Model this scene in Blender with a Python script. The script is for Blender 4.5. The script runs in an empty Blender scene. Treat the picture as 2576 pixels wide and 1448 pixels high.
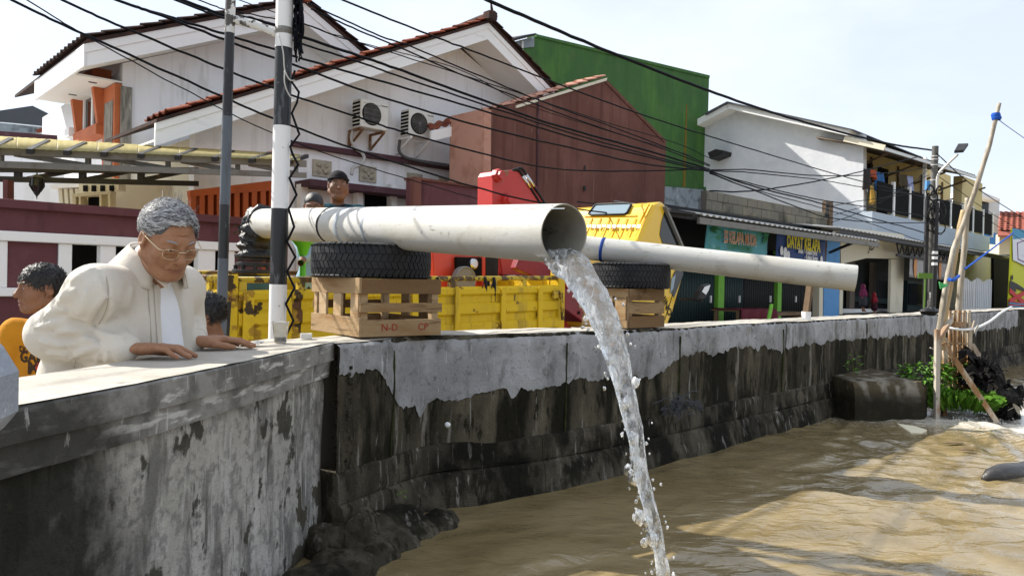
import bpy, bmesh, math, random
import numpy as np
from mathutils import Vector, Matrix
random.seed(7); np.random.seed(7)
SC = bpy.context.scene
# ---------------------------------------------------------------- camera, sky, sun, exposure
CAMZ = 1.29
PITCH = math.radians(0.493); ROLL = math.radians(1.2); FPX = 1860.0   # focal length in units of a 2576 px wide picture
_f = Vector((0, math.cos(PITCH), -math.sin(PITCH))); _u0 = Vector((0, math.sin(PITCH), math.cos(PITCH))); _r0 = Vector((1, 0, 0))
_r = _r0*math.cos(ROLL) + _u0*math.sin(ROLL); _u = -_r0*math.sin(ROLL) + _u0*math.cos(ROLL)
cam = bpy.data.cameras.new('camera'); cam.sensor_width = 36; cam.lens = FPX/2576*36; cam.clip_start = .05; cam.clip_end = 2000
camo = bpy.data.objects.new('camera', cam); SC.collection.objects.link(camo)
camo.matrix_world = Matrix(((_r.x, _u.x, -_f.x, 0), (_r.y, _u.y, -_f.y, 0), (_r.z, _u.z, -_f.z, CAMZ), (0, 0, 0, 1)))
SC.camera = camo
SUN_EL = math.radians(40); _s = Vector((-.92, .39, 0)).normalized()
SUN = Vector((_s.x*math.cos(SUN_EL), _s.y*math.cos(SUN_EL), math.sin(SUN_EL)))     # towards the sun
world = bpy.data.worlds.new('World'); SC.world = world; world.use_nodes = True
wn = world.node_tree.nodes; wl = world.node_tree.links
for n in list(wn): wn.remove(n)
sky = wn.new('ShaderNodeTexSky'); sky.sky_type = 'NISHITA'; sky.sun_disc = False
sky.sun_elevation = SUN_EL; sky.sun_rotation = math.atan2(_s.x, _s.y)
sky.air_density = 1.0; sky.dust_density = 1.2; sky.ozone_density = 1.2; sky.altitude = 0
# thin high cloud veil: the sky dome mixed with soft white cloud by direction
tc = wn.new('ShaderNodeTexCoord'); mp = wn.new('ShaderNodeMapping'); mp.inputs['Scale'].default_value = (1.0, 1.0, 2.6)
nz = wn.new('ShaderNodeTexNoise'); nz.inputs['Scale'].default_value = 2.3; nz.inputs['Detail'].default_value = 7; nz.inputs['Roughness'].default_value = .55
mr = wn.new('ShaderNodeMapRange'); mr.inputs['From Min'].default_value = .42; mr.inputs['From Max'].default_value = .68
mr.inputs['To Min'].default_value = .68; mr.inputs['To Max'].default_value = .92
mixc = wn.new('ShaderNodeMix'); mixc.data_type = 'RGBA'; mixc.inputs['B'].default_value = (6.0, 6.45, 7.2, 1)
bg = wn.new('ShaderNodeBackground'); bg.inputs['Strength'].default_value = .10
wo = wn.new('ShaderNodeOutputWorld')
wl.new(tc.outputs['Generated'], mp.inputs['Vector']); wl.new(mp.outputs['Vector'], nz.inputs['Vector']); wl.new(nz.outputs['Fac'], mr.inputs['Value'])
wl.new(mr.outputs['Result'], mixc.inputs['Factor']); wl.new(sky.outputs['Color'], mixc.inputs['A']); wl.new(mixc.outputs['Result'], bg.inputs['Color'])
wl.new(bg.outputs['Background'], wo.inputs['Surface'])
sl = bpy.data.lights.new('sun', 'SUN'); sl.energy = 5.0; sl.angle = math.radians(.55); sl.color = (1, .95, .86)
so = bpy.data.objects.new('sun', sl); SC.collection.objects.link(so)
so.rotation_euler = (-SUN).to_track_quat('-Z', 'Y').to_euler(); so.location = SUN*40
SC.view_settings.view_transform = 'Standard'; SC.view_settings.look = 'None'; SC.view_settings.gamma = 1
SC.view_settings.exposure = .8; SC.view_settings.use_curve_mapping = False
SC.cycles.use_denoising = True; SC.cycles.max_bounces = 8; SC.cycles.transparent_max_bounces = 12
# ---------------------------------------------------------------- places: picture rays meet planes of the street
C0 = Vector((0, 0, CAMZ))
def ray(px, py): return _f + _r*((px-1288)/FPX) - _u*((py-724)/FPX)
def P(px, py, d):                                   # at forward distance d
    r = ray(px, py); return C0 + r*(d/r.y)
def PZ(px, py, z):
    r = ray(px, py); return C0 + r*((z-CAMZ)/r.z)
SA = math.radians(45.8)
U = Vector((math.sin(SA), math.cos(SA), 0)); Wv = Vector((-math.cos(SA), math.sin(SA), 0)); Zv = Vector((0, 0, 1))   # along the street, away from the canal
def W(a, b, z): return U*a + Wv*b + Zv*z
def PB(px, py, b):                                  # on a facade at distance b from the canal side
    r = ray(px, py); return C0 + r*((b - C0.dot(Wv))/r.dot(Wv))
def PA(px, py, a):
    r = ray(px, py); return C0 + r*((a - C0.dot(U))/r.dot(U))
# ---------------------------------------------------------------- materials
MATS = {}
def mat(name, col, rough=.65, layers=(), bump=0, bscale=60, metal=0, spec=None, trans=0, ior=1.45, alpha=1, emit=None, bump2=None, sub=0, coat=0, rl=None):
    """layers: (colour, noise scale or xyz, low, high, strength[, direction, amplitude]); a direction makes an edge with a noisy border"""
    if spec is None: spec = .12 if rough >= .7 else (.25 if rough >= .5 else .5)
    m = bpy.data.materials.new(name); m.use_nodes = True; MATS[name] = m
    nt = m.node_tree; N = nt.nodes; L = nt.links; b = N['Principled BSDF']
    g = N.new('ShaderNodeNewGeometry'); pos = g.outputs['Position']
    cur = None; cv = (*col, 1)
    for ly in layers:
        c, sc, lo, hi, st = ly[:5]
        mpn = N.new('ShaderNodeMapping'); mpn.inputs['Scale'].default_value = (sc, sc, sc) if not isinstance(sc, tuple) else sc
        mpn.inputs['Location'].default_value = (random.uniform(-9, 9), random.uniform(-9, 9), random.uniform(-9, 9))
        L.new(pos, mpn.inputs['Vector'])
        n = N.new('ShaderNodeTexNoise'); n.inputs['Scale'].default_value = 1; n.inputs['Detail'].default_value = 6; n.inputs['Roughness'].default_value = .6
        L.new(mpn.outputs['Vector'], n.inputs['Vector']); val = n.outputs['Fac']
        if len(ly) > 5:
            dv, amp = ly[5], ly[6]
            dt = N.new('ShaderNodeVectorMath'); dt.operation = 'DOT_PRODUCT'; L.new(pos, dt.inputs[0]); dt.inputs[1].default_value = dv
            ma = N.new('ShaderNodeMath'); ma.operation = 'MULTIPLY_ADD'; L.new(val, ma.inputs[0]); ma.inputs[1].default_value = amp; L.new(dt.outputs['Value'], ma.inputs[2])
            mb = N.new('ShaderNodeMath'); mb.operation = 'SUBTRACT'; L.new(ma.outputs[0], mb.inputs[0]); mb.inputs[1].default_value = amp*.5; val = mb.outputs[0]
        r = N.new('ShaderNodeMapRange'); r.inputs['From Min'].default_value = lo; r.inputs['From Max'].default_value = hi; r.inputs['To Max'].default_value = st
        L.new(val, r.inputs['Value'])
        if len(ly) > 7:                             # broken up by a second noise
            n2 = N.new('ShaderNodeTexNoise'); n2.inputs['Scale'].default_value = ly[7]; n2.inputs['Detail'].default_value = 5; L.new(pos, n2.inputs['Vector'])
            r2 = N.new('ShaderNodeMapRange'); r2.inputs['From Min'].default_value = .4; r2.inputs['From Max'].default_value = .55; L.new(n2.outputs['Fac'], r2.inputs['Value'])
            mm = N.new('ShaderNodeMath'); mm.operation = 'MULTIPLY'; L.new(r.outputs[0], mm.inputs[0]); L.new(r2.outputs[0], mm.inputs[1]); fac = mm.outputs[0]
        else: fac = r.outputs[0]
        mx = N.new('ShaderNodeMix'); mx.data_type = 'RGBA'; L.new(fac, mx.inputs['Factor'])
        if cur is None: mx.inputs['A'].default_value = cv
        else: L.new(cur, mx.inputs['A'])
        mx.inputs['B'].default_value = (*c, 1); cur = mx.outputs['Result']
    if cur is None: b.inputs['Base Color'].default_value = cv
    else: L.new(cur, b.inputs['Base Color'])
    b.inputs['Roughness'].default_value = rough; b.inputs['Metallic'].default_value = metal; b.inputs['Specular IOR Level'].default_value = spec
    b.inputs['Transmission Weight'].default_value = trans; b.inputs['IOR'].default_value = ior; b.inputs['Alpha'].default_value = alpha
    b.inputs['Subsurface Weight'].default_value = sub; b.inputs['Coat Weight'].default_value = coat
    if sub: b.inputs['Subsurface Radius'].default_value = (.012, .005, .003)
    if emit: b.inputs['Emission Color'].default_value = (*emit[:3], 1); b.inputs['Emission Strength'].default_value = emit[3]
    if bump:
        last = None
        for (sc, st) in [(bscale, bump)] + ([bump2] if bump2 else []):
            n = N.new('ShaderNodeTexNoise'); n.inputs['Detail'].default_value = 7; n.inputs['Roughness'].default_value = .65
            if isinstance(sc, tuple):
                mpn = N.new('ShaderNodeMapping'); mpn.inputs['Scale'].default_value = sc; L.new(pos, mpn.inputs['Vector']); L.new(mpn.outputs['Vector'], n.inputs['Vector']); n.inputs['Scale'].default_value = 1
            else: L.new(pos, n.inputs['Vector']); n.inputs['Scale'].default_value = sc
            bp = N.new('ShaderNodeBump'); bp.inputs['Strength'].default_value = min(1, st); bp.inputs['Distance'].default_value = .012 if st <= 1 else .012*st
            L.new(n.outputs['Fac'], bp.inputs['Height'])
            if last: L.new(last, bp.inputs['Normal'])
            last = bp.outputs['Normal']
        L.new(last, b.inputs['Normal'])
    return m
def M(n): return MATS[n]
# ---------------------------------------------------------------- mesh building
ORG = {}
class MB:
    def __init__(s): s.v = []; s.f = []
    def add(s, vs, fs):
        o = len(s.v); s.v += [Vector(p) for p in vs]; s.f += [tuple(i+o for i in f) for f in fs]; return s
    def poly(s, pts): return s.add(pts, [tuple(range(len(pts)))])
    def box(s, c, size, X=Vector((1, 0, 0)), Y=Vector((0, 1, 0)), Z=Zv):
        c = Vector(c); hx, hy, hz = X*(size[0]/2), Y*(size[1]/2), Z*(size[2]/2)
        vs = [c+hx*i+hy*j+hz*k for k in (-1, 1) for j in (-1, 1) for i in (-1, 1)]
        return s.add(vs, [(0, 2, 3, 1), (4, 5, 7, 6), (0, 1, 5, 4), (2, 6, 7, 3), (0, 4, 6, 2), (1, 3, 7, 5)])
    def sbox(s, a0, a1, b0, b1, z0, z1):            # box in street coordinates
        return s.box(W((a0+a1)/2, (b0+b1)/2, (z0+z1)/2), (a1-a0, b1-b0, z1-z0), U, Wv, Zv)
    def prism(s, pts, vec):
        n = len(pts); pts = [Vector(p) for p in pts]; vec = Vector(vec)
        nm = Vector((0, 0, 0))
        for i in range(n): nm += (pts[i]-pts[0]).cross(pts[(i+1) % n]-pts[0])
        if nm.dot(vec) > 0: pts = pts[::-1]
        return s.add(pts+[p+vec for p in pts], [tuple(range(n)), tuple(range(2*n-1, n-1, -1))] + [((i+1) % n, i, n+i, n+(i+1) % n) for i in range(n)])
    def bar(s, p, q, w, h=None, up=Zv, ext=0):       # rectangular bar from p to q
        p = Vector(p); q = Vector(q); d = (q-p).normalized(); p = p-d*ext; q = q+d*ext
        x = d.cross(up); x = x.normalized() if x.length > 1e-5 else Vector((1, 0, 0)); y = x.cross(d).normalized()
        return s.box((p+q)/2, (w, h or w, (q-p).length), x, y, d) if False else s.box((p+q)/2, ((q-p).length, w, h or w), d, x, y)
    def tube(s, path, r, n=8, cap=True):
        path = [Vector(p) for p in path]; m = len(path); rr = r if isinstance(r, (list, tuple)) else [r]*m
        o = len(s.v); t0 = (path[1]-path[0]).normalized(); x = t0.orthogonal().normalized()
        for i, p in enumerate(path):
            t = (path[min(i+1, m-1)]-path[max(i-1, 0)]).normalized(); x = (x-t*x.dot(t)).normalized(); y = t.cross(x)
            for k in range(n):
                a = 2*math.pi*k/n; s.v.append(p+(x*math.cos(a)+y*math.sin(a))*rr[i])
        for i in range(m-1):
            for k in range(n):
                k2 = (k+1) % n; s.f.append((o+i*n+k, o+i*n+k2, o+(i+1)*n+k2, o+(i+1)*n+k))
        if cap: s.f.append(tuple(o+n-1-k for k in range(n))); s.f.append(tuple(o+(m-1)*n+k for k in range(n)))
        return s
    def lathe(s, prof, n=24, c=(0, 0, 0), X=Vector((1, 0, 0)), Y=Vector((0, 1, 0)), Z=Zv, closed=False):
        c = Vector(c); o = len(s.v); m = len(prof)
        for (r, z) in prof:
            for k in range(n):
                a = 2*math.pi*k/n; s.v.append(c+(X*math.cos(a)+Y*math.sin(a))*r+Z*z)
        for i in range(m if closed else m-1):
            j = (i+1) % m
            for k in range(n):
                k2 = (k+1) % n; s.f.append((o+i*n+k, o+i*n+k2, o+j*n+k2, o+j*n+k))
        return s
    def grid(s, fn, nu, nv):
        o = len(s.v)
        for j in range(nv+1):
            for i in range(nu+1): s.v.append(Vector(fn(i/nu, j/nv)))
        for j in range(nv):
            for i in range(nu): a = o+j*(nu+1)+i; s.f.append((a, a+1, a+nu+2, a+nu+1))
        return s
    def build(s, name, m, parent=None, smooth=False, bevel=0, loc=None, kind=None, solid=0):
        me = bpy.data.meshes.new(name)
        if parent is not None: o = ORG[parent]
        elif loc is not None: o = Vector(loc)
        else:
            lo = [min(p[i] for p in s.v) for i in range(3)]; hi = [max(p[i] for p in s.v) for i in range(3)]
            o = Vector(((lo[0]+hi[0])/2, (lo[1]+hi[1])/2, lo[2]))
        me.from_pydata([tuple(p-o) for p in s.v], [], s.f); me.update()
        ob = bpy.data.objects.new(name, me); SC.collection.objects.link(ob)
        if isinstance(m, (list, tuple)):
            for q in m: me.materials.append(MATS[q])
        else: me.materials.append(MATS[m] if isinstance(m, str) else m)
        if parent is not None: ob.parent = parent
        else: ob.location = o
        ORG[ob] = o
        if smooth:
            me.shade_smooth()
            if smooth != True: me.set_sharp_from_angle(angle=math.radians(smooth))
        if bevel:
            bv = ob.modifiers.new('bevel', 'BEVEL'); bv.width = bevel; bv.segments = 2; bv.limit_method = 'ANGLE'; bv.angle_limit = math.radians(40)
        if solid:
            sm = ob.modifiers.new('solid', 'SOLIDIFY'); sm.thickness = solid; sm.offset = 0
        if kind: ob['kind'] = kind
        return ob
def tag(o, label, cat, group=None):
    o['label'] = label; o['category'] = cat
    if group: o['group'] = group
    return o
def thing(name, label, cat, loc, group=None):
    o = bpy.data.objects.new(name, None); o.empty_display_size = .1; SC.collection.objects.link(o)
    o.location = Vector(loc); ORG[o] = Vector(loc); return tag(o, label, cat, group)
def boxpart(name, m, parent, *a, bevel=0, **k): mb = MB(); mb.sbox(*a); return mb.build(name, m, parent, bevel=bevel)
def text_part(name, s, size, m, parent, origin, right, up, depth=.002, shear=0, bold=0, align='CENTER', squash=1.0):
    """flat print: letters lying on a surface"""
    cu = bpy.data.curves.new(name, 'FONT'); cu.body = s; cu.size = size; cu.align_x = align; cu.align_y = 'CENTER'; cu.shear = shear; cu.offset = bold; cu.extrude = 0; cu.resolution_u = 2
    to = bpy.data.objects.new('t', cu); SC.collection.objects.link(to)
    dg = bpy.context.evaluated_depsgraph_get(); me = bpy.data.meshes.new_from_object(to.evaluated_get(dg))
    bpy.data.objects.remove(to)
    right = Vector(right).normalized(); up = Vector(up).normalized(); nrm = right.cross(up)
    mb = MB(); mb.add([Vector(origin)+right*(v.co.x*squash)+up*v.co.y+nrm*depth for v in me.vertices], [tuple(p.vertices) for p in me.polygons])
    bpy.data.meshes.remove(me)
    return mb.build(name, m, parent)
def catmull(pts, n):
    pts = [Vector(p) for p in pts]; out = []; pp = [pts[0]*2-pts[1]]+pts+[pts[-1]*2-pts[-2]]
    for i in range(1, len(pp)-2):
        a, b, c, d = pp[i-1:i+3]
        for k in range(n):
            t = k/n; out.append(.5*((2*b)+(c-a)*t+(2*a-5*b+4*c-d)*t*t+(3*b-a-3*c+d)*t**3))
    out.append(pts[-1]); return out
def hash_noise(x, y=0.0, z=0.0):
    from mathutils import noise
    return noise.noise(Vector((x, y, z)))
# ---------------------------------------------------------------- setting: street, canal water, canal walls
mat('pale_street', (.34, .32, .29), .85, [((.24, .22, .19), 1.2, .45, .7, .8)], .4, 30)  # pale street colour, chosen to bounce sunlight up onto shaded walls
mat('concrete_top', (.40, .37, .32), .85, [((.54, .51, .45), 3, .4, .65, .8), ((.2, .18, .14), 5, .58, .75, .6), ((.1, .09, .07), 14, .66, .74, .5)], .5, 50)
mat('parapet', (.44, .42, .375), .9, [((.58, .555, .51), (5, 5, 2), .42, .60, .85), ((.12, .115, .10), (8, 8, 2.2), .50, .62, .8), ((.22, .215, .2), 22, .50, .60, .7), ((.56, .55, .52), (26, 26, 3), .60, .68, .7), ((.07, .066, .055), (30, 30, 4), .61, .67, .7),
     ((.020, .020, .015), (2.2, 2.2, 1.5), -3.30, -2.80, .95, (-.15, -1.6, -.25), 1.7), ((.085, .082, .07), (9, 9, 2.4), .54, .64, .55), ((.055, .047, .03), (9, 9, 6), 2.86, 2.90, .9, (0, 1.0, -1.15), 2.0), ((.05, .047, .034), (5, 5, 4), .61, .64, .9)], 1.2, 24, bump2=(120, .6))
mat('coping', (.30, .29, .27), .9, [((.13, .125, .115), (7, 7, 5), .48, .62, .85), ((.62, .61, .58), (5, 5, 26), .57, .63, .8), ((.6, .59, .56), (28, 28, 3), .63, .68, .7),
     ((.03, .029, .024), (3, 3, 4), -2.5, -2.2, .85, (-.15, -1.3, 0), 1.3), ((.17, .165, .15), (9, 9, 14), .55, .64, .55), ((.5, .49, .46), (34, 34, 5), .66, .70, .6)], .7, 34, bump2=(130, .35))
mat('canal_concrete', (.050, .044, .030), .88, [((.15, .128, .088), (3.2, 3.2, .9), .47, .60, .85), ((.075, .066, .046), (14, 14, 4), .50, .60, .75), ((.27, .25, .205), (11, 11, .9), .60, .66, .8), ((.014, .013, .009), (3.6, 3.6, .8), .47, .55, .93), ((.34, .33, .30), (34, 34, 1.6), .66, .70, .7), ((.010, .011, .006), (18, 18, 6), .58, .64, .8)], 1.6, 20, bump2=(90, .9))
mat('plaster_skin', (.29, .29, .292), .88, [((.43, .43, .44), (4, 4, 3), .40, .60, .9), ((.15, .148, .142), (9, 9, 4), .52, .64, .7), ((.55, .55, .55), (44, 44, 3), .63, .69, .8), ((.10, .098, .09), 28, .58, .66, .55), ((.045, .042, .032), (9, 9, .5), .63, .68, .85), ((.20, .18, .14), (5, 5, .6), .60, .68, .5)], 1.2, 22, bump2=(110, .6))
mat('footing_concrete', (.055, .048, .034), .85, [((.125, .108, .078), (6, 6, 2), .46, .60, .85), ((.010, .0095, .007), (2.6, 2.6, 2), .47, .56, .93), ((.30, .28, .245), (30, 30, 2.2), .085, .16, .75, (0, 0, 0), 1.0, 1.7), ((.02, .018, .012), (16, 16, 5), .54, .60, .8)], 1.6, 20, bump2=(90, .9))
mat('old_block', (.10, .085, .06), .9, [((.26, .24, .19), (6, 6, 3), .52, .62, .8), ((.03, .028, .02), (1, 1, 5), -.45, -.2, .9, (0, 0, -1), .3)], 1, 18)
mat('moss', (.03, .032, .014), .9, [((.05, .06, .02), 20, .45, .6, .8)], 1, 60)

FRONT = [(-.765, 3.28), (-.64, 3.52), (-.43, 3.86), (-.13, 4.02), (.18, 4.2), (.495, 4.47), (1.01, 4.95), (1.66, 5.58), (2.55, 6.45), (3.72, 7.62), (5.04, 8.95), (6.9, 10.8), (8.9, 12.8), (14, 17.75), (30, 33.3), (60, 62.5)]
FRONT = [Vector((x, y, 0)) for x, y in FRONT]
WPATH = catmull(FRONT[:13], 6)+FRONT[13:]
def normals(path):
    out = []
    for i in range(len(path)):
        t = (path[min(i+1, len(path)-1)]-path[max(i-1, 0)]).normalized(); out.append(Vector((t.y, -t.x, 0)))     # towards the canal
    return out
WN = normals(WPATH)
def sweep(path, nrm, prof, close=True, jitter=0, sub=1):
    mb = MB(); m = len(prof)
    for i, p in enumerate(path):
        for k, (o, z) in enumerate(prof):
            j = jitter*hash_noise(p.x*3.1+k*.37, p.y*3.1, z*5) if jitter else 0
            mb.v.append(p+nrm[i]*(o+j)+Zv*(z+j*.4))
    for i in range(len(path)-1):
        for k in range(m if close else m-1):
            k2 = (k+1) % m; mb.f.append((i*m+k, (i+1)*m+k, (i+1)*m+k2, i*m+k2))
    if close: mb.f.append(tuple(range(m))); mb.f.append(tuple((len(path)-1)*m+k for k in range(m-1, -1, -1)))
    return mb
# street sheet on the house side, to the horizon
mb = MB(); z = -.2
edge = [Vector((p.x, p.y, 0))-n*.2 for p, n in zip(WPATH, WN)]
near = [Vector((-1.15, 2.4, 0)), Vector((-1.25, 1.3, 0)), Vector((-1.7, .2, 0)), Vector((-3, -4, 0)), Vector((-40, -400, 0))]
ring = near[::-1]+[edge[0]]+edge[1:]+[Vector((560, 560, 0)), Vector((200, 1200, 0)), Vector((-1200, 1200, 0)), Vector((-1200, -400, 0))]
bmg = bmesh.new(); vs = [bmg.verts.new((p.x, p.y, z)) for p in ring]; bmg.faces.new(vs); bmesh.ops.triangulate(bmg, faces=bmg.faces[:])
bmesh.ops.recalc_face_normals(bmg, faces=bmg.faces[:])
me = bpy.data.meshes.new('street'); bmg.to_mesh(me); bmg.free(); me.materials.append(M('pale_street'))
street = bpy.data.objects.new('street', me); SC.collection.objects.link(street); street['kind'] = 'structure'

# canal retaining wall: upper wall (curved), lower footing slabs
cw = thing('canal_wall', 'long stained grey concrete retaining wall curving along the brown canal', 'wall', (1.6, 5.7, -.6))
def densify(path, step):
    out = []
    for a, b in zip(path, path[1:]):
        n = max(1, min(40, int((b-a).length/step)))
        out += [a+(b-a)*(k/n) for k in range(n)]
    return out+[path[-1]]
DP = densify(WPATH, .05); DN = normals(DP)
TOPW = .36
mbw = MB(); zz = [1.0-.0008, .985, .95, .9, .84, .78, .72, .66, .60, .54, .48, .43, .40]
for i, p in enumerate(DP):
    s_ = i*.05
    for k, z in enumerate(zz):
        j = .013*hash_noise(p.x*4, p.y*4, z*4)+.007*hash_noise(p.x*17, p.y*17, z*17)
        step = 0.0
        mbw.v.append(p+DN[i]*((-.012 if k == 0 else 0)+j+step)+Zv*(z+(.012*hash_noise(p.x*2, p.y*2, 9) if k < 3 else 0)))
m_ = len(zz)
for i in range(len(DP)-1):
    for k in range(m_-1): mbw.f.append((i*m_+k, i*m_+k+1, (i+1)*m_+k+1, (i+1)*m_+k))
mbw.build('wall_face', 'canal_concrete', cw, smooth=60)
# skin of newer plaster on the upper part, broken off along a ragged edge
cumA = [0]
for a_, b_ in zip(DP, DP[1:]): cumA.append(cumA[-1]+(b_-a_).length)
def wall_at(s_):
    lo, hi = 0, len(cumA)-1
    while hi-lo > 1:
        m2 = (lo+hi)//2
        if cumA[m2] <= s_: lo = m2
        else: hi = m2
    q = (s_-cumA[lo])/max(1e-9, cumA[hi]-cumA[lo]); return DP[lo].lerp(DP[hi], q), DN[lo].lerp(DN[hi], q).normalized()
def skin_edge(s_):
    keys = [(0, .86), (.35, .80), (.45, .66), (1.0, .67), (1.7, .72), (2.4, .68), (2.75, .80), (3.6, .82), (4.4, .78), (5.5, .80), (7, .78), (9, .74), (12, .72), (40, .72)]
    for (k0, v0), (k1, v1) in zip(keys, keys[1:]):
        if k0 <= s_ <= k1: z = v0+(v1-v0)*(s_-k0)/(k1-k0); break
    z += .050*hash_noise(s_*2.3, 1)+.035*hash_noise(s_*6.5, 2)+.022*hash_noise(s_*17, 3)+.014*hash_noise(s_*45, 4)
    return min(.93, z-.22*max(0, hash_noise(s_*7.2, 8)-.22)**1.2-.05*max(0, hash_noise(s_*30, 9)-.2))
mbk = MB(); ns = 1100; smax = 13.0
for i in range(ns+1):
    s_ = smax*(i/ns)**1.15; p, n = wall_at(s_); zb = skin_edge(s_)
    for k in range(9):
        z = 1.0+(zb-1.0)*k/8; j = .013*hash_noise(p.x*4, p.y*4, z*4)+.007*hash_noise(p.x*17, p.y*17, z*17)
        mbk.v.append(p+n*(j+(-.010 if k == 0 else .010+.004*hash_noise(s_*9, z*9, 5))*(1 if k < 8 else .55))+Zv*(z+(.012*hash_noise(p.x*2, p.y*2, 9) if k < 2 else 0)-(.004 if k == 0 else 0)))
for i in range(ns):
    for k in range(8): mbk.f.append((i*9+k, i*9+k+1, (i+1)*9+k+1, (i+1)*9+k))
mbk.build('plaster_skin', 'plaster_skin', cw, smooth=50)
mbt = MB()
for i, p in enumerate(DP):
    for k, (o, z) in enumerate([(-.012, .9992), (-.12, 1.003), (-.24, 1.004), (-TOPW+.02, 1.0), (-TOPW, .98), (-TOPW, -.3)]):
        mbt.v.append(p+DN[i]*(o+(.013*hash_noise(p.x*4, p.y*4, 4) if k == 0 else .012*hash_noise(p.x*3, p.y*3, k)))+Zv*(z+.012*hash_noise(p.x*2, p.y*2, 9)*(k < 4)+.004*hash_noise(p.x*9, p.y*9, k)))
for i in range(len(DP)-1):
    for k in range(5): mbt.f.append((i*6+k, (i+1)*6+k, (i+1)*6+k+1, i*6+k+1)[::-1])
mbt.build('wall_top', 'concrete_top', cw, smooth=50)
# footing in slabs with open joints, two steps
cum = [0]
for a, b in zip(DP, DP[1:]): cum.append(cum[-1]+(b-a).length)
joints = [0, 1.35, 2.15, 3.6, 4.3, 5.9, 6.8, 8.6, 10.4, 13, 16]
ji = [min(range(len(cum)), key=lambda q: abs(cum[q]-j_)) for j_ in joints]
for i0, i1 in zip(ji, ji[1:]):
    pth = [DP[i].copy() for i in range(i0, i1+1)]; nr = DN[i0:i1+1]; t = (pth[-1]-pth[-2]).normalized(); pth[-1] = pth[-1]-t*.004
    sweep(pth, nr, [(-.1, .425), (.000, .422), (.012, .408), (.016, .36), (.022, .30), (.016, .281), (-.1, .281)], True, .013).build('footing_slab', 'footing_concrete', cw, smooth=35)
    sweep(pth, nr, [(-.1, .279), (.024, .278), (.040, .262), (.055, .2), (.070, .13), (.085, .06), (.10, -.3), (.10, -.6), (-.1, -.6)], True, .016).build('footing_slab', 'footing_concrete', cw, smooth=35)
# vertical expansion joints of the upper wall: dark open slots with broken lips
for s in (.42, 1.55, 2.72, 4.25, 6.1, 8.6):
    i = min(range(len(cum)), key=lambda q: abs(cum[q]-s)); p = DP[i]; n = DN[i]; t = Vector((-n.y, n.x, 0)); mb = MB()
    pts = [(p+t*(.02*hash_noise(z*3, s))+Zv*z+n*.010) for z in [.42+.04*k for k in range(14)]]
    mb.tube(pts, [.004+.009*abs(hash_noise(z*1.7, s*2)) for z in range(14)], 5); mb.build('expansion_joint', 'moss', cw)

# near parapet: body, moulding, coping
nearf = [Vector((-1.37, .3, 0)), Vector((-1.06, 1.53, 0)), Vector((-.93, 2.18, 0)), Vector((-.79, 3.31, 0))]
nearb = [Vector((-1.56, .3, 0)), Vector((-1.43, 1.4, 0)), Vector((-1.30, 2.15, 0)), Vector((-1.12, 3.40, 0))]
NP = densify(catmull(nearf, 8), .04); NB_ = catmull(nearb, 8)
NBP = [];  tot = len(NP)
for i in range(tot):
    q = i/(tot-1)*(len(NB_)-1); k = min(int(q), len(NB_)-2); NBP.append(NB_[k].lerp(NB_[k+1], q-k))
nw = thing('parapet_wall', 'weathered concrete parapet with thick coping that the man in the beige jacket leans on', 'wall', (-1.15, 2.0, -.6))
def near_sweep(prof, jit):
    """prof: (offset in front of the coping face, or fraction from the back when 'b', z)"""
    mb = MB(); m = len(prof); nn = normals(NP)
    for i in range(tot):
        for k, (o, z, side) in enumerate(prof):
            base = NP[i] if side == 'f' else NBP[i]
            j = jit*(hash_noise(NP[i].x*9, NP[i].y*9, z*9+k)+.6*hash_noise(NP[i].x*31, NP[i].y*31, z*31+k))
            mb.v.append(base+nn[i]*(o+j)+Zv*(z+j*.6))
    for i in range(tot-1):
        for k in range(m): mb.f.append((i*m+k, (i+1)*m+k, (i+1)*m+(k+1) % m, i*m+(k+1) % m))
    mb.f.append(tuple(range(m))); mb.f.append(tuple((tot-1)*m+k for k in range(m-1, -1, -1))); return mb
near_sweep([(0, .995, 'f'), (0, .96, 'f'), (-.002, .922, 'f'), (-.05, .921, 'f'), (.05, .921, 'b'), (0, .93, 'b'), (0, .995, 'b'), (.06, 1.0, 'b'), (-.12, 1.0, 'f'), (-.006, 1.0, 'f')], .004).build('coping', 'coping', nw, smooth=35)
near_sweep([(-.018, .919, 'f'), (-.02, .89, 'f'), (-.022, .848, 'f'), (-.06, .846, 'f'), (.06, .846, 'b'), (.02, .919, 'b')], .004).build('moulding', 'coping', nw, smooth=35)
near_sweep([(-.05, .844, 'f')]+[(-.05+.004*math.sin(z*9), z, 'f') for z in (.8, .72, .64, .56, .48, .40, .32, .24, .16, .08, 0, -.2, -.6)]+[(.07, -.6, 'b'), (.07, .844, 'b')], .003).build('wall_body', 'parapet', nw, smooth=40)
mbp = MB()                                          # thin sheet of paler render over the top of the coping
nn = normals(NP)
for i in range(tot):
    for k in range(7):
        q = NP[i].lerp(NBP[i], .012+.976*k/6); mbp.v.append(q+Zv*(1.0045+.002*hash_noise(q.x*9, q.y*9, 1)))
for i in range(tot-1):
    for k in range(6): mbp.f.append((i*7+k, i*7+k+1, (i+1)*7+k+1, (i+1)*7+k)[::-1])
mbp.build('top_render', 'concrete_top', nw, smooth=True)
# broken joint strip between the parapet's end and the canal wall
mb = MB()
for k in range(620):
    z = random.uniform(-.1, .93); p = Vector((-.775+random.uniform(-.02, .06), 3.36+random.uniform(-.03, .06), z)); r = random.uniform(.004, .016)
    mb.box(p, (r, r, r*random.uniform(.5, 1.2)), Vector((math.cos(k), math.sin(k), 0)), Vector((-math.sin(k), math.cos(k), 0)), Vector((.3*math.sin(k*3), 0, 1)).normalized())
rub = mb.build('rubble_joint', 'footing_concrete', cw); rub['kind'] = 'stuff'
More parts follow.
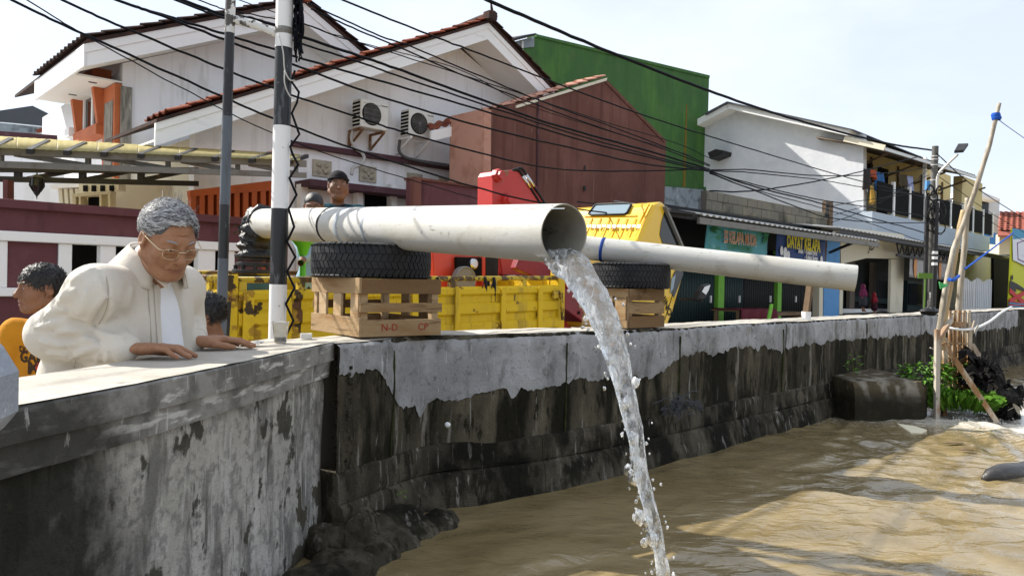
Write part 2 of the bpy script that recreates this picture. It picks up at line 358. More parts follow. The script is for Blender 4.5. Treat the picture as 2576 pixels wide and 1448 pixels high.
# railing post at the picture's left edge
mat('blue_paint', (.30, .33, .38), .6, [((.52, .55, .6), 9, .45, .6, .8), ((.12, .13, .15), 6, .6, .72, .7), ((.62, .62, .6), 30, .62, .68, .8)], .6, 45)
rp = thing('railing_post', 'pale blue painted concrete railing post cut off by the left edge', 'post', (-.98, 1.12, -.6))
mb = MB(); X1 = Vector((.96, .28, 0)).normalized(); Y1 = Vector((-X1.y, X1.x, 0))
c = P(-170, 1250, 1.16); mb.box(Vector((c.x, c.y, .19)), (.125, .16, 1.62), X1, Y1); mb.build('shaft', 'blue_paint', rp, bevel=.022)
mb = MB(); mb.prism([Vector((c.x, c.y, 0))+X1*x+Zv*z-Y1*.13 for x, z in [(-.085, 1.005), (.052, 1.01), (.078, 1.045), (.078, 1.115), (.05, 1.165), (-.085, 1.175)]], Y1*.26); mb.build('cap', 'blue_paint', rp, bevel=.008)

# muddy canal water: real waves
def water_mat():
    m = bpy.data.materials.new('muddy_water'); m.use_nodes = True; MATS['muddy_water'] = m; N = m.node_tree.nodes; L = m.node_tree.links; b = N['Principled BSDF']
    g = N.new('ShaderNodeNewGeometry'); mp = N.new('ShaderNodeMapping'); mp.inputs['Rotation'].default_value = (0, 0, -math.radians(44)); mp.inputs['Scale'].default_value = (1, 1.7, 1)
    L.new(g.outputs['Position'], mp.inputs['Vector'])
    def noise(sc, det, dist, rough=.55):
        n = N.new('ShaderNodeTexNoise'); n.inputs['Scale'].default_value = sc; n.inputs['Detail'].default_value = det; n.inputs['Distortion'].default_value = dist; n.inputs['Roughness'].default_value = rough; L.new(mp.outputs[0], n.inputs['Vector']); return n.outputs['Fac']
    r1 = N.new('ShaderNodeValToRGB'); r1.color_ramp.elements[0].position = .3; r1.color_ramp.elements[0].color = (.165, .122, .054, 1); r1.color_ramp.elements[1].position = .72; r1.color_ramp.elements[1].color = (.285, .22, .115, 1)
    L.new(noise(.7, 5, 2.5), r1.inputs[0])
    at = N.new('ShaderNodeAttribute'); at.attribute_name = 'foam'
    ma = N.new('ShaderNodeMath'); ma.operation = 'MULTIPLY_ADD'; L.new(at.outputs['Fac'], ma.inputs[0]); ma.inputs[1].default_value = .42; L.new(noise(11, 9, 2.2, .68), ma.inputs[2])
    mr = N.new('ShaderNodeMapRange'); mr.inputs['From Min'].default_value = .69; mr.inputs['From Max'].default_value = .88; mr.inputs['To Max'].default_value = .85; L.new(ma.outputs[0], mr.inputs['Value'])
    mx = N.new('ShaderNodeMix'); mx.data_type = 'RGBA'; L.new(mr.outputs[0], mx.inputs['Factor']); L.new(r1.outputs[0], mx.inputs['A']); mx.inputs['B'].default_value = (.66, .62, .54, 1)
    L.new(mx.outputs['Result'], b.inputs['Base Color']); b.inputs['Roughness'].default_value = .035; b.inputs['IOR'].default_value = 1.4; b.inputs['Specular IOR Level'].default_value = .6
    last = None
    for sc, st, ds in ((6, .45, .018), (17, .30, .005)):
        bp = N.new('ShaderNodeBump'); bp.inputs['Strength'].default_value = st; bp.inputs['Distance'].default_value = ds; L.new(noise(sc, 3, 1.2, .45), bp.inputs['Height'])
        if last: L.new(last, bp.inputs['Normal'])
        last = bp.outputs['Normal']
    L.new(last, b.inputs['Normal'])
water_mat()
WZ = .10
def wave(x, y):
    s = .717*x+.697*y; t = -.697*x+.717*y
    amp = .010+.02*max(0, min(1, (x-1.0)/3))
    wq = hash_noise(s*.9, t*.9, 7)*1.3; h = amp*(hash_noise(s*1.2+wq, t*2.0, 1)+.75*(1-2*abs(hash_noise(s*2.4+wq, t*4.2+wq, 2)))+.38*hash_noise(s*6+wq*2, t*8.5, 3)+.14*hash_noise(s*13+wq*3, t*16, 4))
    return h
fx, fy = 4.9, 6.7                                  # where the frame posts break the flow
def foam(x, y):
    d = math.hypot((x-fx)/1.5, (y-fy)/.55); f = math.exp(-d*d)*1.25
    if x > fx-.6: f += .55*math.exp(-((y-(fy-.1)-.55*(x-fx))/.7)**2)*math.exp(-((x-fx)/3)**2)
    f += .22*max(0, min(1, (x-1.0)/2)) + .42*max(0, hash_noise(x*.8+3, y*.8, 5))
    return f
gx = np.concatenate([np.linspace(-1.4, 7.5, 330), [9, 12, 18, 30, 60, 120, 300, 560]]); gy = np.concatenate([[-300, -80, -30, -10, -4, -1, .3], np.linspace(1.2, 9.6, 330), [11, 13, 16, 22, 34, 62, 120, 300, 560]])
mb = MB(); fo = []
for y in gy:
    for x in gx: mb.v.append(Vector((x, y, WZ+wave(x, y)))); fo.append(foam(x, y))
nx = len(gx)
for j in range(len(gy)-1):
    for i in range(nx-1):
        x = (gx[i]+gx[i+1])/2; y = (gy[j]+gy[j+1])/2
        if y > max(x, -1)*1.0+4.55 and not (x < 0 and y < 4.4): continue
        mb.f.append((j*nx+i, j*nx+i+1, (j+1)*nx+i+1, (j+1)*nx+i))
wat = mb.build('canal_water', 'muddy_water', smooth=True, loc=(0, 0, 0)); wat['kind'] = 'structure'
at = wat.data.attributes.new('foam', 'FLOAT', 'POINT'); at.data.foreach_set('value', np.array(fo, dtype=np.float32))
# ---------------------------------------------------------------- buildings across the street
mat('white_plaster', (.84, .845, .86), .85, [((.74, .73, .71), 1.2, .45, .7, .6), ((.62, .60, .55), (7, 7, .45), .55, .70, .55), ((.40, .38, .32), (4, 4, .8), .63, .76, .5), ((.5, .48, .44), 9, .68, .74, .4)], .3, 30)
mat('soffit_white', (.82, .81, .78), .85, [((.5, .48, .42), (2, 2, .7), .58, .75, .4)], .2, 30)  # warm white for soffits, with faint stains
mat('board_white', (.82, .82, .81), .6, [((.5, .49, .46), (1.5, 1.5, 9), .6, .75, .5), ((.25, .24, .22), 18, .68, .74, .5)], .2, 40)
mat('cream', (.62, .54, .36), .8, [((.45, .38, .24), 2, .55, .75, .5)], .2, 30)
mat('pale_cream', (.68, .63, .50), .8, [((.45, .4, .3), (3, 3, 1), .58, .75, .5)], .2, 30)
mat('purple_paint', (.125, .050, .056), .7, [((.17, .075, .08), 2.5, .5, .7, .7), ((.07, .03, .034), (5, 5, 1), .55, .7, .7), ((.55, .5, .5), 9, .735, .76, .9), ((.04, .03, .03), 3, .68, .76, .6)], .35, 40)
mat('trim_purple', (.085, .042, .05), .7, [((.16, .1, .11), 5, .55, .7, .6), ((.6, .58, .57), 7, .73, .77, .8)], .3, 40)
mat('brown_paint', (.135, .058, .044), .75, [((.21, .095, .075), 1.1, .45, .7, .7), ((.10, .04, .032), (5, 5, .4), .52, .66, .75), ((.24, .13, .105), (10, 10, .6), .60, .70, .5), ((.5, .42, .38), (8, 8, 3), .715, .745, .8), ((.06, .035, .03), (2, 2, 1.2), .64, .74, .7)], .35, 30)
mat('green_paint', (.054, .128, .042), .75, [((.09, .21, .045), (1, 1, .5), .45, .68, .8), ((.035, .10, .028), (5, 5, .35), .52, .66, .4), ((.09, .15, .055), 2.2, .55, .68, .5), ((.24, .27, .07), (6, 6, .5), .72, .77, .7), ((.015, .04, .015), .8, .68, .76, .5)], .3, 30)
mat('grey_mould', (.24, .28, .31), .85, [((.05, .055, .06), 3, .5, .68, .85), ((.45, .48, .5), 5, .58, .7, .6)], .5, 30)
mat('orange_paint', (.50, .145, .055), .65, [((.38, .10, .04), 3, .5, .7, .6)], .2, 30)
mat('orange_dark', (.42, .10, .035), .65, [((.3, .075, .03), 3, .5, .7, .6)], .2, 30)
mat('pink_edge', (.60, .33, .26), .7, [((.5, .25, .2), 3, .5, .7, .6)], .2, 30)
mat('red_tile', (.20, .055, .032), .8, [((.30, .10, .055), 4, .45, .65, .8), ((.05, .025, .022), 7, .52, .68, .85)], .5, 40)
mat('dark_tile', (.055, .035, .03), .85, [((.11, .05, .04), 3, .5, .68, .8), ((.03, .028, .028), 6, .5, .65, .8)], .5, 40)
mat('pink_tile_and_lit_pier', (.50, .27, .2), .8, [((.35, .16, .11), 3, .5, .65, .7)], .4, 40)
mat('slate', (.075, .082, .095), .7, [((.1, .1, .11), 2, .5, .7, .5)], .3, 8)
mat('steel_dark', (.035, .034, .035), .55, [((.10, .06, .035), 8, .6, .72, .7)], .2, 60, metal=.3)
mat('steel_grey', (.20, .195, .18), .6, [((.10, .08, .06), 6, .55, .7, .7)], .2, 60, metal=.2)
mat('dark_glass', (.012, .013, .015), .08, spec=.6)
mat('black_void', (.008, .008, .008), .9)  # near black, stands in for the shade inside openings; also plain black parts
mat('stone_strip', (.30, .28, .24), .85, [((.15, .14, .12), (20, 20, 3), .45, .6, .9), ((.45, .43, .38), (24, 24, 4), .58, .68, .8)], .8, 40)
mat('flower_stone', (.42, .38, .30), .85, [((.28, .25, .19), 12, .5, .65, .6)], .5, 50)
def sheet_mat(name, col, tl):
    m = bpy.data.materials.new(name); m.use_nodes = True; MATS[name] = m; N = m.node_tree.nodes; L = m.node_tree.links
    d = N['Principled BSDF']; d.inputs['Base Color'].default_value = (*col, 1); d.inputs['Roughness'].default_value = .5
    t = N.new('ShaderNodeBsdfTranslucent'); t.inputs['Color'].default_value = (*col, 1); mx = N.new('ShaderNodeMixShader'); mx.inputs['Fac'].default_value = tl
    L.new(d.outputs[0], mx.inputs[1]); L.new(t.outputs[0], mx.inputs[2]); L.new(mx.outputs[0], N['Material Output'].inputs['Surface'])
sheet_mat('ivory_sheet', (.80, .74, .45), .75)
def bplate(pts, b, t=.1, mb=None):
    mb = mb or MB(); mb.prism([PB(x, y, b) for x, y in pts], Wv*t); return mb
def aplate(pts, a, t=.1, mb=None):
    mb = mb or MB(); mb.prism([PA(x, y, a) for x, y in pts], U*t); return mb
def apx(px, b, py=600): return PB(px, py, b).dot(U)
def splate(pts, b0, b1):                            # outline in (a, z), extruded in b
    mb = MB(); mb.prism([W(a, b0, z) for a, z in pts], Wv*(b1-b0)); return mb
TILE = None
def tile_mesh(L=.32, wd=.24, up=.05):
    """one clay roof tile: two rolls across, a raised lower lip; x down the slope, y across"""
    mb = MB(); n = 8; vs = []
    for i in range(2):
        for k in range(n+1):
            y = wd*(k/n-.5); h = .022*math.sin(k/n*2*math.pi*1.0)+.01
            vs.append(Vector((L*(i-.0), y, h+(.028 if i else 0)))); vs.append(Vector((L*i, y, h+(.028 if i else 0)-.018)))
    fs = []; r = 2*(n+1)
    for k in range(n):
        fs += [(2*k, r+2*k, r+2*k+2, 2*k+2), (2*k+1, 2*k+3, r+2*k+3, r+2*k+1), (r+2*k, r+2*k+1, r+2*k+3, r+2*k+2), (2*k, 2*k+2, 2*k+3, 2*k+1)]
    fs += [(0, 1, r+1, r), (2*n, r+2*n, r+2*n+1, 2*n+1)]
    me = bpy.data.meshes.new('roof_tile'); me.from_pydata([tuple(v) for v in vs], [], fs); me.shade_smooth(); me.set_sharp_from_angle(angle=math.radians(50)); me.update(); return me
TILE = {}
def tiles(parent, p0, down, across, nrows, ncols, m, step=.29, cw=.225):
    """individual tiles from p0, rows going down the slope"""
    if m not in TILE: TILE[m] = tile_mesh(); TILE[m].materials.append(M(m))
    down = down.normalized(); across = across.normalized(); nrm = down.cross(across)
    if nrm.z < 0: nrm = -nrm
    R = Matrix((down, across, nrm)).transposed().to_4x4()
    for r in range(nrows):
        for c in range(ncols):
            o = bpy.data.objects.new('roof_tile', TILE[m]); SC.collection.objects.link(o); o.parent = parent
            p = Vector(p0)+down*(r*step)+across*((c+.5)*cw)+nrm*random.uniform(0, .008)-ORG[parent]
            o.matrix_local = Matrix.Translation(p) @ R
def ridged(p0, e1, e2, L1, L2, amp, wl, m, name, parent, th=.02):
    """sheet with rolls: e1 down the rolls, e2 across them"""
    e1 = e1.normalized(); e2 = e2.normalized(); n = e1.cross(e2); n = n if n.z > 0 else -n
    k = max(2, int(L2/wl*6)); mb = MB(); mb.grid(lambda u, v: Vector(p0)+e1*(L1*u)+e2*(L2*v)+n*(amp*math.sin(v*L2/wl*2*math.pi)), 2, k)
    return mb.build(name, m, parent, smooth=True, solid=th)

# ---- purple and white garden fence
FB = 8.7
fn = thing('garden_fence', 'purple and white masonry garden fence behind the man in the beige jacket', 'fence', W(1.3, FB, -.2))
a0, a1 = -3.0, 4.15
boxpart('coping', 'purple_paint', fn, a0, a1, FB-.06, FB+.2, 1.906, 1.995, bevel=.01)
boxpart('upper_panel', 'purple_paint', fn, a0, a1, FB, FB+.14, 1.684, 1.906)
boxpart('upper_beam', 'board_white', fn, a0, a1, FB-.05, FB+.16, 1.585, 1.683, bevel=.01)
boxpart('lower_beam', 'board_white', fn, a0, apx(80, FB), FB-.05, FB+.16, 1.04, 1.126, bevel=.01)
boxpart('lower_beam', 'board_white', fn, apx(80, FB)+.002, a1, FB-.05, FB+.16, 1.04, 1.126, bevel=.01)
boxpart('base_panel', 'purple_paint', fn, a0, a1, FB, FB+.14, -.2, 1.04)
for x0, x1 in ((-60, 19), (147, 181), (252, 291), (332, 372), (408, 440), (498, 541), (566, 590)):
    boxpart('baluster', 'board_white', fn, apx(x0, FB), apx(x1, FB), FB-.02, FB+.12, 1.128, 1.584, bevel=.008)
boxpart('pier_panel', 'purple_paint', fn, apx(21, FB), apx(145, FB), FB+.01, FB+.15, 1.127, 1.584)
boxpart('pier_panel', 'purple_paint', fn, apx(592, FB), a1, FB+.01, FB+.15, 1.127, 1.584)
boxpart('gap_shade_sheet', 'black_void', fn, a0, a1, FB+.5, FB+.52, 1.0, 1.6)  # solid black sheet standing in for the shade behind the baluster gaps

# ---- carport canopy with ivory sheets and steel trusses
cp = thing('carport_canopy', 'carport roof of ivory translucent sheets on grey steel trusses', 'canopy', P(300, 600, 8.2)*1)
def L3(px): return 7.35+(px/790)*1.55
def cpt(px, py): return P(px, py, L3(px))
mb = MB(); mb.bar(cpt(-60, 378), cpt(770, 412), .05, .075); mb.build('top_chord', 'steel_grey', cp)
mb = MB(); mb.bar(cpt(-60, 411), cpt(770, 441), .05, .06); mb.build('bottom_chord', 'steel_grey', cp)
for x in (2, 222, 423, 598, 745):
    mb = MB(); mb.bar(cpt(x, 380+x*.042), cpt(x, 411+x*.036), .04, .05, up=Vector((0, 1, 0))); mb.build('strut', 'steel_grey', cp)
for x0, x1 in ((35, 215), (255, 415), (455, 590), (625, 735)):
    mb = MB(); mb.bar(cpt(x0, 386+x0*.042), cpt(x1, 408+x1*.036), .035, .05); mb.build('diagonal_brace', 'steel_grey', cp)
def L4(px): return L3(px)+2.3
def cpb(px, py): return P(px, py, L4(px))
mb = MB(); mb.bar(cpb(-60, 424), cpb(500, 430), .06, .09); mb.bar(cpb(-60, 449), cpb(500, 462), .06, .07)
for x in (46, 208, 355): mb.bar(cpb(x, 428), cpb(x, 452), .08, .06, up=Vector((0, 1, 0)))
for x0, x1 in ((60, 190), (215, 340), (362, 480)): mb.bar(cpb(x0, 452), cpb(x1, 428), .05, .06)
mb.build('rear_truss', 'steel_dark', cp)
for i in range(8):                                 # sheets, each its own
    x0 = -60+i*102; x1 = x0+101
    f0, f1 = P(x0, 371+x0*.042, L3(x0)-.15), P(x1, 371+x1*.042, L3(x1)-.15)
    b0, b1 = P(x0, 343+x0*.060, L4(x0)), P(x1, 343+x1*.060, L4(x1))
    mb = MB(); mb.grid(lambda u, v: f0.lerp(f1, u).lerp(b0.lerp(b1, u), v)+Zv*(.0015*math.sin(u*10*math.pi)), 40, 1); mb.build('roof_sheet', 'ivory_sheet', cp, smooth=True, solid=.004)
for i in range(9):
    x = -20+i*93; mb = MB(); mb.bar(P(x, 378+x*.042, L3(x)-.3), P(x+48, 352+x*.056, L4(x+48)-.6), .05, .05); mb.build('rafter', 'steel_dark', cp)

# ---- house with the two air conditioners
h1 = thing('gabled_house', 'white house with a wide gable, red tiled roof and two air conditioners on its wall', 'house', W(7.2, 11.5, -.2))
RB = 10.2; PK = (9.16, 6.05); EL = (3.37, 3.26); ER = (11.05, 5.10)
wall = splate([(4.18, -.2), (11.6, -.2), (11.6, 4.75), (9.16, 5.75), (4.18, 3.35)], 11, 11.2); wall.build('wall', 'white_plaster', h1)
boxpart('side_wall', 'pale_cream', h1, 4.18, 4.38, 11.202, 13.05, -.2, 3.3)
for nm, e, pk in (('bargeboard', EL, PK), ('bargeboard', PK, ER)):
    mb = MB(); d = .30
    mb.prism([W(e[0], RB, e[1]-d), W(pk[0], RB, pk[1]-d), W(pk[0], RB, pk[1]), W(e[0], RB, e[1])], Wv*.04); mb.build('bargeboard', 'board_white', h1)
    mb = MB(); mb.prism([W(e[0], RB-.018, e[1]-.10), W(pk[0], RB-.018, pk[1]-.10), W(pk[0], RB-.018, pk[1]+.0), W(e[0], RB-.018, e[1]+.0)], Wv*.017); mb.build('trim_board', 'board_white', h1)
    mb = MB(); mb.prism([W(e[0], RB+.042, e[1]-.24), W(pk[0], RB+.042, pk[1]-.24), W(pk[0], RB+.042, pk[1]-.21), W(e[0], RB+.042, e[1]-.21)], Wv*.76); mb.build('soffit', 'soffit_white', h1)
    mb = MB(); mb.prism([W(e[0], RB-.04, e[1]+.005), W(pk[0], RB-.04, pk[1]+.005), W(pk[0], RB-.04, pk[1]+.05), W(e[0], RB-.04, e[1]+.05)], Wv*2.2); mb.build('roof_deck', 'dark_tile', h1)
sl = (W(EL[0], 0, EL[1])-W(PK[0], 0, PK[1])); tiles(h1, W(PK[0], RB-.09, PK[1]+.075), sl, Wv, 21, 4, 'red_tile', .298, .225)
sr = (W(ER[0], 0, ER[1])-W(PK[0], 0, PK[1])); tiles(h1, W(PK[0], RB-.09, PK[1]+.075), sr, Wv, 7, 4, 'dark_tile', .298, .225)
mb = MB(); mb.tube([W(PK[0], RB-.16, PK[1]+.10), W(PK[0], RB+.25, PK[1]+.12), W(PK[0], RB+2.1, PK[1]+.06)], [.09, .07, .07], 10); mb.box(W(PK[0]-.02, RB-.08, PK[1]+.10), (.20, .16, .14), U, Wv); mb.build('ridge_cap', 'dark_tile', h1, smooth=40)
mb = MB(); mb.tube([W(PK[0], RB-.1, PK[1]+.2), W(PK[0]-.02, RB-.1, PK[1]+.3), W(PK[0]-.05, RB-.1, PK[1]+.36)], [.03, .02, .004], 6); mb.build('finial', 'dark_tile', h1)
# trims and ornaments on the front
mb = MB(); mb.prism([PB(700, 352, 11), PB(1215, 428, 11), PB(1215, 442, 11), PB(700, 364, 11)], -Wv*.12); mb.build('upper_trim', 'trim_purple', h1)
mb = MB(); mb.prism([PB(742, 456, 11), PB(1052, 490, 11), PB(1052, 504, 11), PB(742, 472, 11)], -Wv*.5); mb.build('lower_trim', 'trim_purple', h1)
for (x, y) in ((810, 424), (925, 438), (1043, 455), (1122, 464)):
    c = PB(x, y, 10.985); mb = MB(); mb.box(c, (.34, .03, .27), U, Wv)
    for k in range(4):
        q = math.pi/4+k*math.pi/2
        for s in (-.16, .16):
            e = U*math.cos(q+s)*.13+Zv*math.sin(q+s)*.11; mb.tube([c-Wv*.018+e*.3, c-Wv*.03+e*.7, c-Wv*.015+e*1.1], [.012, .028, .008], 6)
    mb.lathe([(.0, .03), (.03, .022), (.04, 0)], 8, c-Wv*.015, U, Zv, -Wv)
    mb.build('carved_tile', 'flower_stone', h1, smooth=40)
for x0, x1 in ((757, 775), (900, 913), (985, 999)):
    mb = MB(); mb.prism([PB(x0, 462, 10.8), PB(x1, 464, 10.8), PB(x1, 700, 10.8), PB(x0, 700, 10.8)], Wv*.15); mb.build('porch_column', 'board_white', h1)
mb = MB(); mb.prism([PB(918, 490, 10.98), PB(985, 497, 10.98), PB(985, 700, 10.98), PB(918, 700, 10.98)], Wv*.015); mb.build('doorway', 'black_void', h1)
mb = MB(); mb.prism([PB(690, 378, 10.98), PB(610, 394, 10.98), PB(610, 404, 10.98), PB(690, 392, 10.98)], Wv*.01); mb.build('pink_band', 'pink_edge', h1)
# recess and little tiled roof towards the brown wall
mb = MB(); mb.prism([PB(1085, 329, 10.3), PB(1226, 300, 9.9), PB(1226, 322, 9.9), PB(1085, 355, 10.3)], Wv*.05); mb.build('side_fascia', 'board_white', h1)
p0 = PB(1082, 326, 10.3); p1 = PB(1235, 284, 9.9); mb = MB()
mb.grid(lambda u, v: p0.lerp(p1, u)+(Wv*.25+U*.12)*v+Zv*(.13*v+.02*math.sin(u*44)+.015*math.sin(v*18)), 60, 6); mb.build('side_roof', 'red_tile', h1, smooth=True, solid=.03)
# air conditioners
mat('ac_white', (.66, .65, .60), .5, [((.5, .47, .4), 4, .55, .75, .6)], .1, 50)
mat('rust', (.22, .11, .05), .85, [((.38, .33, .28), 9, .5, .65, .7), ((.1, .05, .03), 14, .5, .65, .7)], .4, 70)
mat('print_dark', (.03, .03, .035), .6)
def ac_unit(px, py, label, grid, br):
    c = PB(px, py, 10.66); w, h, dp = .55, .47, .26
    r = thing('air_conditioner', label, 'air conditioner', c-Zv*(h/2), 'outdoor air conditioner units on the gable wall')
    mb = MB(); mb.box(c, (w, dp, h), U, Wv); mb.build('casing', 'ac_white', r, bevel=.02)
    fc = c-Wv*(dp/2+.002)-U*.06
    mb = MB(); mb.lathe([(.001, .0), (.168, .0), (.178, .012), (.188, .0)], 28, fc, U, Zv, -Wv); mb.build('fan_opening', 'black_void', r)
    mb = MB()
    if grid:
        for k in range(-7, 8):
            x = k*.022; hh = math.sqrt(max(0, .172**2-x*x)); mb.bar(fc-Wv*.014+U*x-Zv*hh, fc-Wv*.014+U*x+Zv*hh, .005, .005, up=U)
        for k in range(-2, 3): mb.bar(fc-Wv*.018-U*.165+Zv*k*.08, fc-Wv*.018+U*.165+Zv*k*.08, .004, .004)
    else:
        for k in range(1, 9): mb.lathe([(.0202*k, 0), (.0202*k+.004, .003), (.0202*k+.006, 0)], 26, fc-Wv*.012, U, Zv, -Wv)
        for k in range(8): q = k*math.pi/8; e = U*math.cos(q)+Zv*math.sin(q); mb.bar(fc-Wv*.017-e*.165, fc-Wv*.017+e*.165, .004, .004, up=Wv)
    mb.build('fan_grille', 'steel_grey', r)
    mb = MB()
    for k in range(3):
        q = k*2.1+.4; e = U*math.cos(q)+Zv*math.sin(q); e2 = U*math.cos(q+.7)+Zv*math.sin(q+.7); mb.prism([fc-Wv*.004+e*.03, fc-Wv*.004+e*.165, fc-Wv*.004+e2*.19, fc-Wv*.004+e2*.05], -Wv*.004)
    mb.build('fan_blades', 'steel_dark', r)
    for k in range(7):                              # side louvres
        mb = MB(); mb.box(c-U*(w/2+.004)+Zv*(-.19+k*.06), (.006, .22, .034), U, Wv); mb.build('louvre', 'black_void', r)
    text_part('maker_print', 'Panasonic', .034, 'print_dark', r, c-Wv*(dp/2)+U*.19+Zv*.175, U, Zv, .004, bold=.001)
    for s in (-.22, .2):
        b0 = c-Zv*(h/2)+U*s; mb = MB(); mb.bar(b0+Wv*(dp/2+.18)-Zv*.02, b0-Wv*(dp/2)-Zv*.02, .04, .035); mb.bar(b0+Wv*(dp/2+.17)-Zv*.28, b0-Wv*.12-Zv*.03, .03, .03); mb.bar(b0+Wv*(dp/2+.17)-Zv*.28, b0+Wv*(dp/2+.17), .04, .03, up=U); mb.build('wall_bracket', br, r)
    return r
ac_unit(932, 292, 'air conditioner with straight barred fan grille, nearer the black and white pole', True, 'rust')
ac_unit(1050, 315, 'air conditioner with round mesh fan grille, nearer the brown gable wall', False, 'board_white')
mat('pipe_wrap', (.10, .10, .10), .6); mat('pipe_pale', (.5, .49, .46), .6)
for pts, m, lb in (([(893, 318), (884, 345), (893, 372), (910, 384), (916, 400), (905, 415), (888, 422), (884, 440)], 'pipe_pale', 'grey insulated refrigerant pipe looping down below the barred air conditioner'),
               ([(1006, 352), (1004, 380), (1020, 396), (1050, 404), (1090, 412), (1142, 420), (1155, 432), (1160, 452)], 'pipe_wrap', 'black insulated refrigerant pipe running right from the meshed air conditioner')):
    mb = MB(); mb.tube(catmull([PB(x, y, 10.84) for x, y in pts], 6), .028, 7); tag(mb.build('refrigerant_pipe', m, smooth=True), lb, 'pipe', 'refrigerant pipes on the gabled house')

# ---- two storey house on the left, further back
h2 = thing('tall_house', 'tall white house at the left with orange bay window and wide white eaves', 'house', W(6, 14.5, -.2))
RB2 = 12.4; PK2 = (6.62, 6.27); EL2 = (3.1, 4.70); ER2 = (9.3, 4.95)
splate([(3.81, -.2), (10, -.2), (10, 4.3), (6.62, 5.98), (3.81, 4.70)], 13.1, 13.3).build('wall', 'white_plaster', h2)
boxpart('side_wall', 'white_plaster', h2, 3.81, 4.0, 13.302, 18.5, -.2, 4.6)
for e, pk in ((EL2, PK2), (PK2, ER2)):
    mb = MB(); mb.prism([W(e[0], RB2, e[1]-.34), W(pk[0], RB2, pk[1]-.34), W(pk[0], RB2, pk[1]), W(e[0], RB2, e[1])], Wv*.04); mb.build('bargeboard', 'board_white', h2)
    mb = MB(); mb.prism([W(e[0], RB2-.018, e[1]-.13), W(pk[0], RB2-.018, pk[1]-.13), W(pk[0], RB2-.018, pk[1]), W(e[0], RB2-.018, e[1])], Wv*.017); mb.build('trim_board', 'board_white', h2)
    mb = MB(); mb.prism([W(e[0], RB2+.042, e[1]-.30), W(pk[0], RB2+.042, pk[1]-.30), W(pk[0], RB2+.042, pk[1]-.27), W(e[0], RB2+.042, e[1]-.27)], Wv*.66); mb.build('soffit', 'soffit_white', h2)
    mb = MB(); mb.prism([W(e[0], RB2-.04, e[1]+.005), W(pk[0], RB2-.04, pk[1]+.005), W(pk[0], RB2-.04, pk[1]+.06), W(e[0], RB2-.04, e[1]+.06)], Wv*5); mb.build('roof_deck', 'dark_tile', h2)
tiles(h2, W(PK2[0], RB2-.09, PK2[1]+.085), W(EL2[0], 0, EL2[1])-W(PK2[0], 0, PK2[1]), Wv, 13, 3, 'dark_tile', .30, .225)
tiles(h2, W(PK2[0], RB2-.09, PK2[1]+.085), W(ER2[0], 0, ER2[1])-W(PK2[0], 0, PK2[1]), Wv, 10, 3, 'dark_tile', .30, .225)
far = PA(92, 190, EL2[0]).dot(Wv)
boxpart('eave_board', 'board_white', h2, EL2[0]-.03, EL2[0]+.01, RB2, far, EL2[1]-.34, EL2[1]-.01)
boxpart('eave_soffit', 'soffit_white', h2, EL2[0]+.012, 3.81, RB2+.72, far, EL2[1]-.32, EL2[1]-.29)
for k in range(int((far-RB2)/.225)):               # tile ends along the eave
    pass
tiles(h2, W(EL2[0]+.22, RB2+.55, EL2[1]+.18), W(EL2[0], 0, EL2[1])-W(PK2[0], 0, PK2[1]), Wv, 1, int((far-RB2-.5)/.225), 'dark_tile', .30, .225)
mb = MB(); mb.tube([W(PK2[0], RB2-.12, PK2[1]+.12), W(PK2[0], RB2+3, PK2[1]+.12)], .12, 8); mb.build('ridge_cap', 'red_tile', h2, smooth=40)
# corner panel and bay window
mb = MB(); ca = apx(272, 13.0); cb = 13.02
splate([(3.78, 2.62), (3.94, 2.62), (3.94, 4.32), (3.78, 4.32)], 13.03, 13.09).build('corner_stone', 'stone_strip', h2)
mb = MB(); mb.sbox(3.70, 3.80, 13.1, 13.75, 2.5, 4.36); mb.build('corner_frame', 'orange_paint', h2)
mb = MB(); mb.sbox(3.688, 3.698, 13.18, 13.62, 2.7, 4.1); mb.build('corner_stone', 'stone_strip', h2)
AF = 3.56
def pa(x, y): return PA(x, y, AF)
bf, bb = pa(237, 250).dot(Wv), pa(180, 250).dot(Wv); zt = pa(237, 172).z; zb = pa(237, 320).z
for nm, a_ in (('bay_top', (AF-.05, 3.805, bf-.05, bb+.05, zt-.22, zt)), ('bay_base', (AF+.03, 3.805, bf-.0, bb+.0, zb-.1, zb+.08))):
    boxpart(nm, 'orange_paint', h2, *a_, bevel=.01)
for b_ in (bf, bb-.12):
    mb = MB(); mb.prism([W(AF-.03, b_, zt-.221), W(AF+.06, b_, zb+.081), W(3.805, b_, zb+.081), W(3.805, b_, zt-.221)], Wv*.12); mb.build('bay_side', 'orange_paint', h2)
fr = thing  # window inside the bay
wa = 3.74
mb = MB(); mb.sbox(wa, wa+.05, bf+.13, bb-.13, zb+.085, zt-.23); wn_ = mb.build('window', 'dark_glass', h2)
for b_ in (bf+.13, (bf+bb)/2-.03, bb-.22):
    mb = MB(); mb.sbox(wa-.03, wa-.002, b_, b_+.09, zb+.085, zt-.23); mb.build('frame', 'board_white', wn_)
mb = MB(); mb.sbox(wa-.031, wa-.002, bf+.13, bb-.13, zt-.30, zt-.231); mb.build('frame', 'board_white', wn_)
for b_ in (13.4, 14.6):
    mb = MB(); mb.sbox(3.4, 3.52, b_, b_+.06, EL2[1]-.327, EL2[1]-.321); mb.build('soffit_vent', 'steel_dark', h2)

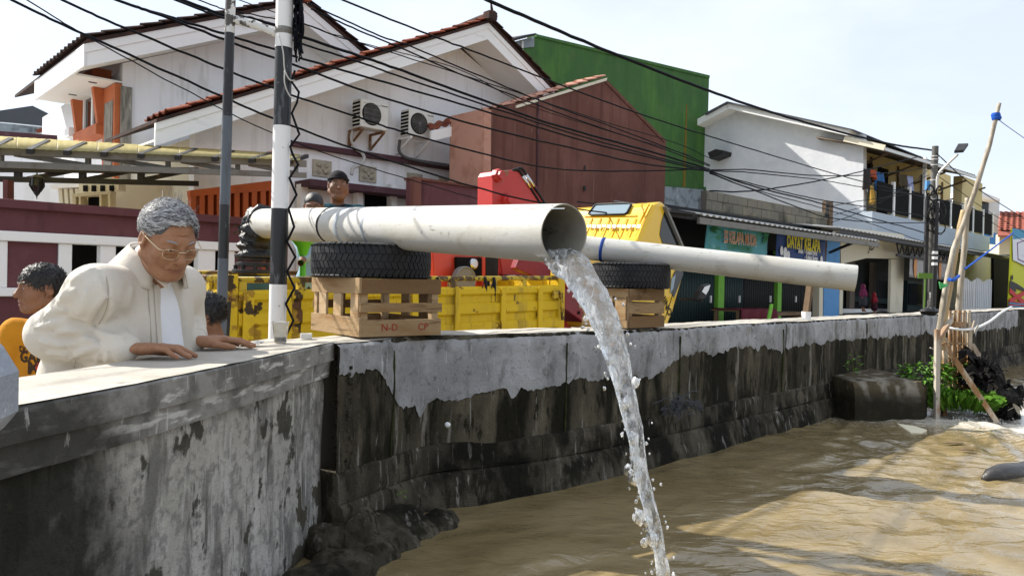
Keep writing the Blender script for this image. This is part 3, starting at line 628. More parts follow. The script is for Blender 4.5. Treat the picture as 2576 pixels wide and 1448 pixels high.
# ---- low roofs at the far left
dh = thing('dark_roofed_house', 'distant house with a dark grey hipped roof at the left edge', 'house', P(40, 330, 24)-Zv*5)
mb = MB(); mb.prism([P(-60, 287, 24), P(82, 266, 24), P(170, 312, 24), P(170, 325, 24), P(-60, 325, 24)], Vector((-.5, 3, 0))); mb.build('roof', 'slate', dh)
mb = MB(); mb.prism([P(-60, 326, 24.3), P(150, 326, 24.3), P(150, 700, 24.3), P(-60, 700, 24.3)], Vector((0, 2, 0))); mb.build('wall', 'white_plaster', dh)
lr = thing('low_tiled_annex', 'low annex with mossy red roof edge beside the orange bay window', 'house', P(110, 335, 17)-Zv*4)
mb = MB(); mb.prism([P(-60, 303, 18), P(85, 318, 18), P(85, 334, 18), P(-60, 330, 18)], Vector((0, 1.2, .2))); mb.build('parapet', 'grey_mould', lr)
mb = MB(); mb.prism([P(90, 326, 17), P(178, 302, 17), P(180, 310, 17), P(92, 334, 17)], Vector((.2, 1.5, .4))); mb.build('roof', 'red_tile', lr)
mb = MB(); mb.prism([P(100, 335, 16.9), P(172, 314, 16.9), P(178, 332, 16.9), P(140, 345, 16.9)], Vector((0, .2, 0))); mb.build('fascia', 'board_white', lr)
mb = MB(); mb.prism([P(-60, 325, 15), P(200, 345, 15), P(240, 356, 15), P(-60, 352, 15)], Vector((0, 1, 0))); mb.build('lower_roof', 'trim_purple', lr)
mb = MB(); mb.box(P(200, 338, 13.6), (.42, .3, .16), U, Wv); mb.build('vent_box', 'board_white', lr)

# ---- under the canopy: porch wall, orange screen, lantern, cream shelving
ph = thing('porch_wall', 'shaded cream porch wall with niche cabinet under the carport', 'wall', P(300, 600, 10.6)-Zv*1.0)
mb = MB(); mb.prism([P(-80, 440, 11.4), P(150, 455, 11.4), P(150, 760, 11.4), P(-80, 760, 11.4)], Vector((0, .15, 0))); mb.build('white_wall', 'white_plaster', ph)
mb = MB(); mb.prism([P(258, 445, 10.9), P(490, 470, 11.6), P(490, 760, 11.6), P(258, 760, 10.9)], Vector((0, .15, 0))); mb.build('back_wall', 'pale_cream', ph)
mb = MB(); mb.prism([P(126, 463, 10.6), P(200, 458, 10.6), P(200, 470, 10.6), P(126, 474, 10.6)], Vector((0, .5, 0))); mb.build('ledge', 'board_white', ph)
for x in (146, 160, 174, 188):
    mb = MB(); mb.prism([P(x, 474, 10.65), P(x+9, 474, 10.65), P(x+14, 540, 10.65), P(x+5, 540, 10.65)], Vector((0, .12, 0))); mb.build('column', 'pale_cream', ph)
mb = MB(); mb.prism([P(198, 459, 10.55), P(298, 462, 10.55), P(298, 478, 10.55), P(198, 486, 10.55)], Vector((0, .2, 0))); mb.build('vent_beam', 'pale_cream', ph)
for x in (215, 236, 258, 281):
    mb = MB(); mb.box(P(x, 474, 10.53), (.055, .03, .085)); mb.build('vent_hole', 'black_void', ph)
for pts in ([(180, 488), (278, 480), (278, 487), (180, 496)], [(182, 496), (190, 496), (190, 560), (182, 560)], [(198, 494), (203, 494), (203, 560), (198, 560)], [(250, 489), (255, 489), (255, 560), (250, 560)], [(272, 487), (277, 487), (277, 560), (272, 560)]):
    mb = MB(); mb.prism([P(x, y, 10.3) for x, y in pts], Vector((0, .15, 0))); mb.build('niche_frame', 'cream', ph)
mb = MB(); mb.prism([P(182, 494, 10.48), P(276, 486, 10.48), P(276, 560, 10.48), P(182, 560, 10.48)], Vector((0, .02, 0))); mb.build('niche_back', 'cream', ph)
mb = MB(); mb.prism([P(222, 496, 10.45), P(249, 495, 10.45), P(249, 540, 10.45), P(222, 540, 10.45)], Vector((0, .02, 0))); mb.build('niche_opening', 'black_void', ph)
mb = MB(); mb.prism([P(7, 452, 9.2), P(19, 452, 9.2), P(19, 560, 9.2), P(7, 560, 9.2)], Vector((0, .12, 0))); mb.build('purple_post', 'purple_paint', ph)
osn = thing('orange_screen', 'orange slatted screen wall under the carport behind the thin pole', 'screen', PB(600, 600, 9.9)-Zv*1)
mb = MB(); mb.prism([PB(478, 479, 9.9), PB(700, 452, 9.9), PB(700, 478, 9.9), PB(478, 494, 9.9)], Wv*.1); mb.build('top_beam', 'orange_dark', osn)
for x in list(range(480, 700, 22)):
    mb = MB(); mb.prism([PB(x, 494-(x-478)*.07, 9.9), PB(x+13, 493-(x-478)*.07, 9.9), PB(x+13, 720, 9.9), PB(x, 720, 9.9)], Wv*.1); mb.build('slat', 'orange_dark', osn)
mb = MB(); mb.prism([PB(478, 490, 10.05), PB(700, 470, 10.05), PB(700, 720, 10.05), PB(478, 720, 10.05)], Wv*.02); mb.build('backing', 'orange_dark', osn)
ln = thing('wall_lantern', 'black hanging lantern under the carport at the far left', 'lantern', P(93, 489, 9.3))
c = P(93, 462, 9.3); mb = MB(); mb.tube([P(93, 432, 9.3), P(93, 448, 9.3)], .008, 6); mb.build('stem', 'steel_dark', ln)
mb = MB(); mb.lathe([(.005, .12), (.05, .10), (.085, .07), (.07, .06)], 8, c); mb.build('lantern_cap', 'steel_dark', ln)
mb = MB(); mb.lathe([(.07, .06), (.075, -.03), (.04, -.10)], 8, c); mb.build('lantern_glass', 'dark_glass', ln)
for k in range(8):
    q = k*math.pi/4; e = Vector((math.cos(q), math.sin(q), 0)); mb = MB(); mb.tube([c+e*.078+Zv*.06, c+e*.082-Zv*.03, c+e*.042-Zv*.10], .006, 4); mb.build('lantern_rib', 'steel_dark', ln)
mb = MB(); mb.lathe([(.045, -.10), (.03, -.13), (.008, -.16), (.002, -.20)], 8, c); mb.build('finial', 'steel_dark', ln)

# ---- brown gable wall
bw = thing('brown_gable_wall', 'tall brown painted gable wall between the white house and the green building', 'wall', PB(1450, 600, 9.3)-Zv*2)
BB = 9.3
g = bplate([(1236, 277), (1526, 200), (1676, 354), (1664, 760), (1232, 760)], BB, .28); g.build('wall', 'brown_paint', bw)
mb = MB(); mb.prism([PB(1218, 273, BB+.002), PB(1236, 277, BB+.002), PB(1232, 760, BB+.002), PB(1212, 760, BB+.002)], Wv*.9); mb.build('end_pier', 'pink_tile_and_lit_pier', bw)  # end face of the brown wall, sunlight painted in as pale pink
mb = MB(); mb.tube([PB(1354, 242, BB-.02), PB(1349, 760, BB-.02)], .02, 6); mb.build('downpipe', 'trim_purple', bw)
mb = MB(); mb.prism([PB(1300, 265, BB-.03), PB(1528, 196, BB-.03), PB(1526, 203, BB-.03), PB(1300, 272, BB-.03)], Wv*.25); mb.build('edge_strip', 'pale_cream', bw)
mb = MB(); mb.prism([PB(1526, 200, BB-.02), PB(1676, 354, BB-.02), PB(1672, 358, BB-.02), PB(1522, 206, BB-.02)], Wv*.3); mb.build('edge_strip', 'brown_paint', bw)
q0 = PB(1524, 197, BB+.05); q1 = PB(1240, 284, BB+.05); tiles(bw, q0+Zv*.05, q1-q0, Wv, int((q1-q0).length/.3), 3, 'pink_tile_and_lit_pier', .30, .23)
mb = MB(); mb.box(PB(1470, 474, BB-.015)+Zv*.4, (.03, .03, .08)); mb.tube([PB(1471, 468, BB-.03), PB(1471, 480, BB-.03)], .025, 6); mb.build('hook', 'steel_dark', bw)
sb = thing('low_brown_wall', 'low brown wall with flaking paint beside the red crane', 'wall', PB(1130, 600, 8.9)-Zv*1)
bplate([(1042, 447), (1236, 476), (1236, 760), (1038, 760)], 8.9, .2).build('wall', 'purple_paint', sb)
bplate([(1042, 444), (1238, 473), (1238, 479), (1042, 450)], 8.87, .26).build('cap', 'brown_paint', sb)
bplate([(1042, 449), (1060, 452), (1056, 760), (1038, 760)], 8.8, .1).build('pier', 'brown_paint', sb)
mb = MB(); mb.prism([PB(1150, 360, 10.9), PB(1226, 340, 10.9), PB(1226, 520, 10.9), PB(1150, 520, 10.9)], Wv*.04); mb.build('recess_wall', 'pale_cream', h1)

# ---- green building
gr = thing('green_building', 'tall windowless green wall of a building behind the brown gable', 'building', PB(1600, 600, 14)-Zv*3)
bplate([(1350, 92), (1784, 195), (1776, 480), (1660, 480), (1310, 330), (1310, 102)], 14, .3).build('wall', 'green_paint', gr)
bplate([(1350, 86), (1786, 190), (1785, 197), (1350, 93)], 13.96, .36).build('cap', 'green_paint', gr)
bplate([(1640, 466), (1808, 480), (1808, 487), (1784, 545), (1640, 545)], 13.98, .3).build('bare_base', 'grey_mould', gr)
bplate([(1776, 470), (1806, 477), (1806, 486), (1776, 484)], 13.9, .4).build('ledge', 'green_paint', gr)
bplate([(1283, 108), (1344, 92), (1344, 118), (1322, 120), (1283, 124)], 13.95, .04).build('bare_patch', 'grey_mould', gr)
bplate([(1286, 112), (1308, 108), (1308, 330), (1286, 330)], 14.02, .2).build('white_return', 'white_plaster', gr)
mb = MB(); mb.tube([PB(1314, 104, 13.93), PB(1311, 330, 13.93)], .03, 6); mb.build('downpipe', 'board_white', gr)
q0, q1 = PB(1280, 104, 13.7), PB(1350, 86, 13.7); mb = MB(); mb.grid(lambda u, v: q0.lerp(q1, u)+Wv*(.9*v)+Zv*(.02*math.sin(u*60)+.1*v), 90, 1); mb.build('sheet_roof', 'steel_dark', gr, smooth=True, solid=.02)
mat('rust_stain', (.20, .12, .02), .8, [((.07, .12, .03), (8, 8, 1), .5, .65, .8)])
for pts in ([(1727, 262), (1729, 262), (1724, 470), (1717, 470)],):
    bplate(pts, 13.992, .004).build('rust_streak', 'rust_stain', gr)
# ---------------------------------------------------------------- right hand side: kiosk row, porch, balcony building, far houses
mat('block_grey', (.20, .185, .15), .9, [((.30, .26, .18), 2.5, .45, .65, .8), ((.05, .048, .042), 1.6, .5, .66, .85)], .6, 30)
mat('mortar', (.12, .11, .095), .95)
mat('bumpy_plaster', (.60, .62, .645), .8, [((.52, .54, .57), 1.2, .45, .7, .7), ((.68, .69, .70), 4, .5, .65, .5)], .9, 2.5, bump2=(9, .35))  # pale bluish plaster with broad bumps
mat('blue_grey', (.42, .48, .55), .8, [((.34, .39, .45), (1, 1, 3), .5, .7, .6)], .3, 20)
mat('yellow_wall', (.60, .50, .27), .8, [((.45, .36, .18), (1, 1, .5), .5, .7, .6)], .2, 20)
mat('metal_sheet', (.55, .54, .51), .4, [((.3, .22, .14), 5, .62, .75, .6)], .2, 40, metal=.5)
mat('brown_soffit', (.13, .105, .085), .8)
mat('shutter', (.016, .032, .033), .5, [((.010, .022, .026), 2, .5, .7, .6)], .1, 40, metal=.3)
mat('shutter_and_dark_inside', (.009, .011, .012), .6)  # darker shutters, also the sheets painted as shaded shop interiors
mat('lime_paint', (.16, .42, .05), .6, [((.08, .24, .04), 4, .55, .7, .7)], .3, 40)
mat('sky_blue_paint', (.09, .27, .55), .6, [((.06, .2, .45), 3, .5, .7, .6), ((.6, .6, .58), 9, .71, .74, .9)], .3, 40)
mat('maroon_cloth', (.10, .02, .03), .8); mat('maroon_dark', (.05, .015, .025), .85)
mat('wood_old', (.16, .11, .07), .85, [((.08, .055, .035), (20, 20, 2), .45, .65, .7)], .4, 60)
mat('concrete_pole', (.12, .118, .11), .85, [((.2, .19, .18), (9, 9, 2), .5, .65, .6)], .3, 60)
mat('flyers', (.16, .155, .14), .85, [((.6, .58, .54), 13, .52, .56, .9), ((.1, .25, .3), 9, .66, .68, .8)], .2, 60)
mat('paint_white', (.75, .75, .74), .5); mat('paint_black', (.012, .012, .013), .5)
mat('banner_sea', (.10, .36, .42), .55, [((.06, .25, .12), (2.5, 2.5, 4), .5, .62, .8), ((.30, .52, .5), 3, .55, .7, .6)])
mat('banner_navy', (.035, .075, .24), .55, [((.02, .04, .13), 2, .5, .7, .6)])
mat('print_orange', (.62, .27, .10), .6); mat('print_yellow', (.70, .62, .05), .6); mat('print_white', (.75, .76, .78), .6); mat('print_green', (.04, .22, .10), .6); mat('print_black', (.012, .012, .012), .6)
mat('print_purple', (.22, .03, .22), .6); mat('print_red', (.6, .03, .03), .6); mat('print_teal', (.06, .3, .5), .6); mat('print_skin', (.5, .3, .15), .6); mat('print_pale', (.78, .80, .84), .6); mat('print_lime', (.62, .62, .03), .6)
mat('cloth_a', (.04, .035, .035), .9); mat('cloth_b', (.30, .36, .62), .85, [((.5, .55, .75), (60, 60, 4), .5, .55, .7)]); mat('cloth_c', (.42, .10, .05), .9); mat('cloth_d', (.09, .075, .05), .9); mat('cloth_e', (.05, .15, .35), .9); mat('cloth_f', (.45, .27, .06), .9)

# ---- white two storey building, its lit side wall and the balcony front
AW = 22.9; BF = 8.5
wb = thing('balcony_building', 'two storey pale building with clothes drying on its dark railed balcony', 'building', W(28, 11, -.2))
mb = MB(); mb.prism([PA(1700, 322, AW), PA(1832, 266, AW), PA(2172, 338, AW), PA(2172, 700, AW), PA(1700, 700, AW)], U*.25); mb.build('side_wall', 'bumpy_plaster', wb)
mb = MB(); mb.prism([PA(1740, 307, AW-.5), PA(1830, 259, AW-.5), PA(1832, 274, AW-.5), PA(1740, 323, AW-.5)], U*.8); mb.build('gable_board', 'board_white', wb)
mb = MB(); mb.prism([PA(1828, 259, AW-.5), PA(2140, 327, AW-.5), PA(2132, 341, AW-.5), PA(1828, 272, AW-.5)], U*.8); mb.build('gable_board', 'board_white', wb)
mb = MB(); mb.prism([PA(1774, 284, AW-.6), PA(1829, 255, AW-.6), PA(2146, 325, AW-.6), PA(2146, 328, AW-.6), PA(1829, 259, AW-.6), PA(1774, 289, AW-.6)], U*9); mb.build('roof', 'slate', wb)
mb = MB(); mb.prism([PA(1780, 384, AW-.6), PA(1800, 375, AW-.6), PA(1818, 378, AW-.6), PA(1816, 388, AW-.6), PA(1786, 400, AW-.6)], U*.6); mb.build('window_hood', 'steel_dark', wb)
ae = 35.5
boxpart('balcony_back', 'yellow_wall', wb, AW+.26, ae, 9.7, 9.9, 3.2, 6.2)
zs = PB(2164, 527, 8.3).z
boxpart('balcony_slab', 'blue_grey', wb, AW-.3, ae, 8.2, 9.69, zs-.62, zs)
boxpart('lower_front', 'pale_cream', wb, AW+.3, ae, 8.75, 8.95, -.2, zs-.621)
for k in range(9):
    a_ = AW+.2+k*1.45; boxpart('railing_panel', 'black_void', wb, a_, a_+1.25, 8.24, 8.27, zs+.08, zs+.95)
    boxpart('railing_post', 'board_white', wb, a_+1.26, a_+1.38, 8.21, 8.30, zs+.001, zs+1.05 if k != 2 else zs+2.2)
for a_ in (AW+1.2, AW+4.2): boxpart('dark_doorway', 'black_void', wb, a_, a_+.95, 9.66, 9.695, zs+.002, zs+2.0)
boxpart('window', 'dark_glass', wb, AW+2.7, AW+3.7, 9.66, 9.695, zs+1.0, zs+2.0)
r0, r1 = W(AW-.35, 7.9, PA(2215, 373, AW-.35).z), PB(2455, 443, 7.9)
mb = MB(); mb.grid(lambda u, v: r0.lerp(r1, u)+Wv*(2.0*v)+Zv*(.55*v+.03*math.sin(u*200)), 400, 1); mb.build('balcony_roof', 'brown_soffit', wb, smooth=True, solid=.03)
mb = MB(); mb.bar(PA(2124, 349, AW-.36), W(AW-.36, 7.88, PA(2215, 373, AW-.36).z), .05, .16); mb.build('roof_edge', 'pale_cream', wb)
mb = MB(); mb.bar(r0-Zv*.03, PB(2455, 446, 7.88), .05, .09); mb.build('roof_edge', 'metal_sheet', wb)
for k in range(5):
    a_ = AW+.9+k*2.6; mb = MB(); mb.bar(W(a_, 9.65, 4.95), W(a_, 8.1, 5.45), .06, .06); mb.bar(W(a_, 9.65, 4.4), W(a_, 9.65, 5.8), .06, .06, up=U); mb.build('roof_bracket', 'wood_old', wb)
mb = MB(); mb.sbox(31.8, 34.6, 8.3, 8.6, zs, zs+2.1); mb.build('corner_wall', 'yellow_wall', wb)
def hanging(px0, py0, px1, py1, b, m, lb, s):
    p00, p10, p11, p01 = PB(px0, py0, b), PB(px1, py0+3, b), PB(px1, py1+3, b), PB(px0, py1, b)
    mb = MB(); mb.grid(lambda u, v: p00.lerp(p10, u).lerp(p01.lerp(p11, u*.9+.05), v)+Wv*(.07*math.sin(u*9+s)*(.3+v))+Zv*(.04*math.sin(u*5+s)*v), 12, 6)
    tag(mb.build('hanging_clothes', m, smooth=True, solid=.01), lb, 'clothes', 'washing on the balcony')
hanging(2172, 424, 2196, 478, 8.45, 'cloth_a', 'black garment hanging at the left end of the balcony', 0)
hanging(2192, 426, 2203, 448, 8.43, 'cloth_c', 'orange garment hanging among the black ones on the balcony', 1)
hanging(2204, 432, 2221, 482, 8.47, 'cloth_e', 'dark blue garment hanging left of the balcony doorway', 2)
hanging(2189, 466, 2196, 510, 8.38, 'cloth_f', 'narrow mustard cloth draped over the balcony rail', 3)
hanging(2258, 438, 2284, 470, 8.45, 'cloth_d', 'olive brown garment hanging beside the striped shirt', 4)
hanging(2280, 442, 2299, 494, 8.43, 'cloth_b', 'blue and white striped shirt hanging on the balcony', 5)

# ---- grey block wall over the kiosk
bk = thing('block_wall', 'bare concrete block wall above the kiosk roof', 'wall', PB(1935, 600, 8.0)-Zv*2)
KB = 8.0; al, ar = apx(1778, KB, 507), apx(2094, KB, 507); ztop = PB(1935, 508, KB).z
boxpart('mortar_core', 'mortar', bk, al, ar, KB+.012, KB+.14, -.2, ztop-.008)
brk = None; rows = 8; bh = .20; bl = .42
for r in range(rows):
    off = (r % 2)*bl/2; a_ = al-off
    while a_ < ar:
        s0, s1 = max(a_, al), min(a_+bl-.014, ar)
        if s1-s0 > .08:
            mb = MB(); j = random.uniform(-.006, .006); mb.sbox(s0, s1, KB+j, KB+.13, ztop-(r+1)*bh+.012, ztop-r*bh); mb.build('block', 'block_grey', bk, bevel=.008)
        a_ += bl
mb = MB(); c = PB(2083, 520, KB-.03)
for k in range(7): mb.bar(c+Zv*.12-U*.1+U*k*.05, c-Zv*.28-U*.14+U*k*.06, .02, .02)
mb.build('steel_stub', 'steel_dark', bk)
bplate([(2088, 505), (2096, 506), (2094, 640), (2086, 640)], KB-.05, .2).build('end_column', 'wood_old', bk)

# ---- kiosk with shutters, banners and a sheet awning
ks = thing('drink_kiosk', 'dark shuttered kiosk with coloured banners under a sheet metal awning', 'kiosk', PB(1900, 700, 7.6)-Zv*1)
KF = 7.6; ka, kb = apx(1675, KF), apx(2076, KF)
boxpart('back_wall', 'shutter_and_dark_inside', ks, ka+.15, kb, KF+.1, KF+.25, -.2, 2.75)
def corrug(x0, x1, z0, z1, m, nm='shutter'):
    a_, b_ = apx(x0, KF), apx(x1, KF); n = max(4, int((b_-a_)/.045)); mb = MB()
    mb.grid(lambda u, v: W(a_+(b_-a_)*u, KF+.02*math.sin(u*n*math.pi), z0+(z1-z0)*v), n*3, 1); return mb.build(nm, m, ks, smooth=True, solid=.01)
for x0, x1, m in ((1690, 1800, 'shutter'), (1817, 1872, 'shutter'), (1873, 1950, 'shutter_and_dark_inside'), (1963, 2014, 'shutter_and_dark_inside'), (2016, 2070, 'shutter_and_dark_inside')):
    s_ = corrug(x0, x1, .2, 2.0, m)
    mb = MB(); mb.box(PB(x1-12, 752, KF-.03), (.03, .03, .14), U, Wv); mb.build('handle', 'paint_white', s_)
for x0, x1 in ((1801, 1816), (1951, 1961)):
    boxpart('post', 'lime_paint', ks, apx(x0, KF), apx(x1, KF), KF-.08, KF+.05, -.2, 2.1)
a0_, a1_ = PB(1690, 533, 6.3), PB(1778, 547, 6.3)
mb = MB(); mb.bar(PB(1684, 534, 6.35), PB(1776, 549, 6.35), .05, .12); mb.build('awning_fascia', 'steel_dark', ks)
e0, e1 = PB(1760, 538, 6.25), PB(2212, 606, 6.25)
n_ = 40; mb = MB(); mb.grid(lambda u, v: e0.lerp(e1, u)+Wv*(1.7*v)+Zv*(.30*v+.018*math.sin(u*n_*2*math.pi)), n_*8, 1); mb.build('awning_sheet', 'metal_sheet', ks, smooth=True, solid=.008)
mb = MB(); mb.bar(e0-Zv*.10+Wv*.02, e1-Zv*.09+Wv*.02, .05, .10); mb.build('awning_beam', 'steel_grey', ks)
mb = MB(); q0 = PB(1684, 531, 6.2); q1 = PB(1762, 540, 6.2); mb.grid(lambda u, v: q0.lerp(q1, u)+Wv*(1.8*v)+Zv*(.25*v), 4, 1); mb.build('awning_sheet', 'steel_dark', ks, solid=.02)
mb = MB(); mb.bar(PB(2087, 635, 7.3), PB(2156, 606, 6.3), .05, .05); mb.build('awning_strut', 'steel_dark', ks)
bplate([(2070, 596), (2082, 598), (2078, 660), (2068, 660)], 7.2, .1).build('sign_post', 'wood_old', ks)
def banner(name, pts, b, m, label, cat='banner'):
    r = thing(name, label, cat, PB(*pts[3], b)-Zv*.2); mb = MB(); q = [PB(x, y, b) for x, y in pts]
    mb.grid(lambda u, v: q[0].lerp(q[1], u).lerp(q[3].lerp(q[2], u), v)+Wv*(.015*math.sin(u*7)*math.sin(v*4)), 16, 6); mb.build('sheet', m, r, smooth=True, solid=.006); return r, q
BNR = 6.9
b1, q = banner('shop_banner', [(1779, 564), (1934, 583), (1928, 648), (1771, 632)], BNR, 'banner_sea', 'sea green banner advertising coconut drinks in orange letters')
dr = (q[1]-q[0]).normalized(); du = -(q[3]-q[0]).normalized()
def at(u, v): return q[0].lerp(q[1], u).lerp(q[3].lerp(q[2], u), v)-Wv*.03
dr1 = (q[2]-q[3]).normalized()
for (tx, u, v, sz, m, sq) in (('ES KELAPA MUDA', .50, .42, .30, 'print_white', .50), ('ES KELAPA MUDA', .50, .42, .30, 'print_orange', .50), ('SEGAR & NIKMAT', .52, .73, .17, 'print_green', .72)):
    text_part('lettering', tx, sz, m, b1, at(u, v)-Wv*(.006 if m == 'print_orange' else 0), dr1, Zv, .012, bold=.012 if m == 'print_white' else .002, squash=sq)
for k in range(14):                                # printed palm fronds in the corners
    u0 = .02 if k < 8 else .98; q_ = random.uniform(-.9, .5) if k < 8 else math.pi+random.uniform(-.5, .9); ln_ = random.uniform(.25, .45)
    p = at(u0, .12)-Wv*.012; e = dr1*math.cos(q_)+Zv*math.sin(q_)*.7; n = dr1*-math.sin(q_)+Zv*math.cos(q_)
    mb = MB(); mb.poly([p-n*.01, p+e*ln_*.5-n*.03, p+e*ln_, p+e*ln_*.5+n*.03]); mb.build('palm_frond', 'print_green', b1)
b2, q = banner('shop_banner', [(1954, 585), (2078, 603), (2075, 668), (1951, 652)], BNR, 'banner_navy', 'navy banner with yellow heading for a coconut seller')
dr1 = (q[2]-q[3]).normalized()
for (tx, u, v, sz, m, sq) in (('DAYAT KELAPA', .50, .30, .36, 'print_yellow', .62), ('Sedia : - Kelapa Parut', .58, .58, .135, 'print_white', .78), ('- Kelapa Santan', .66, .78, .135, 'print_white', .78), ('- Kelapa Muda', .64, .96, .12, 'print_white', .78)):
    text_part('lettering', tx, sz, m, b2, at(u, v), dr1, Zv, .012, bold=.018 if sz > .3 else .006, squash=sq)
for u, v, s in ((.07, .66, .1), (.14, .74, .13), (.20, .80, .1), (.88, .82, .1)):
    p = at(u, v)-Wv*.012; mb = MB(); mb.poly([p+dr1*(s*.7*math.cos(t*.785))+Zv*(s*math.sin(t*.785)) for t in range(8)]); mb.build('printed_picture', 'print_pale', b2)
# table with maroon cloth, bench, prop stick, green stick
tb = thing('stall_table', 'low table under a dark maroon cloth in front of the shutters', 'table', PB(1905, 790, 6.6)-Zv*.6)
at0, at1 = apx(1862, 6.6, 790), apx(1950, 6.6, 790); zt_ = PB(1905, 778, 6.6).z
boxpart('tabletop', 'wood_old', tb, at0+.03, at1-.03, 6.63, 7.2, zt_-.04, zt_-.01)
mb = MB(); mb.grid(lambda u, v: W(at0+(at1-at0)*u, 6.6-.03*math.sin(u*20)*(v > .5)+(.6*(1-v*2) if v < .5 else -.02), zt_-(0 if v < .5 else .45*(v-.5)*2)+.01*math.sin(u*13)), 30, 8); mb.build('cloth', 'maroon_cloth', tb, smooth=True, solid=.008)
for a_ in (at0+.08, at1-.08):
    for b_ in (6.68, 7.12): boxpart('leg', 'wood_old', tb, a_-.03, a_+.03, b_-.03, b_+.03, -.2, zt_-.041)
bn = thing('wooden_bench', 'old grey wooden bench right of the maroon covered table', 'bench', PB(1990, 800, 6.6)-Zv*.6)
a0_, a1_ = apx(1956, 6.6, 790), apx(2026, 6.6, 790); zt_ = PB(1990, 785, 6.6).z
boxpart('seat', 'wood_old', bn, a0_, a1_, 6.6, 6.95, zt_-.06, zt_)
for a_ in (a0_+.1, a1_-.1): boxpart('leg', 'wood_old', bn, a_-.04, a_+.04, 6.65, 6.9, -.2, zt_-.061)
ps = thing('prop_stick', 'upright brown wooden stick on the wall top under the end of the thin pipe', 'stick', PZ(2028, 803, 1.0))
p0 = PZ(2028, 803, 1.004); p1 = P(2040, 700, p0.y+.05); mb = MB(); mb.bar(p0+Zv*.06, p1, .05, .045); mb.build('shaft', 'wood_old', ps); mb = MB(); mb.lathe([(.0, 0), (.04, 0), (.042, .07), (.0, .07)], 12, p0); mb.build('cap', 'paint_white', ps)
mb = MB(); mb.tube([PB(1933, 806, 5.6), PB(1941, 765, 5.6)], .03, 6); tag(mb.build('green_stick', 'lime_paint'), 'short bright green stick leaning before the shutters', 'stick')

# ---- blue pillar and cream porch shop
bpz = thing('blue_pillar', 'bright blue painted pillar with cream edge beside the kiosk', 'pillar', PB(2092, 800, 7.4)-Zv*1)
bplate([(2074, 603), (2113, 608), (2110, 815), (2072, 815)], 7.4, .3).build('shaft', 'sky_blue_paint', bpz)
bplate([(2063, 603), (2073.5, 603), (2071, 815), (2060, 815)], 7.42, .3).build('cream_edge', 'pale_cream', bpz)
sh = thing('porch_shop', 'cream porch front with a wide dark opening right of the blue pillar', 'shop', PB(2190, 800, 7.6)-Zv*1)
SBk = 7.6
bplate([(2114, 570), (2275, 590), (2275, 651), (2180, 649), (2116, 664)], SBk, .12).build('lintel', 'pale_cream', sh)
bplate([(2242, 651.5), (2275, 651.5), (2268, 830), (2238, 830)], SBk, .07).build('column', 'pale_cream', sh)
bplate([(2113, 664.5), (2122, 664.5), (2119, 830), (2111, 830)], SBk+.03, .2).build('column', 'pale_cream', sh)
bplate([(2100, 640), (2600, 640), (2600, 830), (2100, 830)], 8.35, .1).build('back_wall', 'shutter_and_dark_inside', sh)  # near-black sheet, the shade inside the porch painted as its colour
fz = PB(2190, 793, 7.0).z
boxpart('floor', 'footing_concrete', sh, apx(2110, 7.6), 44, 5.6, 8.34, -.2, fz)
bplate([(2118, 777), (2240, 777), (2240, 787), (2118, 787)], 8.0, .3).build('raised_step', 'board_white', sh)
bplate([(2140, 660), (2152, 660), (2149, 790), (2137, 790)], 8.2, .1).build('inner_post', 'brown_soffit', sh)
bplate([(2196, 660), (2206, 660), (2202, 790), (2193, 790)], 8.2, .1).build('inner_post', 'brown_soffit', sh)
bplate([(2150, 745), (2242, 752), (2242, 765), (2150, 758)], 8.2, .1).build('counter', 'shutter', sh)
for tx, x, y in (('JD', 2192, 618),): text_part('graffiti', tx, .42, 'print_dark', sh, PB(x, y, SBk-.004), U, Zv, .006, shear=.2)
# second awning over the far shops
aw = thing('long_awning', 'long thin white metal awning over the far shops', 'awning', PB(2300, 600, 7)-Zv*.5)
e0, e1 = PB(2110, 572, 6.9), PB(2545, 647, 6.9); mb = MB(); mb.grid(lambda u, v: e0.lerp(e1, u)+Wv*(1.6*v)+Zv*(.18*v+.012*math.sin(u*400)), 500, 1); mb.build('sheet', 'metal_sheet', aw, smooth=True, solid=.03)
mb = MB(); mb.bar(e0-Zv*.1, e1-Zv*.1, .06, .08); mb.build('beam', 'steel_dark', aw)
f0, f1 = PB(2256, 612, 7.2), PB(2400, 637, 7.2); mb = MB(); mb.bar(f0, f1, .05, .06); mb.bar(f0-Zv*.32, f1-Zv*.32, .05, .06)
for k in range(12):
    u = k/12; a_ = f0.lerp(f1, u); b_ = f0.lerp(f1, u+1/24)-Zv*.32; c_ = f0.lerp(f1, u+1/12); mb.bar(a_, b_, .03, .04); mb.bar(b_, c_, .03, .04)
mb.build('truss', 'steel_dark', aw)
mat('clear_plastic', (.42, .40, .40), .4, [((.55, .12, .03), 5, .62, .66, .8)], alpha=.75)
for i, (x0, y0, x1, y1) in enumerate(((2290, 634, 2329, 697), (2353, 640, 2390, 702))):
    r, q = banner('plastic_poster', [(x0, y0), (x1, y0+6), (x1-3, y1+3), (x0-3, y1)], 7.25, 'clear_plastic', ['cloudy plastic sheet with orange print left of the utility pole', 'cloudy plastic sheet with orange print right of the utility pole'][i], 'poster')
    mb = MB(); p = at(.3, .55); mb.poly([p+U*(.14*math.cos(t*.785))+Zv*(.36*math.sin(t*.785)) for t in range(8)]); mb.build('orange_print', 'print_orange', r)
fgd = thing('drinks_fridge', 'dark glass fronted drinks fridge inside the far shop', 'fridge', PB(2300, 785, 7.9)-Zv*.3)
bplate([(2284, 705), (2330, 710), (2328, 785), (2282, 782)], 7.8, .5).build('cabinet', 'shutter', fgd)
bplate([(2288, 712), (2326, 716), (2324, 768), (2286, 765)], 7.77, .02).build('door', 'dark_glass', fgd)

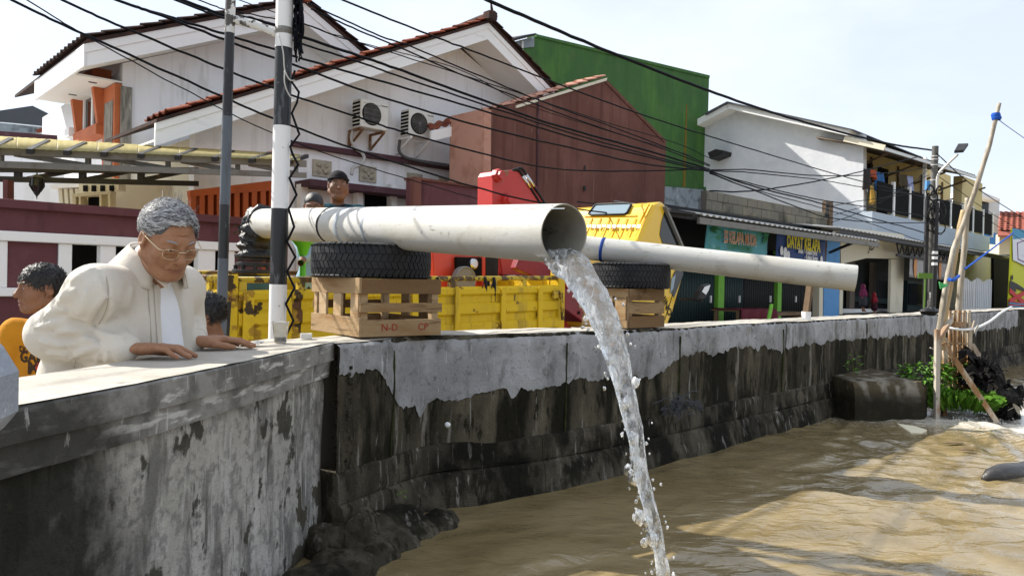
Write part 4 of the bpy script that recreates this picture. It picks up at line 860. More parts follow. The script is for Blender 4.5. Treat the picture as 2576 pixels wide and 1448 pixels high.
# ---- utility pole with lamp, secondary pipes, sign
up_ = thing('utility_pole', 'grey concrete utility pole with flyers and a tangle of cables', 'pole', P(2336, 790, 13.4)-Zv*.9)
ub = P(2336, 800, 13.4); ut = P(2353, 368, 13.4); ub0 = ub-(ut-ub)*.25
mb = MB(); mb.tube([ub0, ub, ut], [.085, .075, .055], 12); mb.build('shaft', 'concrete_pole', up_, smooth=40)
mb = MB(); mb.tube([P(2338, 795, 13.3), P(2342, 735, 13.3)], .085, 10); mb.build('flyer_wrap', 'flyers', up_, smooth=40)
for k, y in enumerate((392, 400, 414, 452, 500)):
    mb = MB(); p = ut.lerp(ub, (y-368)/432); mb.tube([p, p+(ub-ut).normalized()*.02], .066, 10); mb.build('steel_band', 'metal_sheet', up_)
mb = MB(); mb.tube([P(2326, 790, 13.3)-Zv*.4, P(2333, 500, 13.3)], .04, 8); mb.build('cable_duct', 'steel_dark', up_, smooth=40)
mb = MB(); mb.tube([P(2347, 790, 13.2)-Zv*.4, P(2356, 510, 13.2)], .045, 8); mb.build('cable_duct', 'steel_dark', up_, smooth=40)
for y in (632, 645, 660): mb = MB(); p = P(2352-(y-632)*.03, y, 13.2); mb.tube([p, p-Zv*.05], .05, 8); mb.build('white_ring', 'paint_white', up_)
mb = MB(); mb.tube([P(2333, 478, 13.25), P(2334, 455, 13.25)], .045, 8); mb.build('blue_bottle', 'sky_blue_paint', up_)
for k in range(9):                                  # coils of spare cable on the pole
    c = P(2350+random.uniform(-12, 14), random.choice((478, 500, 520, 545, 560))+random.uniform(-8, 8), 13.2); r = random.uniform(.05, .13); pts = [c+Vector((math.cos(t*.5)*r, .03*math.sin(t), math.sin(t*.5)*r*1.3+.02*math.sin(t*2.3+k))) for t in range(26)]
    mb = MB(); mb.tube(pts, .009, 5); mb.build('cable_coil', 'paint_black', up_, smooth=True)
lm = thing('street_lamp', 'solar street lamp on a slanting arm beside the utility pole', 'lamp', P(2358, 470, 13.3))
mb = MB(); mb.tube(catmull([P(2357, 480, 13.3), P(2360, 440, 13.3), P(2385, 412, 13.2), P(2410, 388, 13.1)], 5), .022, 7); mb.build('arm', 'metal_sheet', lm, smooth=True)
mb = MB(); c = P(2416, 377, 13.05); mb.prism([P(2400, 386, 13.0), P(2410, 368, 13.3), P(2436, 367, 13.3), P(2424, 384, 13.0)], Vector((.0, .0, .05))); mb.build('solar_head', 'steel_dark', lm, bevel=.008)
mat('sign_green', (.10, .19, .03), .6); sg = thing('green_sign', 'small yellow green sign fixed to the foot of the utility pole', 'sign', P(2330, 700, 13.15))
mb = MB(); mb.prism([P(2311, 686, 13.1), P(2347, 687, 13.1), P(2346, 701, 13.1), P(2310, 700, 13.1)], Vector((0, .02, 0))); mb.build('plate', 'sign_green', sg)
mb = MB(); mb.tube([P(2328, 700, 13.12), P(2324, 800, 13.12)], .015, 6); mb.build('stake', 'sign_green', sg)

# ---- white gate leaves, far houses
for i, (x0, x1, m, lb) in enumerate(((2421, 2448, 'paint_white', 'narrow white barred gate leaf left of the blue tinted one'), (2451, 2492, 'paint_white', 'wide white barred gate leaf backed with pale blue, far right'))):
    g_ = thing('gate_leaf', lb, 'gate', PB(x0, 780, 6.6)-Zv*.3, 'white gate leaves')
    a0_, a1_ = apx(x0, 6.6, 750), apx(x1, 6.6, 750); z0, z1 = PB(x0, 790, 6.6).z, PB(x0, 712, 6.6).z; nb = 7 if i == 0 else 10
    for k in range(nb): a_ = a0_+(a1_-a0_)*k/(nb-1); mb = MB(); mb.tube([W(a_, 6.6, z0-.3), W(a_, 6.6, z1+.12+.05*math.sin(k))], .025, 6); mb.build('bar', m, g_)
    for z_ in (z0+.15, z1-.15): mb = MB(); mb.sbox(a0_, a1_, 6.63, 6.66, z_-.03, z_+.03); mb.build('rail', m, g_)
    if i: mb = MB(); mb.sbox(a0_+.3, a1_, 6.68, 6.7, z0-.2, z1); mb.build('backing', 'blue_grey', g_)
fs_ = thing('far_shop', 'pale shed front with open shutter behind the white gate leaves', 'shop', PB(2470, 780, 8)-Zv*.5)
bplate([(2400, 628), (2560, 652), (2560, 830), (2400, 830)], 8.1, .2).build('wall', 'pale_cream', fs_)
bplate([(2500, 645), (2545, 650), (2545, 830), (2500, 830)], 8.0, .09).build('dark_opening', 'black_void', fs_)
fh = thing('flat_white_house', 'plain white flat roofed house beyond the bamboo poles', 'house', P(2490, 600, 44)-Zv*3)
mb = MB(); mb.prism([P(2440, 470, 44), P(2515, 500, 44), P(2508, 660, 44), P(2440, 660, 44)], Vector((2, 8, 0))); mb.build('wall', 'bumpy_plaster', fh)
mb = MB(); mb.prism([P(2470, 500, 43.9), P(2488, 505, 43.9), P(2484, 580, 43.9), P(2467, 575, 43.9)], Vector((0, .05, 0))); mb.build('window', 'dark_glass', fh)
mb = MB(); mb.prism([P(2456, 494, 43), P(2516, 506, 43), P(2516, 500, 43), P(2456, 484, 43)], Vector((0, .9, 0))); mb.build('ledge', 'board_white', fh)
bl_ = thing('blue_balcony', 'sky blue slatted balcony railing below the flat white house', 'railing', P(2470, 612, 38))
for k in range(14):
    x = 2442+k*4.6; mb = MB(); mb.prism([P(x, 574+k*1.1, 38), P(x+3.4, 575+k*1.1, 38), P(x+3, 608+k*.6, 38), P(x-.4, 607+k*.6, 38)], Vector((0, .05, 0))); mb.build('slat', 'sky_blue_paint', bl_)
mb = MB(); mb.bar(P(2440, 573, 37.9), P(2506, 589, 37.9), .06, .09); mb.build('rail', 'sky_blue_paint', bl_)
rh = thing('red_roofed_house', 'cream house with a red tiled roof at the right edge', 'house', P(2560, 600, 40)-Zv*3)
mb = MB(); mb.prism([P(2514, 590, 40.3), P(2640, 592, 40.3), P(2640, 720, 40.3), P(2512, 720, 40.3)], Vector((0, 6, 0))); mb.build('wall', 'cream', rh)
mat('far_tile', (.30, .10, .07), .8, [((.2, .06, .045), 3, .5, .65, .7)], .3, 20)
e0, e1 = P(2510, 592, 39.6), P(2640, 592, 39.6); t0, t1 = P(2516, 534, 43.5), P(2640, 534, 43.5)
mb = MB(); mb.prism([e0, e1, t1, t0], Vector((0, .0, -.08))); mb.build('roof_deck', 'far_tile', rh)
tm = tile_mesh(.42, .34); tm.materials.append(M('far_tile')); dn = (e0-t0).normalized(); ac = Vector((1, 0, 0)); nm_ = ac.cross(dn); nm_ = nm_ if nm_.z > 0 else -nm_; Rm = Matrix((dn, ac, nm_)).transposed().to_4x4()
for r in range(10):
    for k in range(7):
        o = bpy.data.objects.new('roof_tile', tm); SC.collection.objects.link(o); o.parent = rh
        o.matrix_local = Matrix.Translation(t0+dn*(r*.41)+ac*(.1+k*.33)+nm_*.06-ORG[rh]) @ Rm
# ---- printed banner at the right edge
BNR = 6.2
b3, q = banner('community_banner', [(2543, 574), (2680, 592), (2680, 792), (2534, 772)], BNR, 'print_lime', 'tall yellow and white banner with a purple lotus emblem at the right edge')
mb = MB(); mb.poly([at(0, 0)-Wv*.01, at(1, 0)-Wv*.01, at(1, .38)-Wv*.01, at(.5, .52)-Wv*.01, at(.03, .40)-Wv*.01]); mb.build('white_print', 'print_pale', b3)
mb = MB(); mb.poly([at(0, 0)-Wv*.014, at(.8, 0)-Wv*.014, at(.4, .06)-Wv*.014, at(.02, .14)-Wv*.014]); mb.build('teal_print', 'print_teal', b3)
hexp = [(.08, .18), (.33, .08), (.58, .14), (.60, .34), (.35, .44), (.10, .38)]
mb = MB(); mb.tube([at(u, v)-Wv*.014 for u, v in hexp+[hexp[0]]], .018, 4); mb.build('emblem_ring', 'print_purple', b3)
mb = MB(); mb.poly([at(.12, .32)-Wv*.016, at(.25, .34)-Wv*.016, at(.50, .37)-Wv*.016, at(.55, .32)-Wv*.016, at(.35, .36)-Wv*.016]); mb.build('emblem_lotus', 'print_purple', b3)
text_part('lettering', 'YAYASAN', .2, 'print_purple', b3, at(.33, .17), U, Zv*.9+U*.25, .012, squash=.9)
text_part('lettering', 'PONDOK', .13, 'print_purple', b3, at(.33, .41), U, Zv, .012)
p = at(.03, .66)-Wv*.014; mb = MB(); mb.poly([p+U*(.14*math.cos(t*.785))+Zv*(.1*math.sin(t*.785)+.1) for t in range(8)]); mb.build('printed_figure_head', 'print_black', b3)
mb = MB(); mb.poly([at(.0, .66)-Wv*.014, at(.10, .69)-Wv*.014, at(.26, .76)-Wv*.014, at(.25, .78)-Wv*.014, at(.08, .75)-Wv*.014, at(.10, .80)-Wv*.014, at(.0, .78)-Wv*.014]); mb.build('printed_figure', 'print_black', b3)
for s in (0, 1):
    mb = MB(); a_, c_ = (at(.0, .79), at(.24, .93)) if s else (at(.24, .78), at(.0, .93)); mb.bar(a_-Wv*.018, c_-Wv*.018, .16, .01, up=Wv); mb.build('printed_cross', 'print_red', b3)
for k in range(4):
    mb = MB(); mb.tube([at(u/8, .92+k*.022+.008*math.sin(u*1.6+k))-Wv*.014 for u in range(9)], .03, 4); mb.build('printed_wave', 'print_teal' if k % 2 else 'print_red', b3)
p = at(.28, .77)-Wv*.012; mb = MB(); mb.poly([p+U*(.35*math.cos(t*.5236))+Zv*(.36*math.sin(t*.5236)) for t in range(12)]); mb.build('printed_face', 'print_skin', b3)
# ---------------------------------------------------------------- crane truck with its cab tipped forward, pump and engine in the bed
mat('truck_yellow', (.60, .40, .012), .5, [((.50, .33, .012), 2.5, .5, .7, .7), ((.30, .20, .03), (9, 9, 1.2), .54, .66, .7), ((.10, .04, .015), 6, .64, .67, .85), ((.06, .03, .015), (22, 22, 3), .63, .67, .85)], .25, 60)
mat('bed_rust_yellow', (.62, .42, .015), .5, [((.38, .24, .02), 3, .5, .7, .8), ((.03, .018, .012), 4.2, .555, .575, .97), ((.16, .06, .02), 5, .535, .56, .6)], .3, 60)
mat('cab_yellow', (.74, .46, .02), .28, [((.62, .40, .02), 2, .5, .7, .5), ((.35, .2, .05), 14, .70, .74, .6)], .08, 80, coat=.3)
mat('crane_red', (.46, .035, .03), .4, [((.34, .03, .025), 3, .5, .7, .6), ((.22, .12, .06), 7, .64, .68, .9)], .15, 60)
mat('maroon_steel', (.20, .012, .022), .4, [((.12, .02, .02), 5, .55, .7, .6)], .15, 60)
mat('engine_red', (.50, .05, .025), .35, [((.3, .04, .03), 6, .6, .7, .6)], .1, 60)
mat('rubber', (.012, .012, .013), .55, [((.03, .03, .031), 9, .5, .7, .7)], .2, 90)
mat('chrome', (.55, .55, .55), .25, metal=1)
mat('rail_paint', (.50, .35, .03), .5, [((.06, .035, .02), 9, .50, .54, .95), ((.2, .09, .03), 12, .56, .62, .8)], .3, 70)
mat('pump_green', (.018, .065, .058), .45, [((.04, .11, .10), 5, .5, .7, .7), ((.2, .1, .05), 9, .68, .72, .7)], .2, 60)
mat('black_plastic', (.010, .010, .011), .30, [((.02, .02, .021), 20, .5, .7, .6)], .8, 55)
mat('glass_sky', (.20, .27, .32), .08, spec=.8)
TB = 4.6
tr = thing('crane_truck', 'yellow flatbed crane truck behind the wall with its cab tipped forward', 'truck', W(4.5, 5.5, -.2))
def plane_pt(px, py, p0, n):
    r = ray(px, py); return C0 + r*((p0-C0).dot(n)/r.dot(n))
aL = apx(600, TB); aR = apx(1404, TB); zl = PB(600, 738, TB).z; zr = PB(1404, 722, TB).z; DPT = 1.85
def tz(a): return zl+(zr-zl)*(a-aL)/(aR-aL)
def side(b0, b1, z0, z1, a0=aL, a1=aR):             # plate following the bed's slight slope; heights are measured from its top
    mb = MB(); mb.prism([W(a0, b0, tz(a0)+z0), W(a1, b0, tz(a1)+z0), W(a1, b0, tz(a1)+z1), W(a0, b0, tz(a0)+z1)], Wv*(b1-b0)); return mb
am = apx(760, TB)
side(TB, TB+.03, -.62, 0, aL, am).build('side_panel', 'bed_rust_yellow', tr)
side(TB, TB+.03, -.62, 0, am+.003, aR).build('side_panel', 'truck_yellow', tr)
for z0, z1 in ((-.04, 0), (-.20, -.13), (-.36, -.29), (-.55, -.45)):
    for a0_, a1_, m in ((aL, am, 'bed_rust_yellow'), (am+.003, aR, 'truck_yellow')):
        mb = MB(); mb.prism([W(a0_, TB-.001, tz(a0_)+z0-.02), W(a0_, TB-.024, tz(a0_)+z0), W(a0_, TB-.024, tz(a0_)+z1), W(a0_, TB-.001, tz(a0_)+z1+.02)], U*(a1_-a0_)+Zv*(tz(a1_)-tz(a0_))); mb.build('pressed_rib', m, tr)
for x, w_ in ((622, .07), (720, .06), (905, .05), (1040, .05), (1148, .05), (1263, .055), (1356, .055)):
    a_ = apx(x, TB); side(TB-.04, TB-.025, -.62, .01, a_-w_/2, a_+w_/2).build('stile', 'truck_yellow' if x > 700 else 'bed_rust_yellow', tr)
mb = MB(); mb.tube([W(aL-.05, TB+.01, tz(aL)+.085), W(aR, TB+.01, tz(aR)+.085)], .022, 10); mb.build('side_rail', 'rail_paint', tr, smooth=True)
for x in (612, 760, 905, 1020, 1140, 1245, 1320): a_ = apx(x, TB); side(TB-.01, TB+.03, .001, .075, a_-.025, a_+.025).build('rail_post', 'rail_paint', tr)
mb = MB(); mb.sbox(aL-.07, aL-.002, TB-.02, TB+.08, .4, tz(aL)+.12); mb.build('corner_post', 'bed_rust_yellow', tr, bevel=.008)
mb = MB(); mb.bar(W(aL-.075, TB-.03, tz(aL)-.05), W(aL-.09, TB-.04, tz(aL)-.33), .03, .03); mb.build('hinge_pin', 'steel_dark', tr)
boxpart('tailgate', 'bed_rust_yellow', tr, aL-.05, aL-.01, TB+.09, TB+DPT, zl-.6, zl+.02)
mb = MB(); mb.tube([W(aL-.05, TB, tz(aL)+.095), W(aL-.05, TB+DPT, tz(aL)+.10)], .024, 10); mb.build('tail_rail', 'rail_paint', tr, smooth=True)
for b_ in (TB+.3, TB+.9, TB+1.5): boxpart('rail_post', 'rail_paint', tr, aL-.06, aL-.03, b_, b_+.05, zl+.021, zl+.09)
side(TB+DPT, TB+DPT+.03, -.62, .04).build('far_side_panel', 'truck_yellow', tr)
mb = MB(); mb.tube([W(aL, TB+DPT, tz(aL)+.12), W(aR, TB+DPT, tz(aR)+.12)], .022, 8); mb.build('far_side_rail', 'rail_paint', tr, smooth=True)
side(TB+.031, TB+DPT-.002, -.60, -.50).build('bed_floor', 'truck_yellow', tr)
boxpart('headboard', 'truck_yellow', tr, aR, aR+.05, TB+.1, TB+DPT, zr-.6, zr+.08)
mb = MB(); mb.sbox(aR+.001, aR+.09, TB-.02, TB+.09, .4, PB(1410, 667, TB).z); mb.build('front_post', 'truck_yellow', tr, bevel=.006)
mb = MB(); mb.sbox(aR-.62, aR-.54, TB+1.0, TB+1.1, zr-.5, zr+.32); mb.build('inner_post', 'truck_yellow', tr)
mb = MB(); mb.sbox(aR-.09, aR-.005, TB-.045, TB-.021, zr-.10, zr-.03); mb.bar(W(aR-.01, TB-.06, zr-.05), W(aR+.02, TB-.06, zr-.30), .022, .022); mb.build('drop_latch', 'rail_paint', tr)
for x, l in ((1100, .07), (1220, .10), (1242, .13), (848, .06)):   # frayed ties knotted round the rail
    p = PB(x, 706, TB-.02); mb = MB(); mb.tube([p+Zv*.03, p-Zv*.02+U*.01, p-Zv*l+U*.02], [.012, .016, .004], 5); mb.tube([p+Zv*.02, p-Zv*l*.6-U*.03], .006, 4); mb.build('rail_tie', 'rubber', tr)
boxpart('chassis', 'steel_dark', tr, aL+.1, aR+2.2, TB+.4, TB+1.4, .25, .45)
def wheel(a, b):
    mb = MB(); mb.lathe([(.2, -.12), (.36, -.12), (.40, -.08), (.40, .08), (.36, .12), (.2, .12)], 24, W(a, b, .2), U, Zv, -Wv, closed=True); w_ = mb.build('wheel', 'rubber', tr, smooth=40)
    mb = MB(); mb.lathe([(.01, -.06), (.2, -.08), (.2, .08), (.01, .06)], 16, W(a, b, .2), U, Zv, -Wv); mb.build('rim', 'steel_grey', w_)
for a_ in (aL+.9, aR+1.6):
    for b_ in (TB+.12, TB+DPT-.12): wheel(a_, b_)
# crane
CB = 5.45
def cpl(pts, b, t, nm, m, bev=.012): return bplate(pts, b, t).build(nm, m, tr, bevel=bev)
cpl([(1241, 441), (1247, 430), (1294, 427), (1309, 434), (1380, 520), (1420, 600), (1239, 600)], CB, .24, 'boom_knuckle', 'crane_red')
for x, y in ((1250, 442), (1272, 503)):
    mb = MB(); c = PB(x, y, CB); mb.lathe([(.0, .085), (.045, .085), (.048, .05), (.062, .045), (.07, .0), (.07, -.01)], 8, c, U, Zv, -Wv); mb.build('pivot_bolt', 'crane_red', tr, smooth=30)
mb = MB(); mb.prism([PB(1338, 466, CB+.05), PB(1345, 464, CB+.05), PB(1351, 472, CB+.05), PB(1349, 488, CB+.05), PB(1338, 478, CB+.05)], Wv*.05); mb.build('lug', 'crane_red', tr)
for dx, dy in ((0, 0), (9, -3)):
    mb = MB(); mb.tube(catmull([PB(1284+dx, 432+dy, CB+.02), PB(1302+dx, 427+dy, CB), PB(1314+dx, 442+dy, CB), PB(1330+dx, 466+dy, CB), PB(1358+dx, 510+dy, CB), PB(1385+dx, 550+dy, CB)], 6), .016, 7); mb.build('hydraulic_hose', 'rubber', tr, smooth=True)
    mb = MB(); mb.tube([PB(1314+dx, 443+dy, CB), PB(1333+dx, 471+dy, CB)], .02, 8); mb.build('hose_fitting', 'chrome', tr, smooth=True)
cpl([(1250, 600), (1420, 600), (1440, 850), (1290, 850)], CB+.03, .3, 'crane_column', 'crane_red')
mb = MB(); mb.bar(PB(1296, 655, CB-.4), PB(1400, 702, CB-.55), .12, .16); mb.build('stabiliser_beam', 'maroon_steel', tr, bevel=.01)
cpl([(1420, 690), (1448, 700), (1471, 764), (1470, 812), (1421, 778)], TB+.25, .3, 'outrigger_box', 'maroon_steel')
cpl([(1412, 664), (1432, 668), (1440, 720), (1416, 716)], TB+.15, .08, 'outrigger_bracket', 'crane_red')
mb = MB(); c = PB(1426, 714, TB+.15); mb.lathe([(.0, .06), (.045, .06), (.05, 0)], 10, c, U, Zv, -Wv); mb.build('pivot_bolt', 'crane_red', tr)
mb = MB(); mb.lathe([(.0, .005), (.018, .004), (.018, 0)], 10, PB(1456, 786, TB+.245), U, Zv, -Wv); mb.build('pin_hole', 'black_void', tr)
mb = MB(); mb.sbox(aR+.15, aR+.55, TB+.7, TB+1.2, .95, 1.36); mb.build('valve_block', 'steel_dark', tr, bevel=.02)
# tipped cab
CW = 1.72; prof = [(1667, 507), (1676, 516), (1715, 622), (1721, 690), (1694, 785), (1676, 830), (1590, 835), (1560, 690), (1599, 610), (1610, 598), (1648, 512)]
mb = MB(); mb.prism([PB(x, y, TB) for x, y in prof], Wv*CW); cab = mb.build('cab', 'cab_yellow', tr, smooth=35, bevel=.035)
Pa, Pf = PB(1648, 512, TB), PB(1599, 610, TB); rn = (Pf-Pa).cross(Wv).normalized()
if rn.dot(C0-Pa) < 0: rn = -rn
def rp_(px, py, o=.0): return plane_pt(px, py, Pa+rn*o, rn)
win = [(1481, 537), (1496, 517), (1503, 514), (1581, 511), (1588, 515), (1578, 534), (1571, 539), (1487, 541)]
mb = MB(); mb.prism([rp_(x, y, .012) for x, y in win], -rn*.03); w_ = mb.build('rear_window', 'glass_sky', cab)
mb = MB(); mb.tube([rp_(x, y, .012) for x, y in win+[win[0]]], .014, 6); mb.build('window_seal', 'rubber', w_, smooth=True)
for k in range(7):
    x = 1490+k*22; mb = MB(); mb.bar(rp_(x, 548, .0), rp_(x-24, 592, .0), .016, .009, up=rn); mb.build('pressed_rib', 'cab_yellow', cab, bevel=.006)
for x0, y0, x1, y1 in ((1470, 544, 1602, 542), (1632, 512, 1606, 560), (1640, 513, 1612, 566)):
    mb = MB(); mb.bar(rp_(x0, y0, .004), rp_(x1, y1, .0), .014, .010, up=rn); mb.build('pressed_line', 'cab_yellow', cab)
mat('worn_white', (.72, .72, .68), .5)
for k in range(11):                                 # remains of painted letters
    x = 1478+k*12.5; h = 6 if k % 3 else 4; mb = MB(); mb.poly([rp_(x, 565, .016), rp_(x+9, 564.5, .016), rp_(x+7, 565+h+3, .016), rp_(x-2, 566+h, .016)]); mb.build('worn_lettering', 'worn_white', cab)
sw = [(1673, 528), (1711, 618), (1667, 612), (1660, 590), (1664, 560)]
mb = MB(); mb.prism([PB(x, y, TB-.006) for x, y in sw], Wv*.004); w2 = mb.build('side_window', 'dark_glass', cab)
mb = MB(); mb.bar(PB(1672, 520, TB-.02), PB(1716, 622, TB-.02), .03, .04, up=Wv); mb.build('roof_gutter', 'steel_grey', cab)
mb = MB(); mb.prism([PB(x, y, TB-.006) for x, y in ((1694, 690), (1717, 648), (1719, 690), (1696, 748), (1688, 735))], Wv*.004); mb.build('windscreen_corner', 'dark_glass', cab)
mb = MB(); mb.prism([PB(x, y, TB-.010) for x, y in ((1690, 700), (1700, 690), (1694, 725), (1686, 738))], Wv*.003); mb.build('quarter_light', 'glass_sky', cab)
h0, h1_ = PB(1664, 742, TB), PB(1685, 790, TB); hd = (h1_-h0).normalized(); hu = hd.cross(Wv).normalized(); hu = hu if hu.dot(U) > 0 else -hu
text_part('lettering', 'HINO', .115, 'print_black', cab, (h0+h1_)/2+Wv*-.003, hd, hu, .004, bold=.003)
mb = MB(); mb.bar(PB(1694, 735, TB-.003), PB(1672, 805, TB-.003), .003, .008, up=Wv); mb.build('panel_gap', 'rubber', cab)
mb = MB(); mb.tube(catmull([PB(1712, 752, TB-.02), PB(1735, 752, TB-.25), PB(1766, 757, TB-.4)], 4), .014, 6); ma_ = mb.build('mirror_arm', 'rubber', tr, smooth=True)
mq = [PB(x, y, TB-.44) for x, y in ((1756, 750), (1762, 732), (1771, 718), (1789, 713), (1786, 728), (1777, 748), (1768, 753))]
mb = MB(); mb.prism(mq, Wv*.06); mr_ = mb.build('mirror', 'rubber', tr, bevel=.012)
mb = MB(); mb.prism([PB(x, y, TB-.446) for x, y in ((1766, 733), (1773, 721), (1787, 716), (1783, 729), (1776, 741))], Wv*.003); mb.build('mirror_glass', 'chrome', mr_)

# engine in the bed
en = thing('engine_set', 'red engine set with grey flywheel standing in the truck bed', 'engine', W(apx(1160, 5.4), 5.4, .72))
EB = 5.35
def epl(pts, b, t, nm, m, bev=.01): return bplate(pts, b, t).build(nm, m, en, bevel=bev)
epl([(1088, 630), (1222, 632), (1222, 752), (1096, 752)], EB, .5, 'housing', 'engine_red')
epl([(1150, 646), (1214, 648), (1214, 700), (1152, 700)], EB-.05, .05, 'radiator', 'black_void')
epl([(1214, 630), (1222, 630), (1222, 735), (1214, 735)], EB-.06, .06, 'frame_bar', 'engine_red')
epl([(1222, 640), (1255, 640), (1252, 752), (1222, 752)], EB+.1, .3, 'air_cleaner', 'rubber')
mb = MB(); mb.lathe([(.0, .03), (.035, .03), (.05, .02), (.055, 0)], 16, PB(1190, 664, EB-.05), U, Zv, -Wv); mb.build('hub_cover', 'chrome', en, smooth=30)
mb = MB(); mb.lathe([(.0, .03), (.1, .03), (.115, .04), (.125, .03), (.125, -.03), (.0, -.03)], 24, PB(1167, 703, EB-.1), U, Zv, -Wv); mb.build('flywheel', 'steel_grey', en, smooth=30)
# green pump under the pipe elbow
pc = P(642, 690, 5.62)
pm = thing('water_pump', 'dark green water pump under the black wrapped elbow in the truck bed', 'pump', Vector((pc.x, pc.y, .72)))
mb = MB(); mb.lathe([(.0, .16), (.10, .16), (.135, .13), (.15, .06), (.155, -.3), (.14, -.42), (.0, -.42)], 24, Vector((pc.x, pc.y, 1.14))); mb.build('casing', 'pump_green', pm, smooth=40)
for z_, r_, h_, m in ((1.31, .165, .03, 'black_plastic'), (1.36, .14, .035, 'black_plastic'), (1.405, .13, .02, 'steel_dark'), (1.43, .15, .025, 'black_plastic')):
    mb = MB(); mb.lathe([(.0, 0), (r_, 0), (r_*1.02, h_/2), (r_, h_), (.0, h_)], 20, Vector((pc.x, pc.y, z_))); mb.build('flange', m, pm, smooth=35)
for k in range(10):
    q = k*math.pi/5; mb = MB(); mb.lathe([(.0, .03), (.012, .03), (.012, -.03)], 6, Vector((pc.x+math.cos(q)*.15, pc.y+math.sin(q)*.15, 1.34))); mb.build('bolt', 'steel_dark', pm)
# ---------------------------------------------------------------- pipes, tyres, crates, the water jet, small things on the wall
mat('pvc', (.47, .465, .435), .42, [((.52, .515, .49), 3, .4, .65, .7), ((.30, .275, .22), 7, .58, .68, .5), ((.20, .18, .15), 26, .64, .70, .55), ((.40, .36, .26), (1.5, 1.5, 6), .50, .70, .55), ((.22, .19, .13), (3, 3, 18), .63, .72, .55), ((.12, .1, .075), (8, 8, 60), .66, .70, .75), ((.10, .09, .075), (40, 6, 30), .68, .71, .7)], .12, 60)
mat('pvc_in', (.30, .285, .24), .5, [((.16, .14, .10), 6, .5, .68, .7), ((.05, .045, .03), (6, 6, 20), .62, .70, .8)], .2, 50)
mat('grey_band', (.27, .30, .33), .5); mat('blue_cord', (.02, .05, .22), .7); mat('print_red_ink', (.36, .24, .23), .6)
mat('crate_wood', (.45, .33, .20), .8, [((.34, .20, .09), (3, 3, 14), .45, .65, .8), ((.18, .10, .05), (4, 4, 40), .56, .70, .7), ((.07, .045, .025), 9, .69, .73, .8)], .4, 70)
mat('crate_wood_shade', (.20, .125, .065), .8, [((.18, .095, .04), (3, 3, 14), .45, .65, .8), ((.07, .04, .02), 7, .60, .72, .7)], .4, 70)  # darker copy of the wood, shade painted in for sides facing off the sun
mat('tyre_rubber', (.016, .017, .019), .62, [((.035, .036, .038), 5, .45, .65, .7), ((.05, .048, .043), 14, .62, .7, .4)], .15, 90)
mat('clear_cup', (.92, .92, .9), .25, trans=.9, ior=1.35); mat('coffee', (.035, .014, .006), .15); mat('tape_white', (.66, .64, .58), .6); mat('paper', (.62, .60, .55), .8, [((.3, .3, .3), 30, .6, .65, .6)])
p1a, p1b = Vector((-1.944, 5.66, 1.695)), Vector((.188, 2.71, 1.469)); pd = (p1b-p1a).normalized()
def pipe(name, a, b, r, label, nmat='pvc'):
    root = thing(name, label, 'pipe', (a+b)/2-Zv*r); d = (b-a).normalized(); X = d.cross(Zv).normalized(); Y = X.cross(d); L = (b-a).length; n = 56
    mb = MB(); mb.lathe([(r*.6, .0), (r*.985, 0), (r, .004)]+[(r*(1+.0015*math.sin(k*1.7)), L*k/12) for k in range(1, 12)]+[(r, L-.004), (r*.992, L)], n, a, X, Y, d); mb.build('shell', nmat, root, smooth=40)
    mb = MB(); mb.lathe([(r*.992, L), (r*.945, L-.001), (r*.94, L-.01), (r*.94, L*.45), (.0, L*.45)], n, a, X, Y, d); mb.build('bore', 'pvc_in', root, smooth=40)
    return root, d, X, Y, L
R1 = .110
pp, d1, X1_, Y1_, L1 = pipe('large_pipe', p1a, p1b, R1, 'large white plastic pipe pouring water, laid over the bigger tyre')
def t_of(px): # distance along the pipe where the picture column crosses its axis
    t = (px-1288)/FPX; k = (p1a.x-t*p1a.y)/(t*(p1b.y-p1a.y)-(p1b.x-p1a.x)); return k*L1
for px, wd, m, rr, nm in ((838, .028, 'rubber', 1.03, 'rubber_strap'), (884, .06, 'grey_band', 1.004, 'painted_band'), (954, .035, 'grey_band', 1.004, 'painted_band')):
    s_ = t_of(px); mb = MB(); mb.lathe([(R1*.99, -wd/2), (R1*rr, -wd/2+.002), (R1*rr, wd/2-.002), (R1*.99, wd/2)], 48, p1a+d1*s_, X1_, Y1_, d1); mb.build(nm, m, pp, smooth=40)
for k in range(16):                                 # printed marking line along the upper side
    s_ = t_of(900)+k*(L1*.53/16)+random.uniform(0, .03); a_ = math.radians(52); o = X1_*math.cos(a_)+Y1_*math.sin(a_); tq = -X1_*math.sin(a_)+Y1_*math.cos(a_)
    c = p1a+d1*s_+o*(R1*1.003); w_ = .045 if k % 3 == 0 else .02; mb = MB(); mb.poly([c-d1*w_-tq*.0025, c+d1*w_-tq*.0025, c+d1*w_+tq*.0025, c-d1*w_+tq*.0025]); mb.build('printed_mark', 'print_red_ink' if k % 3 else 'grey_band', pp)
